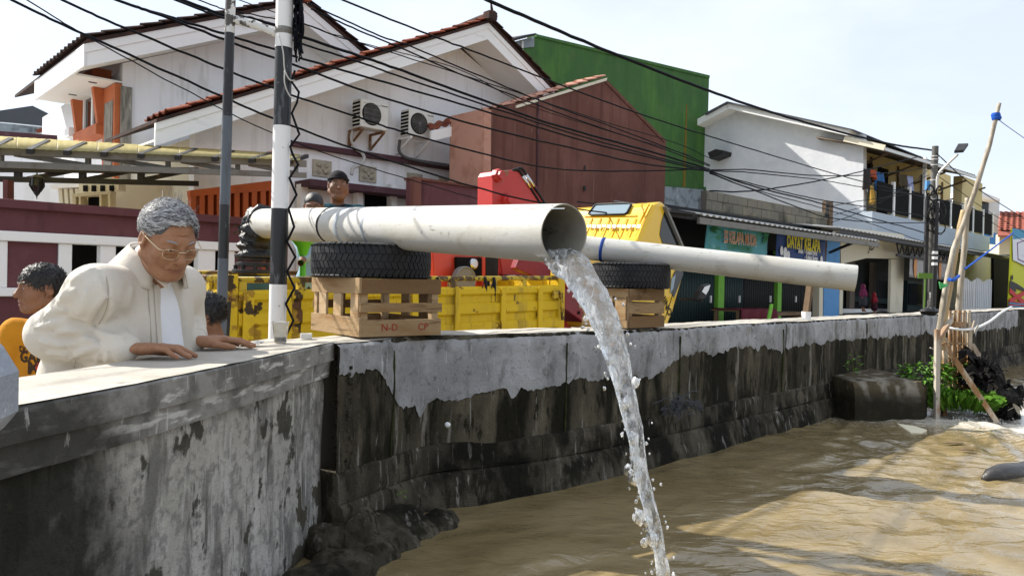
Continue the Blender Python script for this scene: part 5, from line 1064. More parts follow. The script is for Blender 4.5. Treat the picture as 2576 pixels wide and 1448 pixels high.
# wrapped elbow
ebs = thing('wrapped_elbow', 'pipe elbow wrapped in shiny black plastic sheet above the pump', 'pipe elbow', Vector((pc.x, pc.y, 1.45)))
pts = catmull([Vector((pc.x, pc.y, 1.44)), Vector((pc.x, pc.y, 1.54)), Vector((pc.x+.01, pc.y-.0, 1.63))+d1*.03, p1a+d1*.02, p1a+d1*.12], 8)
mb = MB(); mb.tube(pts, [.12+.012*math.sin(i*1.3) for i in range(len(pts))], 40)
for i, v in enumerate(mb.v):
    q = hash_noise(v.x*16, v.y*16, v.z*16)+.6*hash_noise(v.x*38, v.y*38, v.z*38); c_ = pts[min(len(pts)-1, i//40)]; v += (v-c_).normalized()*(.022*q) if i//40 < len(pts) else Vector((0, 0, 0)); mb.v[i] = v
mb.build('wrapping', 'black_plastic', ebs, smooth=True)
for k in range(26):                                 # loose flaps of sheet
    q = random.uniform(0, 6.28); c = pts[random.randrange(2, len(pts)-4)]+Vector((math.cos(q)*.12, math.sin(q)*.12, random.uniform(-.06, .08))); e = Vector((math.cos(q), math.sin(q), random.uniform(-.6, .4))); f = e.cross(Zv).normalized()
    mb = MB(); l = random.uniform(.02, .06); mb.add([c-f*.03, c+f*.03, c+f*.02+e*l+Zv*random.uniform(-.03, .02), c-f*.025+e*l*.8+Zv*random.uniform(-.03, .02)], [(0, 1, 2, 3)]); mb.build('flap', 'black_plastic', ebs, solid=.002)
# thin pipe
p2b = P(2153, 700, 4.55); p2t = P(1590, 636, 5.0); p2a = p2t+(p2t-p2b)*.75; R2 = .081
q2, d2, X2_, Y2_, L2 = pipe('thin_pipe', p2a, p2b, R2, 'thinner white plastic pipe sticking out over the wall on the smaller tyre')
c = p2t+(p2t-p2b).normalized()*.20; mb = MB(); mb.lathe([(R2*1.0, -.012), (R2*1.05, -.006), (R2*1.05, .006), (R2*1.0, .012)], 32, c, X2_, Y2_, (d2+Zv*.12).normalized()); mb.tube(catmull([c-Zv*R2*1.02-Y1_*.0+Vector((.0, -.04, 0)), c+Vector((-.02, -.07, -R2-.05)), c+Vector((-.03, -.06, -R2-.12))], 5), .006, 5); mb.build('cord', 'blue_cord', q2, smooth=True)

# tyres
def tyre(c, R, w, label, tilt=0):
    r = thing('car_tyre', label, 'tyre', c, 'old tyres on crates'); h = w/2
    prof = [(R*.60, .02), (R*.62, -h*.55+h), (R*.60, h-h*.80), (R*.70, h-h*.98), (R*.86, h-h*1.0), (R*.945, h-h*.82), (R*.97, h-h*.62), (R*.975, h), (R*.97, h+h*.62), (R*.945, h+h*.82), (R*.86, h+h*1.0), (R*.70, h+h*.98), (R*.60, h+h*.80), (R*.62, h+h*.55)]
    prof = [(R*.60, h*.2), (R*.70, .002), (R*.86, 0), (R*.945, h*.16), (R*.970, h*.36), (R*.976, h), (R*.970, h*1.64), (R*.945, h*1.84), (R*.86, h*2), (R*.70, h*1.998), (R*.60, h*1.8), (R*.585, h*1.5), (R*.585, h*.5)]
    mb = MB(); mb.lathe(prof, 64, c, closed=True); mb.build('carcass', 'tyre_rubber', r, smooth=45)
    for z_ in (h*.07, h*1.93):
        mb = MB(); mb.lathe([(R*.80, z_-.004), (R*.83, z_+(-.006 if z_ < h else .006)), (R*.85, z_-.002)], 48, c); mb.build('sidewall_ring', 'tyre_rubber', r, smooth=40)
    mb = MB(); n = 60; rows = [(.20, .50, 1), (.54, .92, -1), (.96, 1.34, 1), (1.38, 1.80, -1)]
    for z0, z1, sg in rows:
        for k in range(n):
            a0 = 2*math.pi*(k+.08)/n; a1 = 2*math.pi*(k+.90)/n; sk = sg*.045
            rr0, rr1 = R*.962, R*.99
            def pt(a, z, rr): 
                bulge = 1-.028*abs(z-1)**3
                return c+Vector((math.cos(a), math.sin(a), 0))*rr*bulge+Zv*(h*z)
            vs = [pt(a0, z0, rr0), pt(a1, z0, rr0), pt(a1+sk, z1, rr0), pt(a0+sk, z1, rr0), pt(a0, z0, rr1), pt(a1, z0, rr1), pt(a1+sk, z1, rr1), pt(a0+sk, z1, rr1)]
            mb.add(vs, [(4, 5, 6, 7), (0, 1, 5, 4), (1, 2, 6, 5), (2, 3, 7, 6), (3, 0, 4, 7)])
    t_ = mb.build('tread', 'tyre_rubber', r); t_['kind'] = 'stuff'
    mb = MB(); n = 60
    for z0, z1 in ((.06, .18), (1.82, 1.94)):
        for k in range(n):
            a0 = 2*math.pi*(k+.1)/n; a1 = 2*math.pi*(k+.8)/n
            vs = [c+Vector((math.cos(a), math.sin(a), 0))*R*q+Zv*h*z for a, q, z in ((a0, .90, z0 if z0 < 1 else z1), (a1, .90, z0 if z0 < 1 else z1), (a1, .985, z1 if z0 < 1 else z0), (a0, .985, z1 if z0 < 1 else z0))]
            o = Vector((0, 0, -.006 if z0 < 1 else .006)); mb.add([v for v in vs]+[v+o+(v-c).normalized()*.004 for v in vs], [(4, 5, 6, 7), (0, 1, 5, 4), (1, 2, 6, 5), (2, 3, 7, 6), (3, 0, 4, 7)])
    t_ = mb.build('shoulder_tread', 'tyre_rubber', r); t_['kind'] = 'stuff'
    return r
tc1 = Vector((-.742, 3.90, 1.292)); tyre(tc1, .315, .175, 'larger black tyre lying flat under the large pipe')
tc2 = Vector((.80, 4.98, 1.262)); tyre(tc2, .265, .165, 'smaller black tyre lying flat under the thin pipe')
# crates
mat('crate_wood_mid', (.34, .235, .13), .8, [((.25, .14, .06), (3, 3, 14), .45, .65, .8), ((.12, .07, .035), (4, 4, 40), .56, .68, .8), ((.05, .03, .02), 7, .64, .70, .7)], .4, 70)
mat('crate_wood_shade_old', (.20, .125, .065), .85, [((.30, .22, .14), (3, 3, 20), .5, .65, .7), ((.05, .032, .02), 6, .55, .68, .8)], .4, 70)  # weathered variant of the darker wood, same painted shade
def plank(root, o, e, n, s0, s1, z0, z1, th=.014, m='crate_wood', out=0.0):
    """board on a side: from s0 to s1 along e, between heights"""
    m = random.choice(('crate_wood', 'crate_wood_mid')) if m == 'crate_wood' else random.choice(('crate_wood_shade', 'crate_wood_shade_old', 'crate_wood_mid'))
    c = o+e*((s0+s1)/2)+n*(out-th/2)+Zv*((z0+z1)/2); q = random.uniform(-.004, .004)
    X = (e+Zv*q*2).normalized(); mb = MB(); mb.box(c, (s1-s0, th, z1-z0), X, n, X.cross(n)); b_ = mb.build('slat', m, root, bevel=.002); return b_
def crate_frame(o, e1, e2, l1, l2, h, root, faces):
    n1 = -e2; n2 = -e1
    sides = {'L': (o, e1, n1, l1), 'R': (o, e2, n2, l2), 'LB': (o+e2*l2, e1, e2, l1), 'RB': (o+e1*l1, e2, e1, l2)}
    for key, (so_, e, n, l) in sides.items():
        for (s0, s1, z0, z1, m) in faces[key]: plank(root, so_, e, n, s0*l, s1*l, z0*h, z1*h, .014, m, .014)
    for i in (0, 1):
        for j in (0, 1):
            c = o+e1*(.02+(l1-.04)*i)+e2*(.02+(l2-.04)*j)+Zv*(h/2); mb = MB(); mb.box(c, (.038, .038, h*.985), e1, e2); mb.build('corner_post', 'crate_wood', root, bevel=.003)
    for k in range(4): mb = MB(); mb.box(o+e1*(l1*(.14+.24*k))+e2*(l2/2)+Zv*.010, (l1*.17, l2-.005, .012), e1, e2); mb.build('floor_slat', 'crate_wood', root)
cw_, cd_ = 'crate_wood', 'crate_wood_shade'  # paler wood for the sunlit sides, shade-darkened copy for the rest
o1 = Vector((-.725, 3.55, 1.008)); e1 = Vector((-.35, .45, 0)).normalized(); e2 = Vector((.45, .35, 0)).normalized()
ca = thing('wooden_crate', 'larger open slatted wooden crate under the bigger tyre', 'crate', o1+e1*.28+e2*.2, 'slatted crates on the wall')
crate_frame(o1, e1, e2, .56, .44, .283, ca, {
    'L': [(-.02, 1.0, .73, 1.0, cw_), (-.03, 1.0, 0, .33, cw_), (.66, .82, .331, .729, cw_), (.34, .50, .331, .729, cw_), (.0, .15, .331, .729, cw_)],
    'R': [(.0, 1.0, .74, 1.0, cd_), (-.0, 1.02, .0, .29, cd_), (-.02, 1.03, .42, .58, cd_)],
    'LB': [(0, 1, .74, 1, cd_), (0, 1, 0, .3, cd_), (.2, .36, .3, .74, cd_), (.55, .7, .3, .74, cd_)],
    'RB': [(0, 1, .74, 1, cd_), (0, 1, 0, .3, cd_), (0, 1, .42, .58, cd_), (.3, .42, .3, .74, cd_), (.6, .72, .3, .74, cd_)]})
mat('marker_red', (.32, .03, .02), .7)
for tx, s_ in (('N-D', .15), ('CP', .34)): text_part('marker_writing', tx, .05, 'marker_red', ca, o1+e2*s_-e1*.014+Zv*.043, e2, Zv, .002)
o2 = Vector((.748, 4.73, 1.008)); f2 = Vector((.26, .22, 0)).normalized(); f1 = Vector((-.22, .26, 0)).normalized()
cb_ = thing('wooden_crate', 'smaller boxy wooden crate under the smaller tyre', 'crate', o2+f1*.2+f2*.17, 'slatted crates on the wall')
crate_frame(o2, f1, f2, .40, .345, .252, cb_, {
    'L': [(0, 1, .80, 1.0, cw_), (0, 1, 0, .19, cw_), (.03, .26, .191, .799, cw_), (.32, .54, .191, .799, cw_), (.60, .82, .191, .799, cw_)],
    'R': [(0, 1, .70, 1.0, cd_), (0, 1.01, .36, .64, cd_), (0, 1.02, .0, .30, cd_)],
    'LB': [(0, 1, .7, 1, cd_), (0, 1, 0, .3, cd_), (0, 1, .36, .64, cd_)], 'RB': [(0, 1, .7, 1, cd_), (0, 1, 0, .3, cd_), (0, 1, .36, .64, cd_)]})

# the jet of water
def jet_mat():
    m = bpy.data.materials.new('jet_water'); m.use_nodes = True; MATS['jet_water'] = m; N = m.node_tree.nodes; L = m.node_tree.links; b = N['Principled BSDF']
    b.inputs['Base Color'].default_value = (.93, .95, .96, 1); b.inputs['Roughness'].default_value = .04; b.inputs['IOR'].default_value = 1.33; b.inputs['Transmission Weight'].default_value = 1
    g = N.new('ShaderNodeNewGeometry'); mp = N.new('ShaderNodeMapping'); mp.inputs['Scale'].default_value = (1, 1, .35); L.new(g.outputs['Position'], mp.inputs['Vector'])
    n = N.new('ShaderNodeTexNoise'); n.inputs['Scale'].default_value = 34; n.inputs['Detail'].default_value = 5; n.inputs['Distortion'].default_value = 1.6; L.new(mp.outputs[0], n.inputs['Vector'])
    bp = N.new('ShaderNodeBump'); bp.inputs['Strength'].default_value = .9; bp.inputs['Distance'].default_value = .02; L.new(n.outputs['Fac'], bp.inputs['Height']); L.new(bp.outputs[0], b.inputs['Normal'])
    d = N.new('ShaderNodeBsdfDiffuse'); d.inputs['Color'].default_value = (.80, .82, .84, 1); d2_ = N.new('ShaderNodeBsdfTranslucent'); d2_.inputs['Color'].default_value = (.85, .87, .88, 1); ad = N.new('ShaderNodeMixShader'); ad.inputs['Fac'].default_value = .5
    L.new(d.outputs[0], ad.inputs[1]); L.new(d2_.outputs[0], ad.inputs[2])
    n2 = N.new('ShaderNodeTexNoise'); n2.inputs['Scale'].default_value = 30; n2.inputs['Detail'].default_value = 6; n2.inputs['Distortion'].default_value = 1.2; L.new(mp.outputs[0], n2.inputs['Vector'])
    mr = N.new('ShaderNodeMapRange'); mr.inputs['From Min'].default_value = .48; mr.inputs['From Max'].default_value = .64; mr.inputs['To Min'].default_value = .02; mr.inputs['To Max'].default_value = .74; L.new(n2.outputs['Fac'], mr.inputs['Value'])
    mx = N.new('ShaderNodeMixShader'); L.new(mr.outputs[0], mx.inputs['Fac']); L.new(b.outputs[0], mx.inputs[1]); L.new(ad.outputs[0], mx.inputs[2]); L.new(mx.outputs[0], N['Material Output'].inputs['Surface'])
jet_mat()
hd_ = Vector((pd.x, pd.y, 0)).normalized()
def jet_pt(px, py):                                 # in the vertical plane of the pipe's axis
    nrm = Vector((hd_.y, -hd_.x, 0)); return plane_pt(px, py, p1b, nrm)
jp = [(1398, 648, 88), (1428, 664, 96), (1458, 690, 96), (1490, 740, 92), (1520, 800, 84), (1543, 870, 72), (1563, 940, 64), (1583, 1020, 58), (1600, 1100, 52), (1613, 1180, 48), (1628, 1250, 46), (1646, 1320, 44), (1660, 1390, 42), (1670, 1450, 42), (1680, 1530, 44), (1688, 1620, 50)]
jt = thing('water_jet', 'clear silvery stream of water falling from the large pipe into the canal', 'water', jet_pt(1688, 1620))
ctr = catmull([jet_pt(x, y) for x, y, w in jp], 9); wid = []
for i in range(len(jp)-1):
    for k in range(9): wid.append(jp[i][2]+(jp[i+1][2]-jp[i][2])*k/9)
wid.append(jp[-1][2]); mb = MB(); n = 40; sidev = Vector((hd_.y, -hd_.x, 0)); cam_r = Vector((1, 0, 0))
for i, c in enumerate(ctr):
    t = (ctr[min(i+1, len(ctr)-1)]-ctr[max(i-1, 0)]).normalized(); x = sidev; y = t.cross(x).normalized(); r = wid[i]*(.94-.16*min(1, i/90))/2/FPX*c.y; s = i*.03
    fl = max(.30, 1-i/45) if i < 32 else .55
    for k in range(n):
        a = 2*math.pi*k/n; q = 1+.26*hash_noise(math.cos(a)*1.6, math.sin(a)*1.6, s*1.8)+.22*hash_noise(math.cos(a)*3.4+7, math.sin(a)*3.4, s*4.2)+.10*hash_noise(math.cos(a)*7, math.sin(a)*7+3, s*9)
        ry = r*(.55 if i < 6 else .75); wx = 1.18 if i < 12 else 1.05
        mb.v.append(c+x*(math.cos(a)*r*q*wx)+y*(math.sin(a)*ry*q))
for i in range(len(ctr)-1):
    for k in range(n): mb.f.append((i*n+k, i*n+(k+1) % n, (i+1)*n+(k+1) % n, (i+1)*n+k))
mb.f.append(tuple(range(n))); mb.f.append(tuple((len(ctr)-1)*n+k for k in range(n-1, -1, -1))); mb.build('stream', 'jet_water', jt, smooth=True)
# water lying in the pipe's mouth
mb = MB(); mb.grid(lambda u, v: p1b-d1*(.5*(1-u))+X1_*((v-.5)*.155)-Zv*(R1*.62+.02*u*u)+Zv*.004*math.sin(u*30+v*9), 20, 8); mb.build('pool', 'jet_water', jt, smooth=True)
def blob(c, r, st=1.3):
    mb = MB(); n1, n2 = 10, 7; sd = random.uniform(0, 50)
    mb.grid(lambda u, v: c+Vector((math.cos(2*math.pi*u)*math.sin(math.pi*v), math.sin(2*math.pi*u)*math.sin(math.pi*v), st*math.cos(math.pi*v)))*(r*(1+.25*hash_noise(math.cos(2*math.pi*u)+sd, math.sin(2*math.pi*u)*1.0, v*3))), n1, n2); return mb
for (x, y, r) in [(1497, 790, .010), (1503, 812, .013), (1494, 800, .006), (1575, 1010, .016), (1600, 960, .014), (1581, 1130, .013), (1592, 1160, .019), (1586, 1180, .016), (1598, 1196, .022), (1612, 1298, .020), (1620, 1303, .013), (1634, 1352, .020), (1626, 1362, .012), (1540, 905, .012), (1527, 880, .01), (1552, 968, .014), (1590, 1100, .015), (1460, 770, .006), (1470, 800, .008), (1482, 815, .005), (1570, 1020, .012)]:
    c = jet_pt(x, y)+Vector((random.uniform(-.01, .01), random.uniform(-.03, 0), 0)); blob(c, r).build('droplet', 'jet_water', jt, smooth=True)

rnd = random.Random(21)
for k in range(70):                                 # fine spray beside the stream
    i = rnd.randrange(3, len(jp)-2); x, y, w = jp[i]; sd_ = rnd.choice((-1, -1, 1)); x += sd_*(w*.5+abs(rnd.gauss(0, 9))); y += rnd.uniform(-40, 40); blob(jet_pt(x, y)+Vector((0, rnd.uniform(-.06, .04), 0)), rnd.uniform(.0025, .006)).build('droplet', 'jet_water', jt, smooth=True)
# cup of coffee, tape roll, paper on the parapet
cc = PZ(705, 862, 1.0065); cu = thing('plastic_cup', 'clear plastic cup with a little black coffee on the parapet', 'cup', cc)
mb = MB(); mb.lathe([(.0, .001), (.024, .001), (.026, .004), (.034, .086), (.037, .088), (.037, .091), (.033, .090), (.025, .006), (.0, .004)], 28, cc); mb.build('cup_wall', 'clear_cup', cu, smooth=40)
mb = MB(); mb.lathe([(.0, .0045), (.0245, .0065), (.0265, .026), (.0, .0262)], 24, cc); mb.build('coffee', 'coffee', cu, smooth=40)
tp = PZ(770, 851, 1.0065); mb = MB(); mb.lathe([(.018, 0), (.027, 0), (.0275, .012), (.027, .024), (.018, .024)], 28, tp, closed=True); tag(mb.build('tape_roll', 'tape_white', smooth=40), 'small white roll of tape lying between the cup and the crate', 'tape roll')
pq = PZ(628, 869, 1.0065); mb = MB(); mb.grid(lambda u, v: pq+Vector((-.05+.10*u, -.035+.07*v, .006+.012*abs(hash_noise(u*4, v*4, 2))+.01*u*abs(math.sin(v*5)))), 14, 10); tag(mb.build('crumpled_paper', 'paper', solid=.001), 'crumpled scrap of printed paper by the man\'s left fingertips', 'paper')
# ---------------------------------------------------------------- people: bodies grown from signed distance fields
class SDF:
    def __init__(s, lo, hi, h):
        s.lo = np.array(lo, float); s.h = h; n = np.ceil((np.array(hi, float)-s.lo)/h).astype(int)+1
        s.ax = [s.lo[i]+h*np.arange(n[i]) for i in range(3)]; s.F = np.full(tuple(n), 9.0)
    def _do(s, lo, hi, fn, k, sub):
        m = k+3*s.h; sl = []
        for i in range(3):
            a = max(0, int(math.floor((lo[i]-m-s.lo[i])/s.h))); b = min(len(s.ax[i]), int(math.ceil((hi[i]+m-s.lo[i])/s.h))+1)
            if b <= a: return s
            sl.append(slice(a, b))
        X = s.ax[0][sl[0]][:, None, None]; Y = s.ax[1][sl[1]][None, :, None]; Z = s.ax[2][sl[2]][None, None, :]
        d = fn(X, Y, Z); f = s.F[tuple(sl)]
        if sub: f2 = -f; h_ = np.clip(.5+.5*(f2-d)/k, 0, 1); r = -((f2*(1-h_)+d*h_)-k*h_*(1-h_))
        else: h_ = np.clip(.5+.5*(f-d)/k, 0, 1); r = (f*(1-h_)+d*h_)-k*h_*(1-h_)
        s.F[tuple(sl)] = r; return s
    def cap(s, a, b, r1, r2=None, k=.01, sub=False, fl=None):
        a = np.array(a, float); b = np.array(b, float); r2 = r1 if r2 is None else r2; ba = b-a; L2 = max(1e-12, ba@ba); rm = max(r1, r2)
        def fn(X, Y, Z):
            t = np.clip(((X-a[0])*ba[0]+(Y-a[1])*ba[1]+(Z-a[2])*ba[2])/L2, 0, 1)
            return np.sqrt((X-a[0]-t*ba[0])**2+(Y-a[1]-t*ba[1])**2+(Z-a[2]-t*ba[2])**2)-(r1+(r2-r1)*t)
        return s._do(np.minimum(a, b)-rm, np.maximum(a, b)+rm, fn, k, sub)
    def ell(s, c, r, k=.01, sub=False, B=None):
        c = np.array(c, float); r = np.array(r, float); B = np.eye(3) if B is None else np.array(B, float)   # rows are the axes
        def fn(X, Y, Z):
            x, y, z = X-c[0], Y-c[1], Z-c[2]; q = [(B[i][0]*x+B[i][1]*y+B[i][2]*z) for i in range(3)]
            k0 = np.sqrt((q[0]/r[0])**2+(q[1]/r[1])**2+(q[2]/r[2])**2); k1 = np.sqrt((q[0]/r[0]**2)**2+(q[1]/r[1]**2)**2+(q[2]/r[2]**2)**2)+1e-9
            return k0*(k0-1)/k1
        rm = r.max(); return s._do(c-rm, c+rm, fn, k, sub)
    def mesh(s):
        F = s.F; h = s.h; S = F < 0; n = F.shape
        occ = np.zeros((n[0]-1, n[1]-1, n[2]-1), int)
        cs = [(i, j, k) for i in (0, 1) for j in (0, 1) for k in (0, 1)]
        for i, j, k in cs: occ += S[i:n[0]-1+i, j:n[1]-1+j, k:n[2]-1+k]
        act = np.argwhere((occ > 0) & (occ < 8)); idx = -np.ones(occ.shape, int); idx[tuple(act.T)] = np.arange(len(act))
        acc = np.zeros((len(act), 3)); cnt = np.zeros(len(act))
        for a in cs:
            for ax in range(3):
                if a[ax]: continue
                b = list(a); b[ax] = 1
                fa = F[act[:, 0]+a[0], act[:, 1]+a[1], act[:, 2]+a[2]]; fb = F[act[:, 0]+b[0], act[:, 1]+b[1], act[:, 2]+b[2]]
                m = (fa < 0) != (fb < 0); t = np.where(m, fa/np.where(m, fa-fb, 1), 0)
                p = np.tile(np.array(a, float), (len(act), 1)); p[:, ax] += t
                acc += p*m[:, None]; cnt += m
        V = s.lo+(act+acc/cnt[:, None])*h; Q = []
        for ax in range(3):
            u, v = (ax+1) % 3, (ax+2) % 3; sa = [slice(None)]*3; sb = [slice(None)]*3; sa[ax] = slice(0, n[ax]-1); sb[ax] = slice(1, n[ax])
            e = np.argwhere(S[tuple(sa)] != S[tuple(sb)])
            e = e[(e[:, u] > 0) & (e[:, v] > 0) & (e[:, u] < n[u]-1) & (e[:, v] < n[v]-1)]
            def cell(du, dv): q = e.copy(); q[:, u] -= du; q[:, v] -= dv; return idx[q[:, 0], q[:, 1], q[:, 2]]
            c0, c1, c2, c3 = cell(1, 1), cell(0, 1), cell(0, 0), cell(1, 0); fl = S[e[:, 0], e[:, 1], e[:, 2]]
            Q.append(np.where(fl[:, None], np.stack([c0, c1, c2, c3], 1), np.stack([c3, c2, c1, c0], 1)))
        return V, np.concatenate(Q)
def join(parts):
    vs, fs, o = [], [], 0
    for V, Fq in parts: vs.append(V); fs.append(Fq+o); o += len(V)
    return np.concatenate(vs), np.concatenate(fs)
def xform(V, Mx): A = np.array(Mx); return V@A[:3, :3].T+A[:3, 3]
def np_obj(name, V, Fq, m, parent, disp=None, smooth_it=1, attr=None):
    o = ORG[parent]; me = bpy.data.meshes.new(name); me.vertices.add(len(V)); me.loops.add(4*len(Fq)); me.polygons.add(len(Fq))
    V = V.copy()
    if disp is not None:                            # folds: displaced along the normal
        N = np.zeros_like(V); a, b, c, d = (V[Fq[:, i]] for i in range(4)); nn_ = np.cross(c-a, d-b)
        for i in range(4): np.add.at(N, Fq[:, i], nn_)
        N /= np.linalg.norm(N, axis=1)[:, None]+1e-12; V += N*np.array([disp(p) for p in V])[:, None]
    me.vertices.foreach_set('co', (V-np.array(o)).astype(np.float32).ravel()); me.loops.foreach_set('vertex_index', Fq.astype(np.int32).ravel())
    me.polygons.foreach_set('loop_start', np.arange(0, 4*len(Fq), 4, dtype=np.int32)); me.polygons.foreach_set('loop_total', np.full(len(Fq), 4, np.int32))
    me.update(calc_edges=True); me.shade_smooth(); me.materials.append(MATS[m])
    if attr is not None: at_ = me.attributes.new('lip', 'FLOAT', 'POINT'); at_.data.foreach_set('value', attr.astype(np.float32))
    ob = bpy.data.objects.new(name, me); SC.collection.objects.link(ob); ob.parent = parent; ORG[ob] = o
    if smooth_it: sm = ob.modifiers.new('smooth', 'SMOOTH'); sm.factor = .5; sm.iterations = smooth_it
    return ob
def skin_mat(name, col, lip):
    m = mat(name, col, .46, [((col[0]*.66, col[1]*.55, col[2]*.5), 26, .48, .66, .6), ((min(1, col[0]*1.25), col[1]*1.2, col[2]*1.15), 45, .55, .7, .5), ((col[0]*.5, col[1]*.38, col[2]*.33), 120, .64, .72, .5)], .45, 260, sub=.04)
    N = m.node_tree.nodes; L = m.node_tree.links; b = N['Principled BSDF']; src = b.inputs['Base Color'].links[0].from_socket
    at_ = N.new('ShaderNodeAttribute'); at_.attribute_name = 'lip'; mx = N.new('ShaderNodeMix'); mx.data_type = 'RGBA'; L.new(at_.outputs['Fac'], mx.inputs['Factor']); L.new(src, mx.inputs['A']); mx.inputs['B'].default_value = (*lip, 1); L.new(mx.outputs['Result'], b.inputs['Base Color'])
skin_mat('skin_tan', (.345, .168, .088), (.24, .085, .06)); skin_mat('skin_brown', (.235, .105, .052), (.17, .055, .04)); skin_mat('skin_deep', (.19, .088, .05), (.13, .05, .04))
def head_sdf(h, heavy=0.0, neck=.058):
    s = SDF((-.12, -.15, -.235), (.12, .14, .145), h)
    s.ell((0, -.018, .032), (.077, .098, .086), .02); s.ell((0, .026, -.03), (.063+.008*heavy, .066, .088), .03)
    s.ell((0, .066, -.100), (.026, .022, .018), .022)
    for x in (-1, 1):
        s.cap((x*(.056+.010*heavy), -.005, -.058), (x*.022, .058, -.100), .022+.006*heavy, .018, .025)
        s.ell((x*.044, .052, -.030), (.028+.006*heavy, .026, .032), .02); s.cap((x*.012, .080, .026), (x*.048, .064, .024), .0125, .009, .014)
        s.ell((x*.033, .091, .008), (.020, .015, .0115), .012, sub=True); s.ell((x*.033, .070, .006), (.019, .0165, .0135), .006)
        s.ell((x*.016, .092, -.036), (.0105, .012, .0095), .006); s.ell((x*.009, .101, -.0425), (.0042, .007, .004), .003, sub=True)
        s.cap((x*.020, .096, -.036), (x*.036, .077, -.072), .0035, .0035, .008, sub=True)
        s.ell((x*.081, -.012, -.004), (.010, .021, .033), .008, B=[(1, 0, 0), (0, .96, -.26), (0, .26, .96)]); s.ell((x*.092, -.008, -.004), (.008, .011, .02), .006, sub=True)
        s.cap((x*.084, -.004, -.028), (x*.082, .0, -.036), .007, .006, .006)
    s.cap((0, .083, .016), (0, .108, -.026), .0085, .0125, .010); s.ell((0, .109, -.031), (.014, .0115, .0115), .008)
    s.ell((0, .079, -.066), (.030, .016, .022), .016)
    s.cap((-.024, .083, -.069), (0, .0905, -.0665), .004, .0050, .006); s.cap((.024, .083, -.069), (0, .0905, -.0665), .004, .0050, .006)
    s.cap((-.017, .0845, -.0765), (.017, .0845, -.0765), .006, .006, .007)
    for x in (-1, 1): s.cap((0, .0935, -.0712), (x*.022, .0895, -.0725), .0020, .0020, .003, sub=True); s.cap((x*.022, .0895, -.0725), (x*.031, .083, -.077), .0022, .002, .004, sub=True)
    if heavy:
        for x in (-1, 1): s.cap((x*.016, .090, -.006), (x*.045, .080, -.010), .0035, .0035, .006); s.cap((x*.018, .090, -.0135), (x*.044, .079, -.017), .0022, .002, .005, sub=True); s.cap((x*.005, .094, .022), (x*.006, .088, .040), .0018, .0018, .004, sub=True)
        for z in (.050, .061): s.cap((-.03, .076, z), (.03, .076, z), .0018, .0018, .004, sub=True)
    if heavy: s.ell((0, .030, -.108), (.05, .045, .028), .03)
    s.cap((0, -.030, -.06), (0, -.060, -.235), neck, neck*1.12, .03)
    V, Fq = s.mesh(); lip = .55*((np.abs(V[:, 0]) < .026) & (V[:, 1] > .078) & (V[:, 2] < -.063+.12*np.abs(V[:, 0])*-1*.2) & (V[:, 2] > -.082)).astype(float)
    return V, Fq, lip
def hmat(pos, fwd, pitch=0, roll=0, sc=1):
    f = Vector((fwd[0], fwd[1], 0)).normalized(); p = math.radians(pitch); f = Vector((f.x*math.cos(p), f.y*math.cos(p), -math.sin(p)))
    r = f.cross(Zv).normalized(); u = r.cross(f)
    if roll: q = Matrix.Rotation(math.radians(roll), 3, f); r = q@r; u = q@u
    return Matrix.Translation(Vector(pos)) @ Matrix((r, f, u)).transposed().to_4x4() @ Matrix.Scale(sc, 4)
def hand_sdf(th, h=.0032, curl=0.0):
    """wrist at the origin, fingers along +y, resting on z = 0; th: side of the thumb"""
    s = SDF((-.075, -.10, -.012), (.075, .215, .075), h)
    s.cap((0, -.020, .038), (0, .0, .036), .024, .024, .012); s.ell((0, .05, .031), (.040, .055, .0175), .014); s.ell((th*.024, .032, .026), (.020, .034, .016), .012)
    F_ = [(.030, .088, .044, .026, .020), (.0105, .094, .050, .030, .022), (-.0105, .090, .046, .027, .021), (-.030, .080, .034, .021, .017)]
    for i, (x, y, l1, l2, l3) in enumerate(F_):
        x *= th; sp = x*.30; zk = .034; a = (x, y, zk); b = (x+sp*.5, y+l1*.95, zk-.006+curl*.01); c = (x+sp*.75, y+l1*.95+l2*(.9-curl*.3), .0165); d = (x+sp*.9, y+l1*.95+l2*(.9-curl*.3)+l3*(.95-curl*.4), .0085)
        r = .0098 if i < 3 else .0084
        s.cap((x*.8, y-.035, .031), a, .011, r*1.08, .010); s.cap(a, b, r*1.06, r, .003); s.cap(b, c, r, r*.93, .003); s.cap(c, d, r*.93, r*.80, .003); s.ell(a, (.0098, .0098, .0085), .006)
    t0, t1, t2, t3 = (th*.026, .020, .026), (th*.050, .048, .020), (th*.060, .080, .015), (th*.058, .106, .0105)
    s.cap(t0, t1, .0155, .0125, .010); s.cap(t1, t2, .0122, .011, .004); s.cap(t2, t3, .011, .0085, .004)
    return s.mesh()
def hand_matrix(wrist, tip, up=Zv):
    f = Vector(tip)-Vector(wrist); f.z = 0; f.normalize(); r = f.cross(up).normalized()
    return Matrix.Translation(Vector(wrist)) @ Matrix((r, f, Vector(up))).transposed().to_4x4() @ Matrix.Scale(1.12, 4)
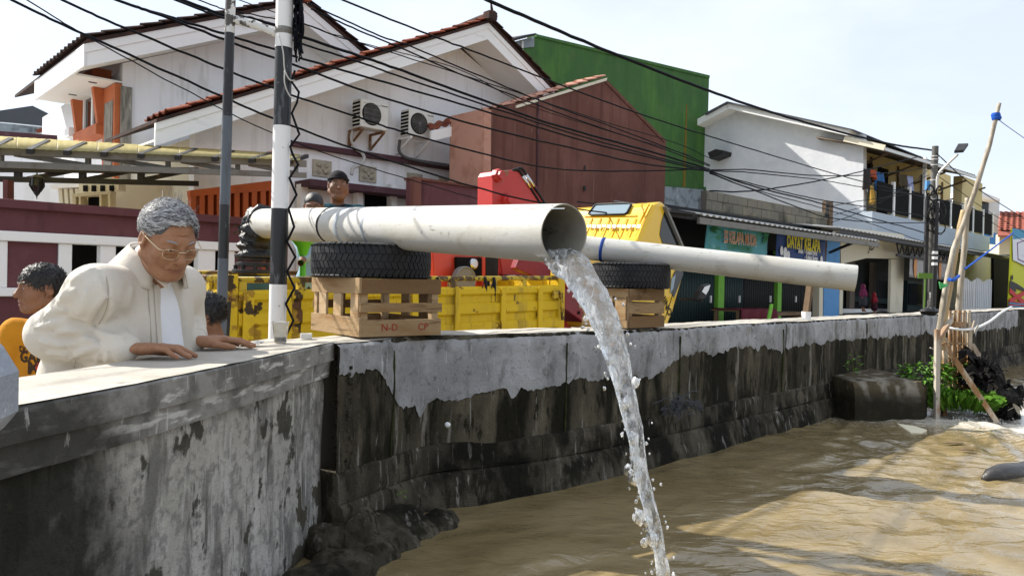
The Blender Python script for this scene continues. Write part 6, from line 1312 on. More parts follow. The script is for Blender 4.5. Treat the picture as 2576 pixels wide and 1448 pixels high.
def strands(pts_fn, n, wd, m, name, parent, Mx, seed=1):
    rnd = random.Random(seed); mb = MB(); k = 0
    while k < n:
        r = pts_fn(rnd)
        if r is None: continue
        path, w0 = r; k += 1; path = [Mx @ Vector(p) for p in path]; t = (path[-1]-path[0]).normalized(); ctr = Mx @ Vector((0, -.015, .03)); o = len(mb.v); mlen = len(path)
        for i, p in enumerate(path):
            nrm = (p-ctr).normalized(); sd = t.cross(nrm); sd = sd.normalized() if sd.length > 1e-6 else Vector((1, 0, 0)); ww = wd*w0*(1-.85*(i/(mlen-1))**2)/2; mb.v += [p-sd*ww, p+sd*ww]
        for i in range(mlen-1): mb.f.append((o+2*i, o+2*i+1, o+2*i+3, o+2*i+2))
    return mb.build(name, m, parent, smooth=True)
def scalp(rnd, zmin=-.02, front=.055, lift=.006, ln=.05, comb=(0, -1, .1), hc=(0, -.018, .032), hr=(.080, .101, .090), mess=.35):
    u = rnd.uniform(0, 2*math.pi); z = rnd.uniform(-.6, 1); q = math.sqrt(1-z*z); d = Vector((q*math.cos(u), q*math.sin(u), z)); p = Vector((hc[0]+d.x*hr[0], hc[1]+d.y*hr[1], hc[2]+d.z*hr[2]))
    zl = zmin+(front-zmin)*max(0, min(1, (p.y+.01)/.07))
    if abs(p.x) > .055 and p.y > -.035 and p.y < .03: zl = max(zl, .012)
    if p.z < zl: return None
    c = Vector(comb)+Vector((rnd.uniform(-mess, mess), rnd.uniform(-mess, mess), rnd.uniform(-mess, mess))); nrm = Vector((d.x/hr[0], d.y/hr[1], d.z/hr[2])).normalized()
    c = (c-nrm*c.dot(nrm)); c = c.normalized() if c.length > .01 else Vector((0, -1, 0)); path = []; l = ln*rnd.uniform(.6, 1.25)
    for i in range(5):
        t = i/4; e = p+c*(l*t); v = Vector(((e.x-hc[0])/hr[0], (e.y-hc[1])/hr[1], (e.z-hc[2])/hr[2])); sc_ = v.length; e2 = Vector((hc[0]+v.x/sc_*hr[0], hc[1]+v.y/sc_*hr[1], hc[2]+v.z/sc_*hr[2])); path.append(e2+nrm*(lift*(.3+rnd.random())*math.sin(min(1, t*1.3)*1.6)+.001))
    return path, rnd.uniform(.6, 1.3)
def hair_cap(h, front=.060, low=-.035, th=.008):
    s = SDF((-.11, -.14, -.09), (.11, .12, .15), h); s.ell((0, -.018, .034), (.077+th, .098+th, .086+th), .01)
    s.ell((0, .105, -.005), (.075, .075, .055+ (front-.045)), .012, sub=True)       # face left free
    for x in (-1, 1): s.ell((x*.09, .015, -.03), (.03, .055, .05), .01, sub=True)
    s.ell((0, -.02, -.12), (.12, .13, .12+low), .01, sub=True)
    return s.mesh()
mat('hair_grey', (.27, .27, .28), .5); mat('hair_grey_dark', (.075, .075, .08), .5); mat('hair_grey_light', (.58, .58, .58), .5)
mat('hair_black', (.010, .009, .009), .40, [((.03, .027, .025), (80, 80, 30), .55, .65, .8)], .4, 200)
mat('eye_white', (.62, .60, .56), .25); mat('eye_iris', (.02, .011, .007), .12)
mat('jacket', (.62, .575, .50), .75, [((.54, .495, .42), 5, .45, .7, .5), ((.68, .635, .56), 2.5, .5, .7, .5)], .25, 120)
mat('jacket_lining', (.40, .36, .29), .8, bump=.2, bscale=60); mat('shirt_white', (.78, .79, .82), .7, [((.7, .72, .77), 8, .5, .7, .5)], .15, 90)
mat('trousers', (.03, .03, .035), .85); mat('orange_tee', (.50, .215, .018), .85, [((.38, .14, .012), 6, .45, .65, .6)], .3, 60); mat('print_tee', (.05, .03, .02), .8); mat('print_tee_red', (.42, .05, .03), .8)
mat('tee_teal', (.010, .052, .072), .85, [((.006, .03, .045), 8, .45, .65, .6)], .3, 60); mat('tee_pink', (.62, .55, .56), .85); mat('sleeve_blue', (.26, .38, .47), .8); mat('strap_dark', (.02, .02, .022), .7); mat('cap_dark', (.014, .013, .015), .8); mat('gold', (.70, .60, .40), .25, metal=1); mat('lens', (.75, .72, .62), .05, trans=1, ior=1.12, alpha=.45); mat('nail', (.55, .32, .24), .35); mat('zip', (.30, .28, .24), .4, metal=.5)
def eyes(parent, Mx, look=(0, 0), lid=.5):
    for x in (-1, 1):
        c = Mx @ Vector((x*.0325, .0735, .005)); R3 = Mx.to_3x3(); X = (R3@Vector((1, 0, 0))); f = (R3@Vector((look[0], 1, look[1]))).normalized()*X.length; Xn = X; Y = R3@Vector((0, 0, 1))
        mb = MB(); mb.lathe([(.0, .0145), (.006, .0130), (.0105, .0095), (.0125, .005), (.0, .002)], 14, c, Xn, Y*lid, f); e_ = mb.build('eye', 'eye_white', parent, smooth=True)
        mb = MB(); mb.lathe([(.0, .0152), (.004, .0148), (.0058, .0136)], 12, c, Xn, Y*(lid+.15), f); mb.build('iris', 'eye_iris', e_, smooth=True)
def brows(parent, Mx, m, th=.0035):
    for x in (-1, 1):
        mb = MB(); mb.tube(catmull([Mx @ Vector(p) for p in ((x*.013, .0905, .024), (x*.027, .088, .031), (x*.042, .0775, .031), (x*.053, .064, .024))], 4), [th*.9]*4+[th*1.15]*4+[th]*4+[th*.4], 6); mb.build('eyebrow', m, parent, smooth=True)

# ---- the man leaning on the parapet
mn = thing('person', 'grey haired man in glasses and beige jacket leaning on the parapet with both hands', 'person', (-1.5, 2.85, -.2))
HM = hmat(P(425, 600, 2.55), (.80, -.60), 30, 2, 1.02)
V, Fq, lip = head_sdf(.003, .55, .058); parts_ = [(xform(V, HM), Fq)]; lipa = [lip]
wR, tR = P(322, 882, 2.45), PZ(440, 903, 1.006); wL, tL = P(494, 868, 2.80), PZ(604, 876, 1.006)
def on_top(v): return Vector((v.x, v.y, 1.0068))
HR = hand_matrix(on_top(wR), tR); HL = hand_matrix(on_top(wL), tL)
for Hm, th in ((HR, -1), (HL, 1)):
    v_, f_ = hand_sdf(th, curl=.25 if th < 0 else 0); parts_.append((xform(v_, Hm), f_)); lipa.append(np.zeros(len(v_)))
N_, SRr, SLl = Vector((-1.31, 2.66, 1.30)), Vector((-1.385, 2.46, 1.225)), Vector((-1.30, 2.89, 1.235)); EB_R, EB_L = Vector((-1.60, 2.57, 1.075)), Vector((-1.33, 3.02, 1.08))
WR3, WL3 = on_top(wR)+Zv*.036, on_top(wL)+Zv*.036
C1, C2, HIP = Vector((-1.325, 2.69, 1.12)), Vector((-1.355, 2.73, .95)), Vector((-1.50, 2.80, .74))
FB_ = Vector((.97, -.22, 0)).normalized(); BF_ = [(FB_.y, -FB_.x, 0), tuple(FB_), (0, 0, 1)]
s = SDF((-1.75, 2.2, -.22), (-.95, 3.2, 1.34), .014)          # body under the clothes, legs and feet
s.ell(C1, (.15, .075, .16), .05, B=BF_); s.ell(C2, (.15, .10, .16), .05, B=BF_); s.ell(HIP, (.16, .11, .13), .05, B=BF_)
for a_, b_, r1, r2 in ((SRr, EB_R, .045, .035), (EB_R, WR3, .035, .027), (SLl, EB_L, .045, .035), (EB_L, WL3, .035, .027), (SRr, SLl, .045, .045)): s.cap(a_, b_, r1, r2, .03)
for sd in (-1, 1):
    hp = HIP+Vector((.6, .8, 0))*(sd*.10)-Zv*.05; kn = hp+Vector((.08, -.06, -.42)); an = Vector((kn.x-.06, kn.y+.05, -.13)); s.cap(hp, kn, .085, .06, .03); s.cap(kn, an, .058, .042, .03); s.cap(an-Zv*.03, an+Vector((.16, -.12, -.03)), .04, .03, .02)
v_, f_ = s.mesh(); parts_.append((v_, f_)); lipa.append(np.zeros(len(v_)))
V, Fq = join(parts_); np_obj('body', V, Fq, 'skin_tan', mn, attr=np.concatenate(lipa))
eyes(mn, HM, (.1, -.35), .30); brows(mn, HM, 'hair_grey', .0026)
v_, f_ = hair_cap(.004, .115, -.015, .002); np_obj('hair', xform(v_, HM), f_, 'hair_grey_dark', mn)
for tone, cnt, sdx in (('hair_grey_dark', 1100, 3), ('hair_grey', 1500, 4), ('hair_grey_light', 1500, 6)):
    strands(lambda r: scalp(r, -.050, .080, .011, .058, (.80, -.22, .12), mess=.20), cnt, .0024, tone, 'hair_strands', mn, HM, sdx)
strands(lambda r: scalp(r, .085, .085, .035, .045, (.6, .1, .7), mess=.7), 30, .0018, 'hair_grey', 'stray_hair', mn, HM, 5)
# glasses
for x in (-1, 1):
    pts = [Vector((x*(.035+.0245*math.copysign(abs(math.cos(q))**.75, math.cos(q))), .0985-.010*abs(math.cos(q))*(1 if math.cos(q)*1 > 0 else -.2), -.006+.0175*math.copysign(abs(math.sin(q))**.8, math.sin(q))-(.002 if math.sin(q) < 0 else 0))) for q in [i*math.pi/10 for i in range(20)]]
    mb = MB(); mb.poly([HM@p for p in pts]); mb.build('lens', 'lens', mn); mb = MB(); mb.tube([HM@p for p in pts+[pts[0]]], .0008, 6); mb.build('lens_rim', 'gold', mn, smooth=True)
    mb = MB(); mb.tube([HM@Vector(p) for p in ((x*.057, .092, .004), (x*.074, .085, .006), (x*.083, .04, .010), (x*.086, -.01, .012), (x*.084, -.025, -.002))], .0016, 6); mb.build('temple', 'gold', mn, smooth=True)
mb = MB(); mb.tube(catmull([HM@Vector(p) for p in ((-.012, .101, .002), (0, .1075, .006), (.012, .101, .002))], 4), .0017, 6); mb.build('bridge', 'gold', mn, smooth=True)
# jacket
s = SDF((-1.86, 2.15, .55), (-.98, 3.2, 1.45), .009)
s.ell(C1, (.20, .125, .20), .05, B=BF_); s.ell(C2, (.205, .162, .22), .06, B=BF_); s.ell(HIP, (.21, .165, .20), .06, B=BF_); s.ell(Vector((-1.60, 2.68, .86)), (.10, .12, .2), .06)
s.cap(SRr, SLl, .074, .074, .05); s.cap(N_-Zv*.055, SRr+Zv*.005, .072, .07, .05); s.cap(N_-Zv*.055, SLl, .072, .07, .05)
s.cap(SRr, EB_R, .077, .073, .06); s.cap(EB_R, WR3-(WR3-EB_R).normalized()*.022, .073, .052, .05); s.cap(SRr.lerp(EB_R, .5)+Vector((.06, .02, -.03)), EB_R+Vector((.10, .0, -.03)), .05, .05, .06); s.cap(SLl, EB_L, .085, .075, .04); s.cap(EB_L, WL3-(WL3-EB_L).normalized()*.02, .075, .045, .02)
T1_, T2_ = Vector((-1.205, 2.625, 1.30)), Vector((-1.165, 2.67, .93))
s.cap(T1_, T2_, .060, .086, .008, sub=True); s.cap(N_+Vector((.02, -.01, .10)), N_+Vector((.10, -.05, .02)), .066, .058, .012, sub=True)
v_, f_ = s.mesh()
from mathutils.bvhtree import BVHTree
jb = BVHTree.FromPolygons([Vector(p) for p in v_], [tuple(q) for q in f_])
def on_mesh(px, py, off=.004, bv=None):
    r = ray(px, py).normalized(); h_ = (bv or jb).ray_cast(C0, r); return (h_[0]-r*off) if h_[0] else None
FOLDS = [([(300, 945), (400, 940), (480, 985), (560, 1000)], .010, .013), ([(215, 985), (330, 965), (430, 990), (520, 995), (600, 990)], .012, .014), ([(330, 1030), (430, 1010), (540, 1040), (620, 1080)], .011, .013),
 ([(420, 1100), (520, 1070), (610, 1060)], .009, .011), ([(460, 1180), (560, 1120), (640, 1090)], .009, .012), ([(440, 690), (520, 640), (600, 600)], .006, .014), ([(560, 740), (540, 840), (500, 900)], .007, .016), ([(330, 850), (420, 780), (470, 740)], .007, .016),
 ([(270, 930), (340, 880), (420, 870)], .009, .012), ([(690, 800), (650, 900), (600, 985)], -.014, .014), ([(640, 620), (680, 700), (700, 800)], -.005, .007), ([(600, 1000), (680, 1030), (800, 1050)], .008, .013), ([(740, 900), (790, 980), (800, 1060)], .006, .016), ([(850, 720), (830, 820), (860, 960)], .005, .016),
 ([(250, 1060), (330, 1090), (420, 1100)], .009, .013), ([(300, 1150), (400, 1150), (500, 1190)], .008, .013), ([(480, 560), (580, 540), (700, 520)], .005, .014), ([(380, 640), (430, 720), (400, 800)], .006, .014), ([(700, 1130), (690, 1180), (660, 1220)], .006, .008), ([(640, 1150), (625, 1210)], .006, .009)]
FD_ = np.zeros(len(v_))
for pl, am_, wd_ in FOLDS:
    q = [on_mesh(x*.3909, y*.3909+440, 0) for x, y in pl]; q = [p for p in q if p]
    if len(q) < 2: continue
    q = catmull(q, 6); best = np.full(len(v_), 9.0)
    for k in range(len(q)-1):
        A_ = np.array(q[k]); B_ = np.array(q[k+1]); ba = B_-A_
        if np.linalg.norm(ba) > .12: continue
        t = np.clip(((v_-A_)@ba)/(ba@ba+1e-12), 0, 1); tt = (k+t)/(len(q)-1); dd = np.linalg.norm(v_-A_-t[:, None]*ba, axis=1)/np.maximum(.25, np.sin(np.pi*np.clip(tt, .03, .97))**.5); best = np.minimum(best, dd)
    FD_ += am_*(np.exp(-(best/wd_)**2)-.45*np.exp(-((best-2.1*wd_)/wd_)**2))
FDI = {}
for i_, p_ in enumerate(v_): FDI[tuple(p_)] = FD_[i_]
def folds(p):
    x, y, z = p; w = hash_noise(x*4+3, y*4, z*4)
    return FDI.get(tuple(p), 0)+.0035*hash_noise(x*6, y*6, z*4)+.0018*hash_noise(x*19+w, y*19, z*14)
np_obj('jacket', v_, f_, 'jacket', mn, folds)
def ring_band(c, ax, X, r0, r1, h0, h1, a0, a1, nm, m, th=.006, sag=0):
    """band round an axis, e.g. a collar or a cuff"""
    ax = Vector(ax).normalized(); X = (Vector(X)-ax*Vector(X).dot(ax)).normalized(); Y = ax.cross(X); mb = MB()
    mb.grid(lambda u, v: Vector(c)+(X*math.cos(a0+(a1-a0)*u)+Y*math.sin(a0+(a1-a0)*u))*((r0+(r1-r0)*v)*(1+.02*math.sin(u*9)))+ax*(h0+(h1-h0)*v+sag*math.sin(u*math.pi)), 36, 5)
    return mb.build(nm, m, mn, smooth=True, solid=th)
fx = Vector((.93, -.36, 0)).normalized(); nax = (fx*.42+Zv).normalized(); sy = nax.cross(fx).normalized()
CN = N_+Vector((.012, -.006, .018))
ring_band(CN, nax, fx, .092, .080, -.02, .052, .55, 2*math.pi-.55, 'collar', 'jacket')
ring_band(CN, nax, fx, .134, .086, -.042, .056, .62, 2*math.pi-.62, 'collar_fold', 'jacket', .006)
for sd in (-1, 1):                                  # collar points in front
    e = sy*sd; q = .62*sd; b0 = CN+(fx*math.cos(q)+sy*math.sin(q))*.086+nax*.056; b1 = CN+(fx*math.cos(q)+sy*math.sin(q))*.134-nax*.042
    mb = MB(); mb.prism([b0, b1, b1+fx*.05-e*.03-nax*.045, b0+fx*.03-e*.022-nax*.030], (fx+nax*.3)*.006); mb.build('collar_point', 'jacket', mn, bevel=.002)
cdir = (WR3-EB_R).normalized(); ring_band(WR3-cdir*.072+Zv*.0, cdir, Zv, .050, .044, .0, .062, 0, 2*math.pi, 'cuff', 'jacket', .006)
cdl = (WL3-EB_L).normalized(); ring_band(WL3-cdl*.06, cdl, Zv, .046, .042, .0, .055, 0, 2*math.pi, 'cuff', 'jacket', .006)
# placket with zip on his right front edge, lining strip on the other
def strip(cols, nm, m, off=.006):
    mb = MB(); rows_ = []
    for rw in cols:
        q = [on_mesh(x, y, off) for x, y in rw]
        if all(q): rows_.append(q)
    for i in range(len(rows_)-1):
        a_, b_ = rows_[i], rows_[i+1]
        if max((a_[k]-b_[k]).length for k in range(len(a_))) > .2: continue
        for k in range(len(a_)-1): mb.add([a_[k], a_[k+1], b_[k+1], b_[k]], [(0, 1, 2, 3)])
    if mb.v: return mb.build(nm, m, mn, solid=.004)
strip([[(388+(y-700)*.06, y), (414+(y-700)*.045, y)] for y in range(716, 890, 6)], 'placket', 'jacket', .006)
strip([[(396+(y-700)*.06, y), (398.4+(y-700)*.06, y)] for y in range(716, 888, 6)], 'zip', 'zip', .009)
for nm, line in (('sleeve_seam', [(262, 672), (268, 700), (272, 730), (271, 760), (262, 790), (248, 815)]), ('yoke_seam', [(232, 688), (262, 676), (300, 660), (330, 648)]), ('side_seam', [(372, 720), (376, 780), (380, 840), (382, 890)]), ('pocket_welt', [(190, 905), (186, 925), (178, 940)])):
    q = [on_mesh(x, y, .0015) for x, y in line]; q = [p for p in q if p]
    if len(q) > 2: mb = MB(); mb.tube(catmull(q, 4), .0016, 5); mb.build(nm, 'jacket_lining', mn)
# shirt
s = SDF((-1.75, 2.2, .6), (-.98, 3.1, 1.42), .011)
s.ell(C1, (.185, .108, .19), .05, B=BF_); s.ell(C2, (.19, .146, .21), .06, B=BF_); s.ell(HIP, (.19, .15, .18), .06, B=BF_); s.cap(N_-Zv*.05, N_+nax*.045, .074, .066, .03)
v_, f_ = s.mesh(); np_obj('shirt', v_, f_, 'shirt_white', mn, lambda p: .004*hash_noise(p[0]*14, p[1]*14, p[2]*6))
for sd in (-1, 1):
    e = sy*sd; b0 = CN+fx*.078+e*.012+nax*.042; mb = MB(); mb.prism([b0, b0+e*.050-fx*.030+nax*.004, b0+e*.046-fx*.004-nax*.058, b0+e*.012+fx*.016-nax*.072], (fx+nax*.2)*.005); mb.build('shirt_collar', 'shirt_white', mn, bevel=.002)
s = SDF((-1.8, 2.3, -.2), (-1.0, 3.3, .95), .016)
s.ell(HIP, (.19, .15, .17), .05, B=BF_)
for sd in (-1, 1):
    hp = HIP+Vector((.6, .8, 0))*(sd*.10)-Zv*.05; kn = hp+Vector((.08, -.06, -.42)); an = Vector((kn.x-.06, kn.y+.05, -.10)); s.cap(hp, kn, .10, .08, .03); s.cap(kn, an, .08, .065, .03)
v_, f_ = s.mesh(); np_obj('trousers', v_, f_, 'trousers', mn)
for Hm, th, cu in ((HR, -1, .25), (HL, 1, 0)):     # finger nails
    for (x, y, l1, l2, l3) in [(.030, .088, .044, .026, .020), (.0105, .094, .050, .030, .022), (-.0105, .090, .046, .027, .021), (-.030, .080, .034, .021, .017)]:
        x *= th; p = Vector((x*1.27, y+l1*.95+l2*(.9-cu*.3)+l3*(.82-cu*.4), .0165)); mb = MB(); mb.lathe([(.0, .0012), (.0045, .0008), (.0055, 0)], 8, Hm@p, Hm.to_3x3()@Vector((1, 0, 0)), (Hm.to_3x3()@Vector((0, .9, -.4)))*1.3, Hm.to_3x3()@Vector((0, .4, .9))); mb.build('nail', 'nail', mn)

# ---- the others: a plain figure builder
def figure(label, hm, sc, skin, shirt, feet, ground, shoulders=None, arms=None, hair='cap', h=.0042, sh_w=.19, trousers='trousers', heavy=0, torso_r=(.15, .10), cat='person', look=(0, 0), pitchneck=0):
    """hm: head matrix (scaled); neck and trunk follow below it; arms: list of (elbow, wrist, sleeve end 0..1)"""
    hp = hm.translation; f = (hm.to_3x3()@Vector((0, 1, 0))); f = Vector((f.x, f.y, 0)).normalized()
    bf = Vector(shoulders).normalized() if shoulders else f; rt = bf.cross(Zv)
    nb = hp+(hm.to_3x3()@Vector((0, -.055, 0)))-Zv*(.20*sc); hipz = ground+(nb.z-ground)*.60; hipc = Vector((nb.x, nb.y, hipz))-bf*.02
    r = thing('person', label, 'person', Vector((hipc.x, hipc.y, ground)))
    V, Fq, lip = head_sdf(h/ sc, heavy, .05+.006*heavy); parts = [(xform(V, hm), Fq)]; la = [lip]
    sw = sh_w*sc; S_ = [nb+rt*(sw*k)-Zv*.035*sc for k in (1, -1)]
    lo = Vector((min(hp.x, hipc.x)-.6, min(hp.y, hipc.y)-.6, ground-.01)); hi = Vector((max(hp.x, hipc.x)+.6, max(hp.y, hipc.y)+.6, nb.z+.12)); g = .014
    if arms is None: arms = [(S_[i]+rt*((.06 if i == 0 else -.06)*sc)-Zv*.27*sc-bf*.03, S_[i]+rt*((.07 if i == 0 else -.07)*sc)-Zv*.50*sc+bf*.05, .55) for i in (0, 1)]
    s = SDF(lo, hi, g); Bm = [tuple(rt), tuple(bf), (0, 0, 1)]
    tc_ = nb.lerp(hipc, .35); s.ell(tc_, (torso_r[0]*sc*.9, torso_r[1]*sc*.9, .2*sc), .05, B=Bm); s.ell(hipc, (.14*sc, .10*sc, .13*sc), .05, B=Bm); s.cap(nb, tc_, .05*sc, .08*sc, .03)
    for i, (el, wr, sl_) in enumerate(arms):
        s.cap(S_[i], el, .043*sc, .036*sc, .02); s.cap(el, wr, .036*sc, .025*sc, .02); e = (Vector(wr)-Vector(el)).normalized(); s.ell(Vector(wr)+e*.05*sc, (.035*sc, .035*sc, .035*sc), .02)
        for k in range(4): o = rt*((k-1.5)*.016*sc); s.cap(Vector(wr)+e*.06*sc+o, Vector(wr)+e*(.13 if k in (1, 2) else .115)*sc+o*1.2, .009*sc, .008*sc, .004)
        s.cap(Vector(wr)+e*.03*sc, Vector(wr)+e*.08*sc+bf*.03*sc, .011*sc, .009*sc, .006)
    for k in (-1, 1):
        h0 = hipc+rt*(k*.08*sc)-Zv*.03; h2 = Vector((h0.x, h0.y, ground+.07)); h1 = h0.lerp(h2, .5)+bf*.02; s.cap(h0, h1, .07*sc, .05*sc, .02); s.cap(h1, h2, .05*sc, .036*sc, .02); s.cap(h2-Zv*.03, h2+bf*.14-Zv*.04, .036*sc, .028*sc, .02)
    v_, f_ = s.mesh(); parts.append((v_, f_)); la.append(np.zeros(len(v_))); V, Fq = join(parts); np_obj('body', V, Fq, skin, r, attr=np.concatenate(la))
    eyes(r, hm, look); brows(r, hm, 'hair_black', .003)
    s = SDF(lo-Vector((.05, .05, 0)), hi+Vector((.05, .05, .03)), .012)
    s.ell(tc_, (torso_r[0]*sc*1.05, torso_r[1]*sc*1.12, .24*sc), .05, B=Bm); s.ell(hipc+Zv*.03, (.16*sc, .125*sc, .17*sc), .06, B=Bm); s.cap(S_[0], S_[1], .058*sc, .058*sc, .04); s.cap(nb-Zv*.02*sc, S_[0], .06*sc, .055*sc, .03); s.cap(nb-Zv*.02*sc, S_[1], .06*sc, .055*sc, .03)
    for i, (el, wr, sl_) in enumerate(arms):
        L_ = [S_[i], Vector(el), Vector(wr)]
        if sl_ <= 1: s.cap(L_[0], L_[0].lerp(L_[1], sl_), .062*sc, .060*sc, .03)
        else: s.cap(L_[0], L_[1], .06*sc, .052*sc, .03); s.cap(L_[1], L_[1].lerp(L_[2], sl_-1), .052*sc, .044*sc, .02)
    s.cap(nb+Zv*.05*sc+bf*.015, nb+Zv*.10*sc+bf*.03, .056*sc, .07*sc, .012, sub=True)
    vs_, fs2 = s.mesh(); so_ = np_obj('shirt', vs_, fs2, shirt, r, lambda p: .006*hash_noise(p[0]*10, p[1]*10, p[2]*6)+.003*hash_noise(p[0]*26, p[1]*26, p[2]*20))
    s = SDF(Vector((hipc.x-.3, hipc.y-.3, ground)), Vector((hipc.x+.3, hipc.y+.3, hipz+.2)), .016); s.ell(hipc, (.15*sc, .115*sc, .14*sc), .05, B=Bm)
    for k in (-1, 1): h0 = hipc+rt*(k*.08*sc)-Zv*.03; h2 = Vector((h0.x, h0.y, ground+.10)); s.cap(h0, h2, .088*sc, .06*sc, .03)
    v_, f_ = s.mesh(); np_obj('trousers', v_, f_, trousers, r)
    return r, nb, bf, rt, (vs_, fs2)
ff = Vector((-.40, -.917, 0))
bm = hmat(P(101, 726, 3.2), (-.62, -.78), 2, 0, .86)
b1_, nb, bfv, rtv, sm_ = figure('boy with wet black hair in an orange printed shirt at the left edge', bm, .80, 'skin_brown', 'orange_tee', None, -.2, shoulders=(.30, -.95, 0), sh_w=.17, look=(.2, 0))
v_, f_ = hair_cap(.0045, .050, -.02, .008); np_obj('hair', xform(v_, bm), f_, 'hair_black', b1_, lambda p: .003*hash_noise(p[0]*60, p[1]*60, p[2]*60))
strands(lambda r: scalp(r, -.05, .045, .013, .055, (.2, .5, -.3), mess=.8), 900, .0052, 'hair_black', 'hair_strands', b1_, bm, 11)
bv1 = BVHTree.FromPolygons([Vector(p) for p in sm_[0]], [tuple(q) for q in sm_[1]])
def wrap_text(tx, size, m, parent, origin, right, up, bv, squash=1, bold=0):
    o = text_part('shirt_print', tx, size, m, parent, origin, right, up, .0, bold=bold, squash=squash); off = ORG[parent]; n = Vector(right).cross(Vector(up)).normalized()
    for v in o.data.vertices:
        p = v.co+off; h_ = bv.ray_cast(p+n*.3, -n)
        if h_[0]: v.co = h_[0]+n*.004-off
    return o
tcn = nb+bfv*.12; rgt = -rtv
d0 = 3.02
for tx, x, y, sz, m, sq, bo in (('DO NOT DISTURB', 86, 888, .036, 'print_tee', .72, .001), ('GAMING', 84, 908, .066, 'print_tee', .78, .002), ('M', 58, 936, .072, 'print_tee', .9, .003), ('O', 80, 936, .072, 'print_tee_red', .9, .003), ('D', 102, 936, .072, 'print_tee', .9, .004)):
    wrap_text(tx, sz, m, b1_, P(x, y, d0), rgt, Zv, bv1, sq, bo)
for k, (x0, x1, y, m) in enumerate(((47, 66, 862, 'print_tee_red'), (47, 66, 868, 'print_tee_red'), (47, 66, 874, 'print_tee_red'), (68, 106, 858, 'print_tee'), (72, 82, 866, 'print_tee'), (90, 102, 866, 'print_tee'), (70, 104, 873, 'print_tee'))):
    mb = MB(); q = [P(x0, y, d0), P(x1, y-1, d0), P(x1, y+3.4, d0), P(x0, y+4.4, d0)]; n = Vector(rgt).cross(Zv); q2_ = []
    for p in q: h_ = bv1.ray_cast(p+n*.3, -n); q2_.append((h_[0]+n*.004) if h_[0] else p)
    mb.poly(q2_); mb.build('shirt_print', m, b1_)
# boy behind the man, facing left
bm2 = hmat(P(512, 795, 3.42), (-.93, -.36), 8, 0, .84)
b2_, nb2, bf2, rt2, _ = figure('boy with thick black hair facing left between the man and the thin pole', bm2, .74, 'skin_brown', 'tee_pink', None, -.2, shoulders=(-.8, -.6, 0), sh_w=.15)
v_, f_ = hair_cap(.0045, .046, -.01, .014); np_obj('hair', xform(v_, bm2), f_, 'hair_black', b2_, lambda p: .004*hash_noise(p[0]*60, p[1]*60, p[2]*60))
strands(lambda r: scalp(r, -.05, .035, .020, .055, (.0, .45, -.5), mess=.6), 900, .0055, 'hair_black', 'hair_strands', b2_, bm2, 13)
# worker with a cap turned backwards, standing in the truck bed
wm = hmat(P(851, 466, 6.75), (.32, -.95), 2, 0, 1.06); gz = .74
w1, nb3, bf3, rt3, sm3 = figure('worker in a dark teal shirt and backward cap standing behind the large pipe', wm, 1.0, 'skin_deep', 'tee_teal', None, gz-.25, shoulders=(.2, -.98, 0), heavy=.8, h=.0055, torso_r=(.19, .125), sh_w=.20)
v_, f_ = hair_cap(.005, .058, -.02, .010); np_obj('cap', xform(v_, wm), f_, 'cap_dark', w1)
mb = MB(); mb.tube([wm@Vector((.085*math.sin(a), -.018+.105*math.cos(a), .045+.012*math.cos(a))) for a in [-1.5+i*.25 for i in range(13)]], .011, 6); mb.build('cap_band', 'cap_dark', w1, smooth=True)
bv3 = BVHTree.FromPolygons([Vector(p) for p in sm3[0]], [tuple(q) for q in sm3[1]]); mb = MB(); pth = []
for (x, y) in ((874, 486), (876, 496), (873, 506), (867, 518), (858, 530), (848, 545)):
    q = on_mesh(x, y, .008, bv3)
    if q: pth.append(q)
if len(pth) > 2: mb.tube(catmull(pth, 3), .022, 6); mb.build('bag_strap', 'strap_dark', w1, smooth=True)
# second worker, bent low, reaching down beside the pole
wm2 = hmat(P(789, 520, 6.4), (.15, -.99), 14, 0, 1.0)
el_ = P(800, 640, 5.9); wr_ = P(752, 668, 5.75); nb4 = wm2.translation-Zv*.2
w2_, _, bf4, rt4, _ = figure('crouching worker with cropped hair and pale blue sleeves reaching past the large pipe', wm2, .95, 'skin_deep', 'sleeve_blue', None, .49, shoulders=(.1, -.99, 0), h=.0055,
    arms=[(P(770, 640, 6.0), wr_, 1.35), (P(838, 640, 6.3), P(830, 690, 6.1), 1.4)])
v_, f_ = hair_cap(.005, .056, -.01, .004); np_obj('hair', xform(v_, wm2), f_, 'hair_black', w2_)
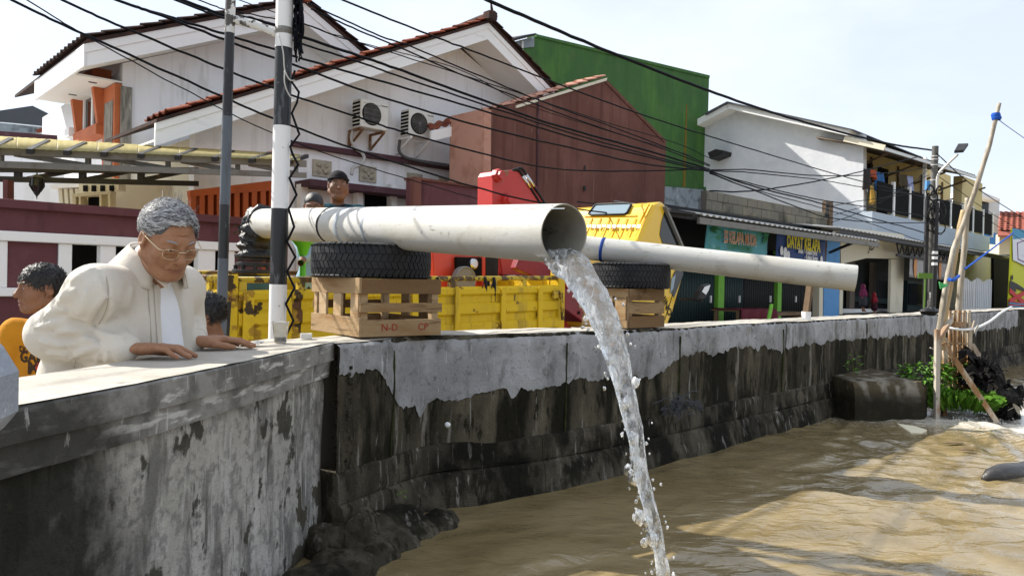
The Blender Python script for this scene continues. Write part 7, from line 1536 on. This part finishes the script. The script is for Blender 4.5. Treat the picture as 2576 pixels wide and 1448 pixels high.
# two small figures in the dark porch
mat('hijab', (.16, .03, .08), .9); mat('dress_dark', (.05, .05, .06), .9); mat('dress_red', (.22, .02, .03), .9)
def porch_figure(px, ytop, ybot, b, m1, m2, lb):
    top = PB(px, ytop, b); bot = PB(px, ybot, b); Ht = top.z-bot.z; r = thing('person', lb, 'person', bot); q = Ht/1.5; u = lambda x, y, z: bot+U*(x*q)+Wv*(y*q)+Zv*(z*q)
    s = SDF(bot-Vector((.5, .5, .02)), top+Vector((.5, .5, .1)), .02)
    s.ell(u(0, 0, 1.38), (.10*q, .11*q, .12*q), .03); s.cap(u(0, 0, 1.3), u(0, 0, 1.0), .06*q, .14*q, .03); s.cap(u(0, 0, 1.0), u(0, 0, .55), .14*q, .14*q, .03)
    for k in (-1, 1): s.cap(u(.08*k, 0, .55), u(.08*k, -.02, .05), .07*q, .05*q, .02); s.cap(u(.08*k, 0, .04), u(.08*k, -.14, .03), .045*q, .035*q, .02); s.cap(u(.16*k, 0, 1.12), u(.24*k, -.03, .70), .055*q, .04*q, .02)
    v_, f_ = s.mesh(); np_obj('body', v_, f_, 'skin_brown', r)
    s = SDF(bot-Vector((.5, .5, .02)), top+Vector((.5, .5, .15)), .02); s.ell(u(0, .02, 1.38), (.13*q, .14*q, .14*q), .04); s.cap(u(0, .02, 1.25), u(0, 0, .95), .12*q, .22*q, .05); s.ell(u(0, -.14, 1.37), (.07*q, .07*q, .09*q), .02, sub=True)
    for k in (-1, 1): s.cap(u(.16*k, 0, 1.12), u(.23*k, -.02, .80), .075*q, .06*q, .02)
    v_, f_ = s.mesh(); np_obj('headscarf', v_, f_, m1, r)
    s = SDF(bot-Vector((.5, .5, .02)), top+Vector((.5, .5, .15)), .02); s.cap(u(0, 0, .98), u(0, 0, .42), .16*q, .22*q, .03); v_, f_ = s.mesh(); np_obj('skirt', v_, f_, m2, r)
porch_figure(2171, 714, 783, 7.5, 'hijab', 'dress_dark', 'person in a plum headscarf and dark skirt standing in the dark porch')
porch_figure(2199, 735, 790, 7.3, 'dress_red', 'maroon_dark', 'smaller person in dark red beside the plum headscarf in the porch')
# ---------------------------------------------------------------- poles, overhead cables, bamboo, steel frame, plants, drift
mat('pole_white', (.74, .74, .73), .5, [((.25, .25, .24), 22, .66, .70, .8)], .15, 60)
mat('pole_black', (.012, .013, .015), .4, [((.10, .11, .12), (20, 20, 5), .60, .66, .7), ((.4, .4, .4), 26, .70, .72, .8)], .15, 60)
mat('pole_grey', (.10, .115, .135), .5, [((.05, .055, .06), (20, 20, 4), .5, .65, .7)], .15, 60)
mat('peeling', (.60, .60, .58), .6, [((.06, .055, .05), 16, .50, .54, .95)], .3, 60)
mat('cable', (.006, .007, .010), .6, spec=.1)
def seg_pole(root, pts, bands, r):
    """pole drawn along picture points, in bands of paint: (y0, y1, material)"""
    for y0, y1, m, rr in bands:
        a_, b_ = pts(y0), pts(y1); mb = MB(); mb.tube([a_, b_], rr, 20); mb.build('paint_band', m, root, smooth=40)
d2p = 4.45
po2 = thing('striped_pole', 'thick pole painted in black and white bands with cables hung beside it', 'pole', Vector((P(697, 850, d2p).x, P(697, 850, d2p).y, -.2)))
def q2p(y): return P(716.5-(y/850)*19.5, y, d2p)
seg_pole(po2, q2p, [(-300, 122, 'pole_white', .0510), (122, 318, 'pole_black', .0505), (318, 525, 'pole_white', .0515), (525, 715, 'pole_black', .051), (715, 1180, 'pole_white', .0515)], .05)
po1 = thing('thin_pole', 'thin grey and black steel pole just right of the man', 'pole', Vector((P(557, 850, d2p).x, P(557, 850, d2p).y, -.2)))
def q1p(y): return P(580-(y/850)*24, y, d2p)
seg_pole(po1, q1p, [(-300, 84, 'peeling', .0295), (84, 293, 'pole_black', .0285), (293, 515, 'pole_grey', .030), (515, 650, 'pole_black', .0305), (650, 1180, 'pole_grey', .0305)], .03)
mb = MB(); mb.tube([P(590, 50, d2p), P(640, 62, d2p), P(696, 84, d2p)], [.026, .026, .024], 14); tag(mb.build('cross_arm', 'peeling', smooth=40), 'white peeling cross arm joining the thin pole to the striped pole', 'cross arm')
mb = MB(); mb.lathe([(.053, -.02), (.058, 0), (.053, .02)], 16, q2p(80)); mb.build('wire_binding', 'steel_grey', po2)
# zigzag spiral wrap and the bunch of wires
zz = [(742, 178), (733, 205), (752, 232), (747, 258), (734, 285), (753, 338), (730, 369), (736, 388), (750, 414), (728, 448), (746, 490), (726, 525), (740, 570), (722, 608), (743, 646), (722, 683), (741, 724), (719, 764), (738, 806), (722, 838), (716, 846)]
mb = MB(); mb.tube([P(x, y, d2p-.02) for x, y in zz], .0075, 6); tag(mb.build('spiral_wrap', 'cable'), 'black zigzag spiral of plastic wrap hanging down beside the striped pole', 'cable wrap')
bt = thing('cable_bunch', 'tangled bunch of black wires hanging at the top of the striped pole', 'cables', P(747, 190, d2p))
rnd = random.Random(4)
for k in range(22):
    x = rnd.uniform(737, 760); pts = []; y = -30
    while y < rnd.uniform(90, 215): pts.append(P(x+rnd.uniform(-5, 5), y, d2p+rnd.uniform(-.05, .06))); y += rnd.uniform(14, 34)
    if len(pts) > 2: mb = MB(); mb.tube(catmull(pts, 4), rnd.uniform(.003, .007), 5); mb.build('wire', 'cable', bt, smooth=True)
mb = MB(); mb.tube(catmull([P(700, 84, 4.38), P(712, 130, 4.36), P(716, 175, 4.38), P(728, 200, 4.4), P(742, 203, 4.42)], 6), .004, 5); mb.build('wire', 'pipe_pale', bt, smooth=True)
mb = MB(); mb.tube(catmull([P(716, 178, 4.36), P(716, 210, 4.36), P(728, 240, 4.4), P(745, 252, 4.42)], 6), .004, 5); mb.build('wire', 'pipe_pale', bt, smooth=True)

# overhead cables strung along the street
CAB = [
 ([(28, 0), (210, 86), (561, 244), (689, 299), (731, 315), (933, 389), (1240, 483), (1420, 520), (1600, 545)], 5.2, .008, 'lowest long cable, crossing in front of the left house and down to the red crane'),
 ([(67, 0), (242, 105), (561, 276), (685, 334), (828, 389), (1032, 452), (1200, 500)], 5.0, .004, 'thin wire crossing the orange bay window and ending by the low brown wall'),
 ([(155, 0), (310, 69), (563, 174), (689, 222), (747, 244), (925, 303), (1006, 330), (1221, 388), (1400, 425), (1600, 430), (1780, 425)], 5.2, .008, 'cable passing just below both air conditioners'),
 ([(291, 0), (390, 32), (565, 86), (692, 125), (758, 147), (1033, 226), (1321, 310), (1464, 353), (1650, 400), (1785, 432)], 5.25, .009, 'upper of two cables that part left of the thin pole'),
 ([(291, 0), (390, 34), (564, 100), (692, 147), (750, 167), (952, 242), (1141, 299), (1321, 346), (1437, 372), (1620, 412), (1785, 430)], 5.2, .009, 'lower of two cables that part left of the thin pole'),
 ([(455, 0), (564, 38), (629, 46), (694, 65), (758, 92), (909, 143), (1033, 186), (1321, 290), (1464, 334), (1640, 382), (1785, 426)], 5.3, .012, 'thickest cable of the bundle over the gabled house'),
 ([(440, 0), (564, 46), (694, 82), (758, 110), (909, 158), (1033, 202), (1321, 298), (1464, 343), (1640, 392), (1785, 429)], 5.1, .008, 'cable hugging the underside of the thickest one'),
 ([(498, 0), (566, 24), (629, 36), (764, 62), (855, 94), (1033, 148), (1321, 240), (1500, 300), (1700, 360), (1790, 400)], 5.4, .005, 'thin wire just above the thickest cable at the striped pole'),
 ([(600, 0), (694, 32), (855, 92), (1033, 140), (1168, 180), (1321, 262), (1500, 320), (1740, 392)], 5.35, .004, 'faint wire from the striped pole across the gable peak'),
 ([(774, 9), (952, 89), (1033, 117), (1195, 186), (1357, 253), (1520, 312), (1693, 377), (1785, 415)], 5.3, .007, 'upper cable leaving the wire bunch towards the gable'),
 ([(782, 23), (898, 75), (1011, 122), (1168, 191), (1343, 261), (1500, 318), (1653, 369), (1785, 418)], 5.2, .007, 'lower cable leaving the wire bunch towards the gable'),
 ([(861, 0), (1076, 86), (1195, 131), (1330, 183), (1451, 229), (1620, 290), (1779, 341), (1887, 374), (2116, 442), (2335, 500)], 5.0, .008, 'single cable running over the gable peak and down past the green wall'),
 ([(1225, 0), (1357, 57), (1518, 125), (1680, 189), (1785, 229), (1887, 265), (2019, 306), (2153, 342), (2261, 366), (2346, 378)], 4.8, .017, 'topmost thick twisted cable crossing the sky to the utility pole'),
 ([(1785, 428), (1884, 427), (2000, 438), (2072, 442), (2168, 441), (2260, 432), (2340, 420)], 4.9, .008, 'nearly level cable across the lit side wall'),
 ([(1785, 430), (1884, 434), (2060, 452), (2165, 470), (2335, 495)], 4.9, .007, 'slack cable just below the level one on the lit wall'),
 ([(1785, 480), (1884, 481), (2000, 465), (2116, 443), (2210, 420), (2315, 393)], 4.6, .009, 'cable rising towards the utility pole across the balcony'),
 ([(1785, 430), (1900, 470), (2056, 509), (2190, 548), (2288, 574), (2338, 590)], 4.8, .010, 'thick drooping cable over the block wall'),
 ([(1785, 432), (1890, 462), (2040, 498), (2165, 518), (2335, 545)], 4.9, .008, 'drooping cable above the thick one on the block wall'),
 ([(1785, 434), (1900, 480), (2030, 530), (2090, 548), (2220, 560), (2335, 560)], 4.7, .008, 'lowest drooping cable grazing the kiosk awning'),
 ([(1785, 436), (1895, 476), (2056, 520), (2160, 552), (2300, 600), (2335, 612)], 4.75, .006, 'thin wire following the drooping cables to the pole foot'),
 ([(2090, 560), (2160, 535), (2230, 500), (2300, 458), (2338, 440)], 4.8, .006, 'wire climbing from the block wall end to the utility pole'),
 ([(2080, 520), (2165, 505), (2260, 492), (2335, 478)], 4.9, .006, 'wire slanting up in front of the balcony railing'),
 ([(2100, 540), (2190, 512), (2280, 470), (2338, 425)], 4.7, .005, 'thin wire crossing the striped shirt'),
 ([(2356, 386), (2447, 466), (2576, 550), (2640, 590)], 4.2, .010, 'cable leaving the utility pole to the right edge'),
 ([(2356, 440), (2430, 492), (2500, 540), (2640, 620)], 4.3, .007, 'second cable from the pole passing behind the bamboo'),
 ([(2356, 500), (2440, 520), (2520, 575), (2640, 640)], 4.3, .007, 'third lower cable from the pole to the right'),
]
for pts, b_, r_, lb in CAB:
    q = [PB(x, y, b_) for x, y in pts]
    if pts[0][1] <= 0: q = [q[0]+(q[0]-q[1]).normalized()*2.4+Zv*.08, q[0]+(q[0]-q[1]).normalized()*1.0+Zv*.015]+q      # the span goes on beyond the picture
    path = catmull(q, 10)
    mb = MB(); mb.tube([p+Zv*(.006*hash_noise(i*.5, b_)) for i, p in enumerate(path)], r_, 6); tag(mb.build('overhead_cable', 'cable', smooth=True), lb, 'cable', 'overhead cables along the street')

# worn stub at the parapet's foot
mat('outcrop', (.085, .068, .042), .92, [((.27, .245, .2), (6, 6, 3), .50, .60, .85), ((.02, .018, .012), (1.2, 1.2, 6), -.42, -.28, .95, (0, 0, -1), .25), ((.04, .035, .022), 8, .5, .65, .7)], 1, 16)
c0 = PZ(908, 1345, .2)+Vector((-.02, .10, 0)); sd = SDF(c0-Vector((.45, .75, .50)), c0+Vector((.42, .45, .2)), .013)
for dx in (-.04, 0, .035):
    for dy in (-.05, .0, .06): sd.cap(c0+Vector((dx, dy, -.42)), c0+Vector((dx*.9, dy, .04-abs(dx)*.5)), .036, .032, .015)
for (x0, y0, x1, y1, z, r) in ((-.84, 2.62, -.62, 3.20, .06, .14), (-.70, 2.85, -.50, 3.32, .05, .14), (-.60, 3.20, -.34, 3.62, .04, .14), (-.78, 3.2, -.50, 3.5, .12, .12)):
    for k in range(4): q = k/3; sd.cap((x0+(x1-x0)*q, y0+(y1-y0)*q, -.45), (x0+(x1-x0)*q, y0+(y1-y0)*q, z), r, r*.9, .03)
stub = thing('concrete_stub', 'low worn concrete stub and footing in the dark corner at the foot of the parapet', 'block', c0-Zv*.4); v_, f_ = sd.mesh(); np_obj('stub', v_, f_, 'footing_concrete', stub, lambda p: .016*hash_noise(p[0]*14, p[1]*14, p[2]*10)+.008*hash_noise(p[0]*40, p[1]*40, p[2]*30))
# bamboo poles
mat('bamboo_grey', (.34, .30, .24), .6, [((.18, .15, .11), (30, 30, 5), .48, .62, .8), ((.52, .49, .42), 5, .55, .7, .6)], .2, 60)
mat('bamboo_tan', (.42, .31, .17), .6, [((.28, .2, .1), (30, 30, 3), .5, .65, .7)], .2, 60); mat('blue_rope', (.02, .09, .42), .7); mat('green_rope', (.10, .45, .16), .7)
def bamboo(pts, d, r0, r1, m, lb):
    p = [P(x, y, d+(i*.0)) for i, (x, y) in enumerate(pts)]; path = densify(p, .03); n = len(path); o = thing('bamboo_pole', lb, 'pole', path[-1], 'bamboo poles at the water'); rr = []
    L_ = [0]
    for a_, b_ in zip(path, path[1:]): L_.append(L_[-1]+(b_-a_).length)
    for i in range(n): t = i/(n-1); ph = (L_[i] % .30)/.30; rr.append((r0+(r1-r0)*t)*(1+.10*math.exp(-((ph-.5)/.035)**2)-.03*math.cos(ph*6.28)))
    mb = MB(); mb.tube(path, rr, 12); mb.build('culm', m, o, smooth=True); return o
BD = 6.9
bamboo([(2514, 260), (2490, 362), (2455, 474), (2425, 560), (2399, 627), (2378, 730), (2362, 840), (2356, 930)], BD, .018, .031, 'bamboo_grey', 'tallest leaning bamboo pole with blue rope near its top')
bamboo([(2434, 498), (2428, 607), (2416, 720), (2408, 830), (2405, 960)], BD+.35, .025, .031, 'bamboo_grey', 'pale upright bamboo pole right of the tallest one')
bamboo([(2424, 529), (2402, 640), (2386, 740), (2372, 820), (2368, 880)], BD+.12, .026, .030, 'bamboo_tan', 'short yellowish bamboo lashed along the tallest pole')
mb = MB(); mb.lathe([(.034, -.02), (.042, 0), (.034, .02)], 12, P(2507, 297, BD)); mb.lathe([(.034, -.02), (.040, 0), (.034, .02)], 12, P(2505, 290, BD)); mb.tube(catmull([P(2507, 297, BD), P(2540, 322, BD+1.2), P(2640, 392, BD+4)], 8), .004, 5); tag(mb.build('blue_rope', 'blue_rope', smooth=40), 'blue rope tied near the tip of the tallest bamboo', 'rope')
mb = MB(); mb.tube(catmull([P(2384, 702, BD-.06), P(2398, 704, BD-.06), P(2412, 694, BD+.3)], 5), .016, 6); mb.tube([P(2428, 676, BD+.25), P(2550, 585, BD+3)], .010, 5); tag(mb.build('blue_rope', 'blue_rope', smooth=40), 'blue rope lashing the two bamboo poles together lower down', 'rope')
mb = MB()
for k in range(4): mb.tube(catmull([P(2384, 716, BD-.06), P(2372, 714+k*3, BD-.1), P(2362+k, 710+k*5, BD-.1)], 4), .007, 5)
tag(mb.build('green_rope', 'green_rope', smooth=True), 'frayed green rope ends sticking out of the bamboo', 'rope')

# rusty steel frame standing in the canal
mat('rusty_steel', (.27, .155, .075), .75, [((.50, .44, .35), (7, 7, 3), .48, .60, .85), ((.08, .045, .025), 10, .55, .7, .7)], .3, 70)
mat('pale_steel', (.42, .38, .32), .65, [((.25, .13, .06), (6, 6, 3), .5, .62, .8)], .3, 70)
sfm = thing('steel_frame', 'rusty braced steel frame standing in the canal below the bamboo poles', 'frame', PZ(2395, 1040, .1))
FD = 6.95
def fb(x0, y0, x1, y1, w, m, nm, d0=FD, d1=FD): mb = MB(); mb.bar(P(x0, y0, d0), P(x1, y1, d1), w, w); mb.build(nm, m, sfm)
fb(2358, 828, 2356, 1075, .038, 'pale_steel', 'leg', 6.75, 6.75); fb(2378, 850, 2374, 1060, .04, 'rusty_steel', 'leg', 7.05, 7.05)
fb(2374, 862, 2508, 1062, .042, 'rusty_steel', 'brace', 6.75, 6.6); fb(2444, 866, 2500, 955, .042, 'rusty_steel', 'brace', 7.15, 7.1); fb(2362, 850, 2392, 805, .035, 'pale_steel', 'brace', 6.8, 6.9)
for x in (2390, 2402, 2414, 2426, 2438): fb(x, 780, x-2, 990, .022, 'rusty_steel' if x % 4 else 'pale_steel', 'reinforcing_bar', 7.1, 7.1)
for y in (826, 862, 900, 940): fb(2384, y, 2442, y+3, .018, 'rusty_steel', 'tie', 7.08, 7.08)
fb(2434, 820, 2431, 985, .06, 'rusty_steel', 'channel', 7.15, 7.15); fb(2395, 815, 2440, 816, .05, 'rusty_steel', 'cap_plate', 7.0, 7.2)
mat('concrete_col', (.24, .22, .18), .85, bump=.5, bscale=30)
mb = MB(); mb.bar(P(2408, 870, 7.25), P(2404, 1010, 7.25), .15, .15); mb.build('column', 'concrete_col', sfm)
for x, y, x1, y1 in ((2446, 826, 2452, 806), (2450, 838, 2460, 818), (2340, 874, 2356, 880), (2346, 905, 2358, 906), (2344, 935, 2358, 938)): fb(x, y, x1, y1, .012, 'pale_steel', 'wire_end', 7.0, 7.0)
mb = MB(); mb.tube(catmull([P(2378, 822, 7.0), P(2410, 828, 6.95), P(2450, 826, 7.1), P(2490, 808, 7.8), P(2520, 785, 8.6), P(2545, 772, 9.4)], 8), .012, 6); tag(mb.build('white_hose', 'paint_white', smooth=True), 'white hose sagging from the steel frame up to the wall top', 'hose')
# concrete outcrop beside it
oc = PZ(2150, 1062, .1); oc2 = PZ(2352, 1060, .1); e = (oc2-oc).normalized(); nrm_ = Vector((-e.y, e.x, 0)); mb = MB(); Ln = (oc2-oc).length
for i in range(25):
    for k, (o, z) in enumerate([(.0, -.5), (.0, .1), (.005, .2), (.02, .30), (.05, .355), (.25, .37), (.9, .375), (.9, -.5)]):
        u = i/24; mb.v.append(oc+e*(Ln*u)+nrm_*(o+.03*hash_noise(u*9, z*5, 1)+(.10*max(0, u-.85)/.15))+Zv*(z-oc.z*0+.015*hash_noise(u*12, k))-Zv*.0)
for i in range(24):
    for k in range(7): mb.f.append((i*8+k, (i+1)*8+k, (i+1)*8+k+1, i*8+k+1))
mb.f.append(tuple(range(8))); mb.f.append(tuple(24*8+k for k in range(7, -1, -1)))
tag(mb.build('concrete_outcrop', 'outcrop', smooth=40), 'squat mossy concrete block jutting from the canal wall by the steel frame', 'block')
# weeds
mat('leaf', (.10, .22, .025), .5, [((.05, .13, .015), 9, .45, .6, .8), ((.20, .34, .05), 14, .58, .7, .7)]); mat('leaf_dark', (.03, .085, .012), .55, [((.06, .14, .02), 12, .5, .65, .8)]); mat('stem', (.12, .13, .04), .7)
def leafy(c, n, spread, hgt, size, m, root, nm, seed, grass=False):
    rnd = random.Random(seed); mb = MB()
    for k in range(n):
        q = rnd.uniform(0, 6.28); rr = spread*math.sqrt(rnd.random()); b_ = c+Vector((math.cos(q)*rr, math.sin(q)*rr*.6, hgt*rnd.random()**.8*(1-.5*rr/spread))); d = Vector((math.cos(q)+rnd.uniform(-.5, .5), math.sin(q)+rnd.uniform(-.5, .5), rnd.uniform(-.5, .7))).normalized(); s_ = size*rnd.uniform(.6, 1.3)
        if grass: d = (d*.6+Zv).normalized(); b_.z = c.z+.05*rnd.random(); s_ *= 3
        f = d.cross(Zv).normalized()*(s_*(.24 if not grass else .035)); md = b_+d*(s_*.5)+Zv*s_*.08; mb.add([b_, md+f, b_+d*s_-Zv*s_*(.15 if not grass else .4), md-f], [(0, 1, 2), (0, 2, 3)])
    return mb.build(nm, m, root)
wd = thing('leafy_weed', 'bright green leafy weed growing round the steel frame legs', 'plant', P(2345, 1010, 7.2))
leafy(P(2330, 965, 6.95), 190, .22, .28, .085, 'leaf', wd, 'foliage', 1); leafy(P(2385, 960, 7.1), 110, .16, .30, .08, 'leaf', wd, 'foliage', 2); leafy(P(2345, 1010, 6.9), 90, .15, .2, .08, 'leaf', wd, 'foliage', 12)
for k in range(7):
    a_ = P(2345+k*7, 1030, 7.2); mb = MB(); mb.tube(catmull([a_, a_+Vector((random.uniform(-.05, .05), 0, .2)), a_+Vector((random.uniform(-.2, .1), 0, .42))], 4), .005, 5); mb.build('stem', 'stem', wd)
gs = thing('grass_clump', 'clump of drooping dark green grass at the foot of the steel frame', 'plant', P(2425, 1035, 7.2))
leafy(P(2420, 1035, 6.95), 420, .32, .2, .10, 'leaf', gs, 'blades', 3, True); leafy(P(2440, 1022, 7.1), 130, .22, .22, .08, 'leaf_dark', gs, 'foliage', 6)
for i, (x, y, d, lb) in enumerate(((2146, 925, 6.75, 'small green sprig growing from the canal wall near the outcrop'), (1012, 1238, 3.32, 'tiny green sprig in the dark lower canal wall near the parapet'))):
    s_ = thing('wall_sprig', lb, 'plant', P(x, y+14, d), 'sprigs on the canal wall'); leafy(P(x, y+8, d), 26 if i == 0 else 8, .05 if i == 0 else .015, .22 if i == 0 else .035, .06 if i == 0 else .018, 'leaf', s_, 'foliage', 8+i)
    mb = MB(); mb.tube([P(x, y+14, d+.02), P(x, y-6, d)], .004 if i == 0 else .0015, 5); mb.build('stem', 'stem', s_)
# rags and rubbish caught on the frame
mat('rag_black', (.012, .011, .010), .7, [((.05, .045, .04), 9, .55, .66, .8)], .5, 40); mat('rag_teal', (.01, .10, .08), .7); mat('rag_pale', (.4, .36, .28), .8)
rg = thing('rubbish_heap', 'dark heap of rags and plastic caught on the right of the steel frame', 'rubbish', PZ(2500, 1050, .1))
rnd = random.Random(9)
for k in range(170):
    t = rnd.random(); c = P(2440+t*115+rnd.uniform(-20, 15), 905+t*115+rnd.uniform(-40, 42), 7.1-t*.3+rnd.uniform(-.15, .15)); s_ = rnd.uniform(.03, .075); q = rnd.uniform(0, 6); sd = rnd.uniform(0, 99)
    mb = MB(); X = Vector((math.cos(q), math.sin(q), rnd.uniform(-.6, .6))).normalized(); Y = X.orthogonal().normalized()
    mb.grid(lambda u, v: c+X*(s_*(u-.5)*2)+Y*(s_*(v-.5)*1.6)+X.cross(Y)*(s_*.7*hash_noise(u*2.5+sd, v*2.5, 1))-Zv*(s_*1.6*abs(u-.5)), 4, 4); mb.build('rag', 'rag_teal' if k in (3, 17, 40) else ('rag_pale' if k % 29 == 5 else 'rag_black'), rg, solid=.006)
# things in the water
mat('wet_log', (.035, .032, .03), .3, [((.08, .075, .07), (4, 20, 20), .5, .65, .7)], .5, 40); mat('foam_board', (.72, .66, .48), .6)
a_, b_ = PZ(2475, 1205, .11), PZ(2660, 1165, .13); mb = MB(); pts = [a_.lerp(b_, i/10)+Zv*(.015*math.sin(i*.9)) for i in range(11)]; mb.tube(pts, [.02, .05, .06, .065, .07, .07, .07, .07, .07, .07, .07], 12); tag(mb.build('floating_log', 'wet_log', smooth=True), 'dark wet log floating at the right edge of the canal', 'log')
a_ = PZ(2292, 1075, .115); mb = MB(); mb.prism([PZ(x, y, .125) for x, y in ((2256, 1064), (2300, 1070), (2332, 1080), (2318, 1088), (2290, 1086))], Vector((0, 0, -.03))); tag(mb.build('foam_board', 'foam_board', bevel=.004), 'pale flat piece of foam board floating before the outcrop', 'foam board')
for i, (x, y, s_, lb) in enumerate(((2400, 1115, .10, 'brown leaf drifting near the foaming water'), (2432, 1133, .07, 'small brown leaf drifting right of the other one'), (2545, 1048, .12, 'dark stick poking from the foam at the right edge'))):
    c = PZ(x, y, .13); mb = MB(); mb.grid(lambda u, v: c+Vector((s_*(u-.5)*1.6, s_*(v-.5)*.5*math.sin(math.pi*u), .01*math.sin(u*3))), 6, 3); tag(mb.build('drifting_leaf', 'wood_old', solid=.004), lb, 'leaf', 'drift in the canal')
# splash where the brace meets the current
mat('foam_white', (.70, .67, .60), .5, bump=.5, bscale=60)
fm = thing('splash', 'white splash of foam round the brace in the water', 'foam', PZ(2500, 1060, .1)); rnd = random.Random(2)
mbs = MB()
for k in range(200):
    x = rnd.gauss(2470, 60); y = rnd.gauss(1058, 9); c = PZ(min(x, 2600), max(1040, y), .105)+Zv*abs(rnd.gauss(0, .018)); r_ = rnd.uniform(.003, .010)
    o = len(mbs.v)
    for q, z in ((0, -.5), (1.05, .3), (2.1, -.4), (3.14, .4), (4.2, -.3), (5.2, .5)): mbs.v.append(c+Vector((math.cos(q)*r_, math.sin(q)*r_, z*r_*.6)))
    mbs.v += [c+Zv*r_, c-Zv*r_*.6]
    for i in range(6): mbs.f += [(o+i, o+(i+1) % 6, o+6), (o+(i+1) % 6, o+i, o+7)]
z_ = mbs.build('foam_clots', 'foam_white', fm, smooth=True); z_['kind'] = 'stuff'
# dark bag and stones on the wall, net hanging on the canal wall
mb = MB(); c = PZ(2338, 792, 1.0)
mb.grid(lambda u, v: c+Vector((math.cos(2*math.pi*u)*math.sin(math.pi*v)*.11, math.sin(2*math.pi*u)*math.sin(math.pi*v)*.08, .045+.045*math.cos(math.pi*v)))*1.0+Vector((.05*hash_noise(math.cos(6.283*u)*1.5, v*5, 2), 0, .03*hash_noise(math.cos(6.283*u)*1.5, v*5, 4))), 20, 12); tag(mb.build('black_bag', 'black_plastic', smooth=True), 'small black bag lying on the wall top below the utility pole', 'bag')
nt = thing('tangled_net', 'grey tangle of net stuck on the canal wall ledge right of the water jet', 'net', P(1712, 1030, 4.9))
mat('net_grey', (.08, .085, .095), .8); rnd = random.Random(5)
for k in range(46):
    c = P(1712+rnd.gauss(0, 16), 1012+rnd.gauss(0, 9), 4.90+rnd.uniform(-.05, .02)); pts = [c]
    for j in range(4): pts.append(pts[-1]+Vector((rnd.uniform(-.05, .05), rnd.uniform(-.02, .02), rnd.uniform(-.04, .025))))
    mb = MB(); mb.tube(catmull(pts, 3), .0035, 4); mb.build('strand', 'net_grey', nt)
for i, (x, y, d) in enumerate(((1126, 1068, 3.68), (1640, 975, 4.95))):
    mb = blob(P(x, y, d), .014, 1.0); tag(mb.build('white_pebble', 'paint_white', smooth=True), ['small white weep pipe end low on the wall near the parapet', 'small white weep pipe end on the wall right of the water jet'][i], 'pipe end', 'weep pipe ends')
# green funnel bucket glimpsed under the pipe
bk_ = thing('green_bucket', 'bright green bucket glimpsed between the striped pole and the bigger tyre', 'bucket', P(763, 640, 5.9)); c = P(763, 612, 5.9)
mat('bucket_green', (.08, .42, .03), .4, bump=.2, bscale=20); mb = MB(); mb.lathe([(.0, -.10), (.03, -.10), (.05, -.03), (.10, .03), (.115, .06), (.105, .06), (.04, -.02), (.0, -.03)], 18, c); mb.build('bowl', 'bucket_green', bk_, smooth=35)
mb = MB(); mb.tube([c-Zv*.09, c-Zv*.42], .025, 8); mb.build('spout', 'bucket_green', bk_)
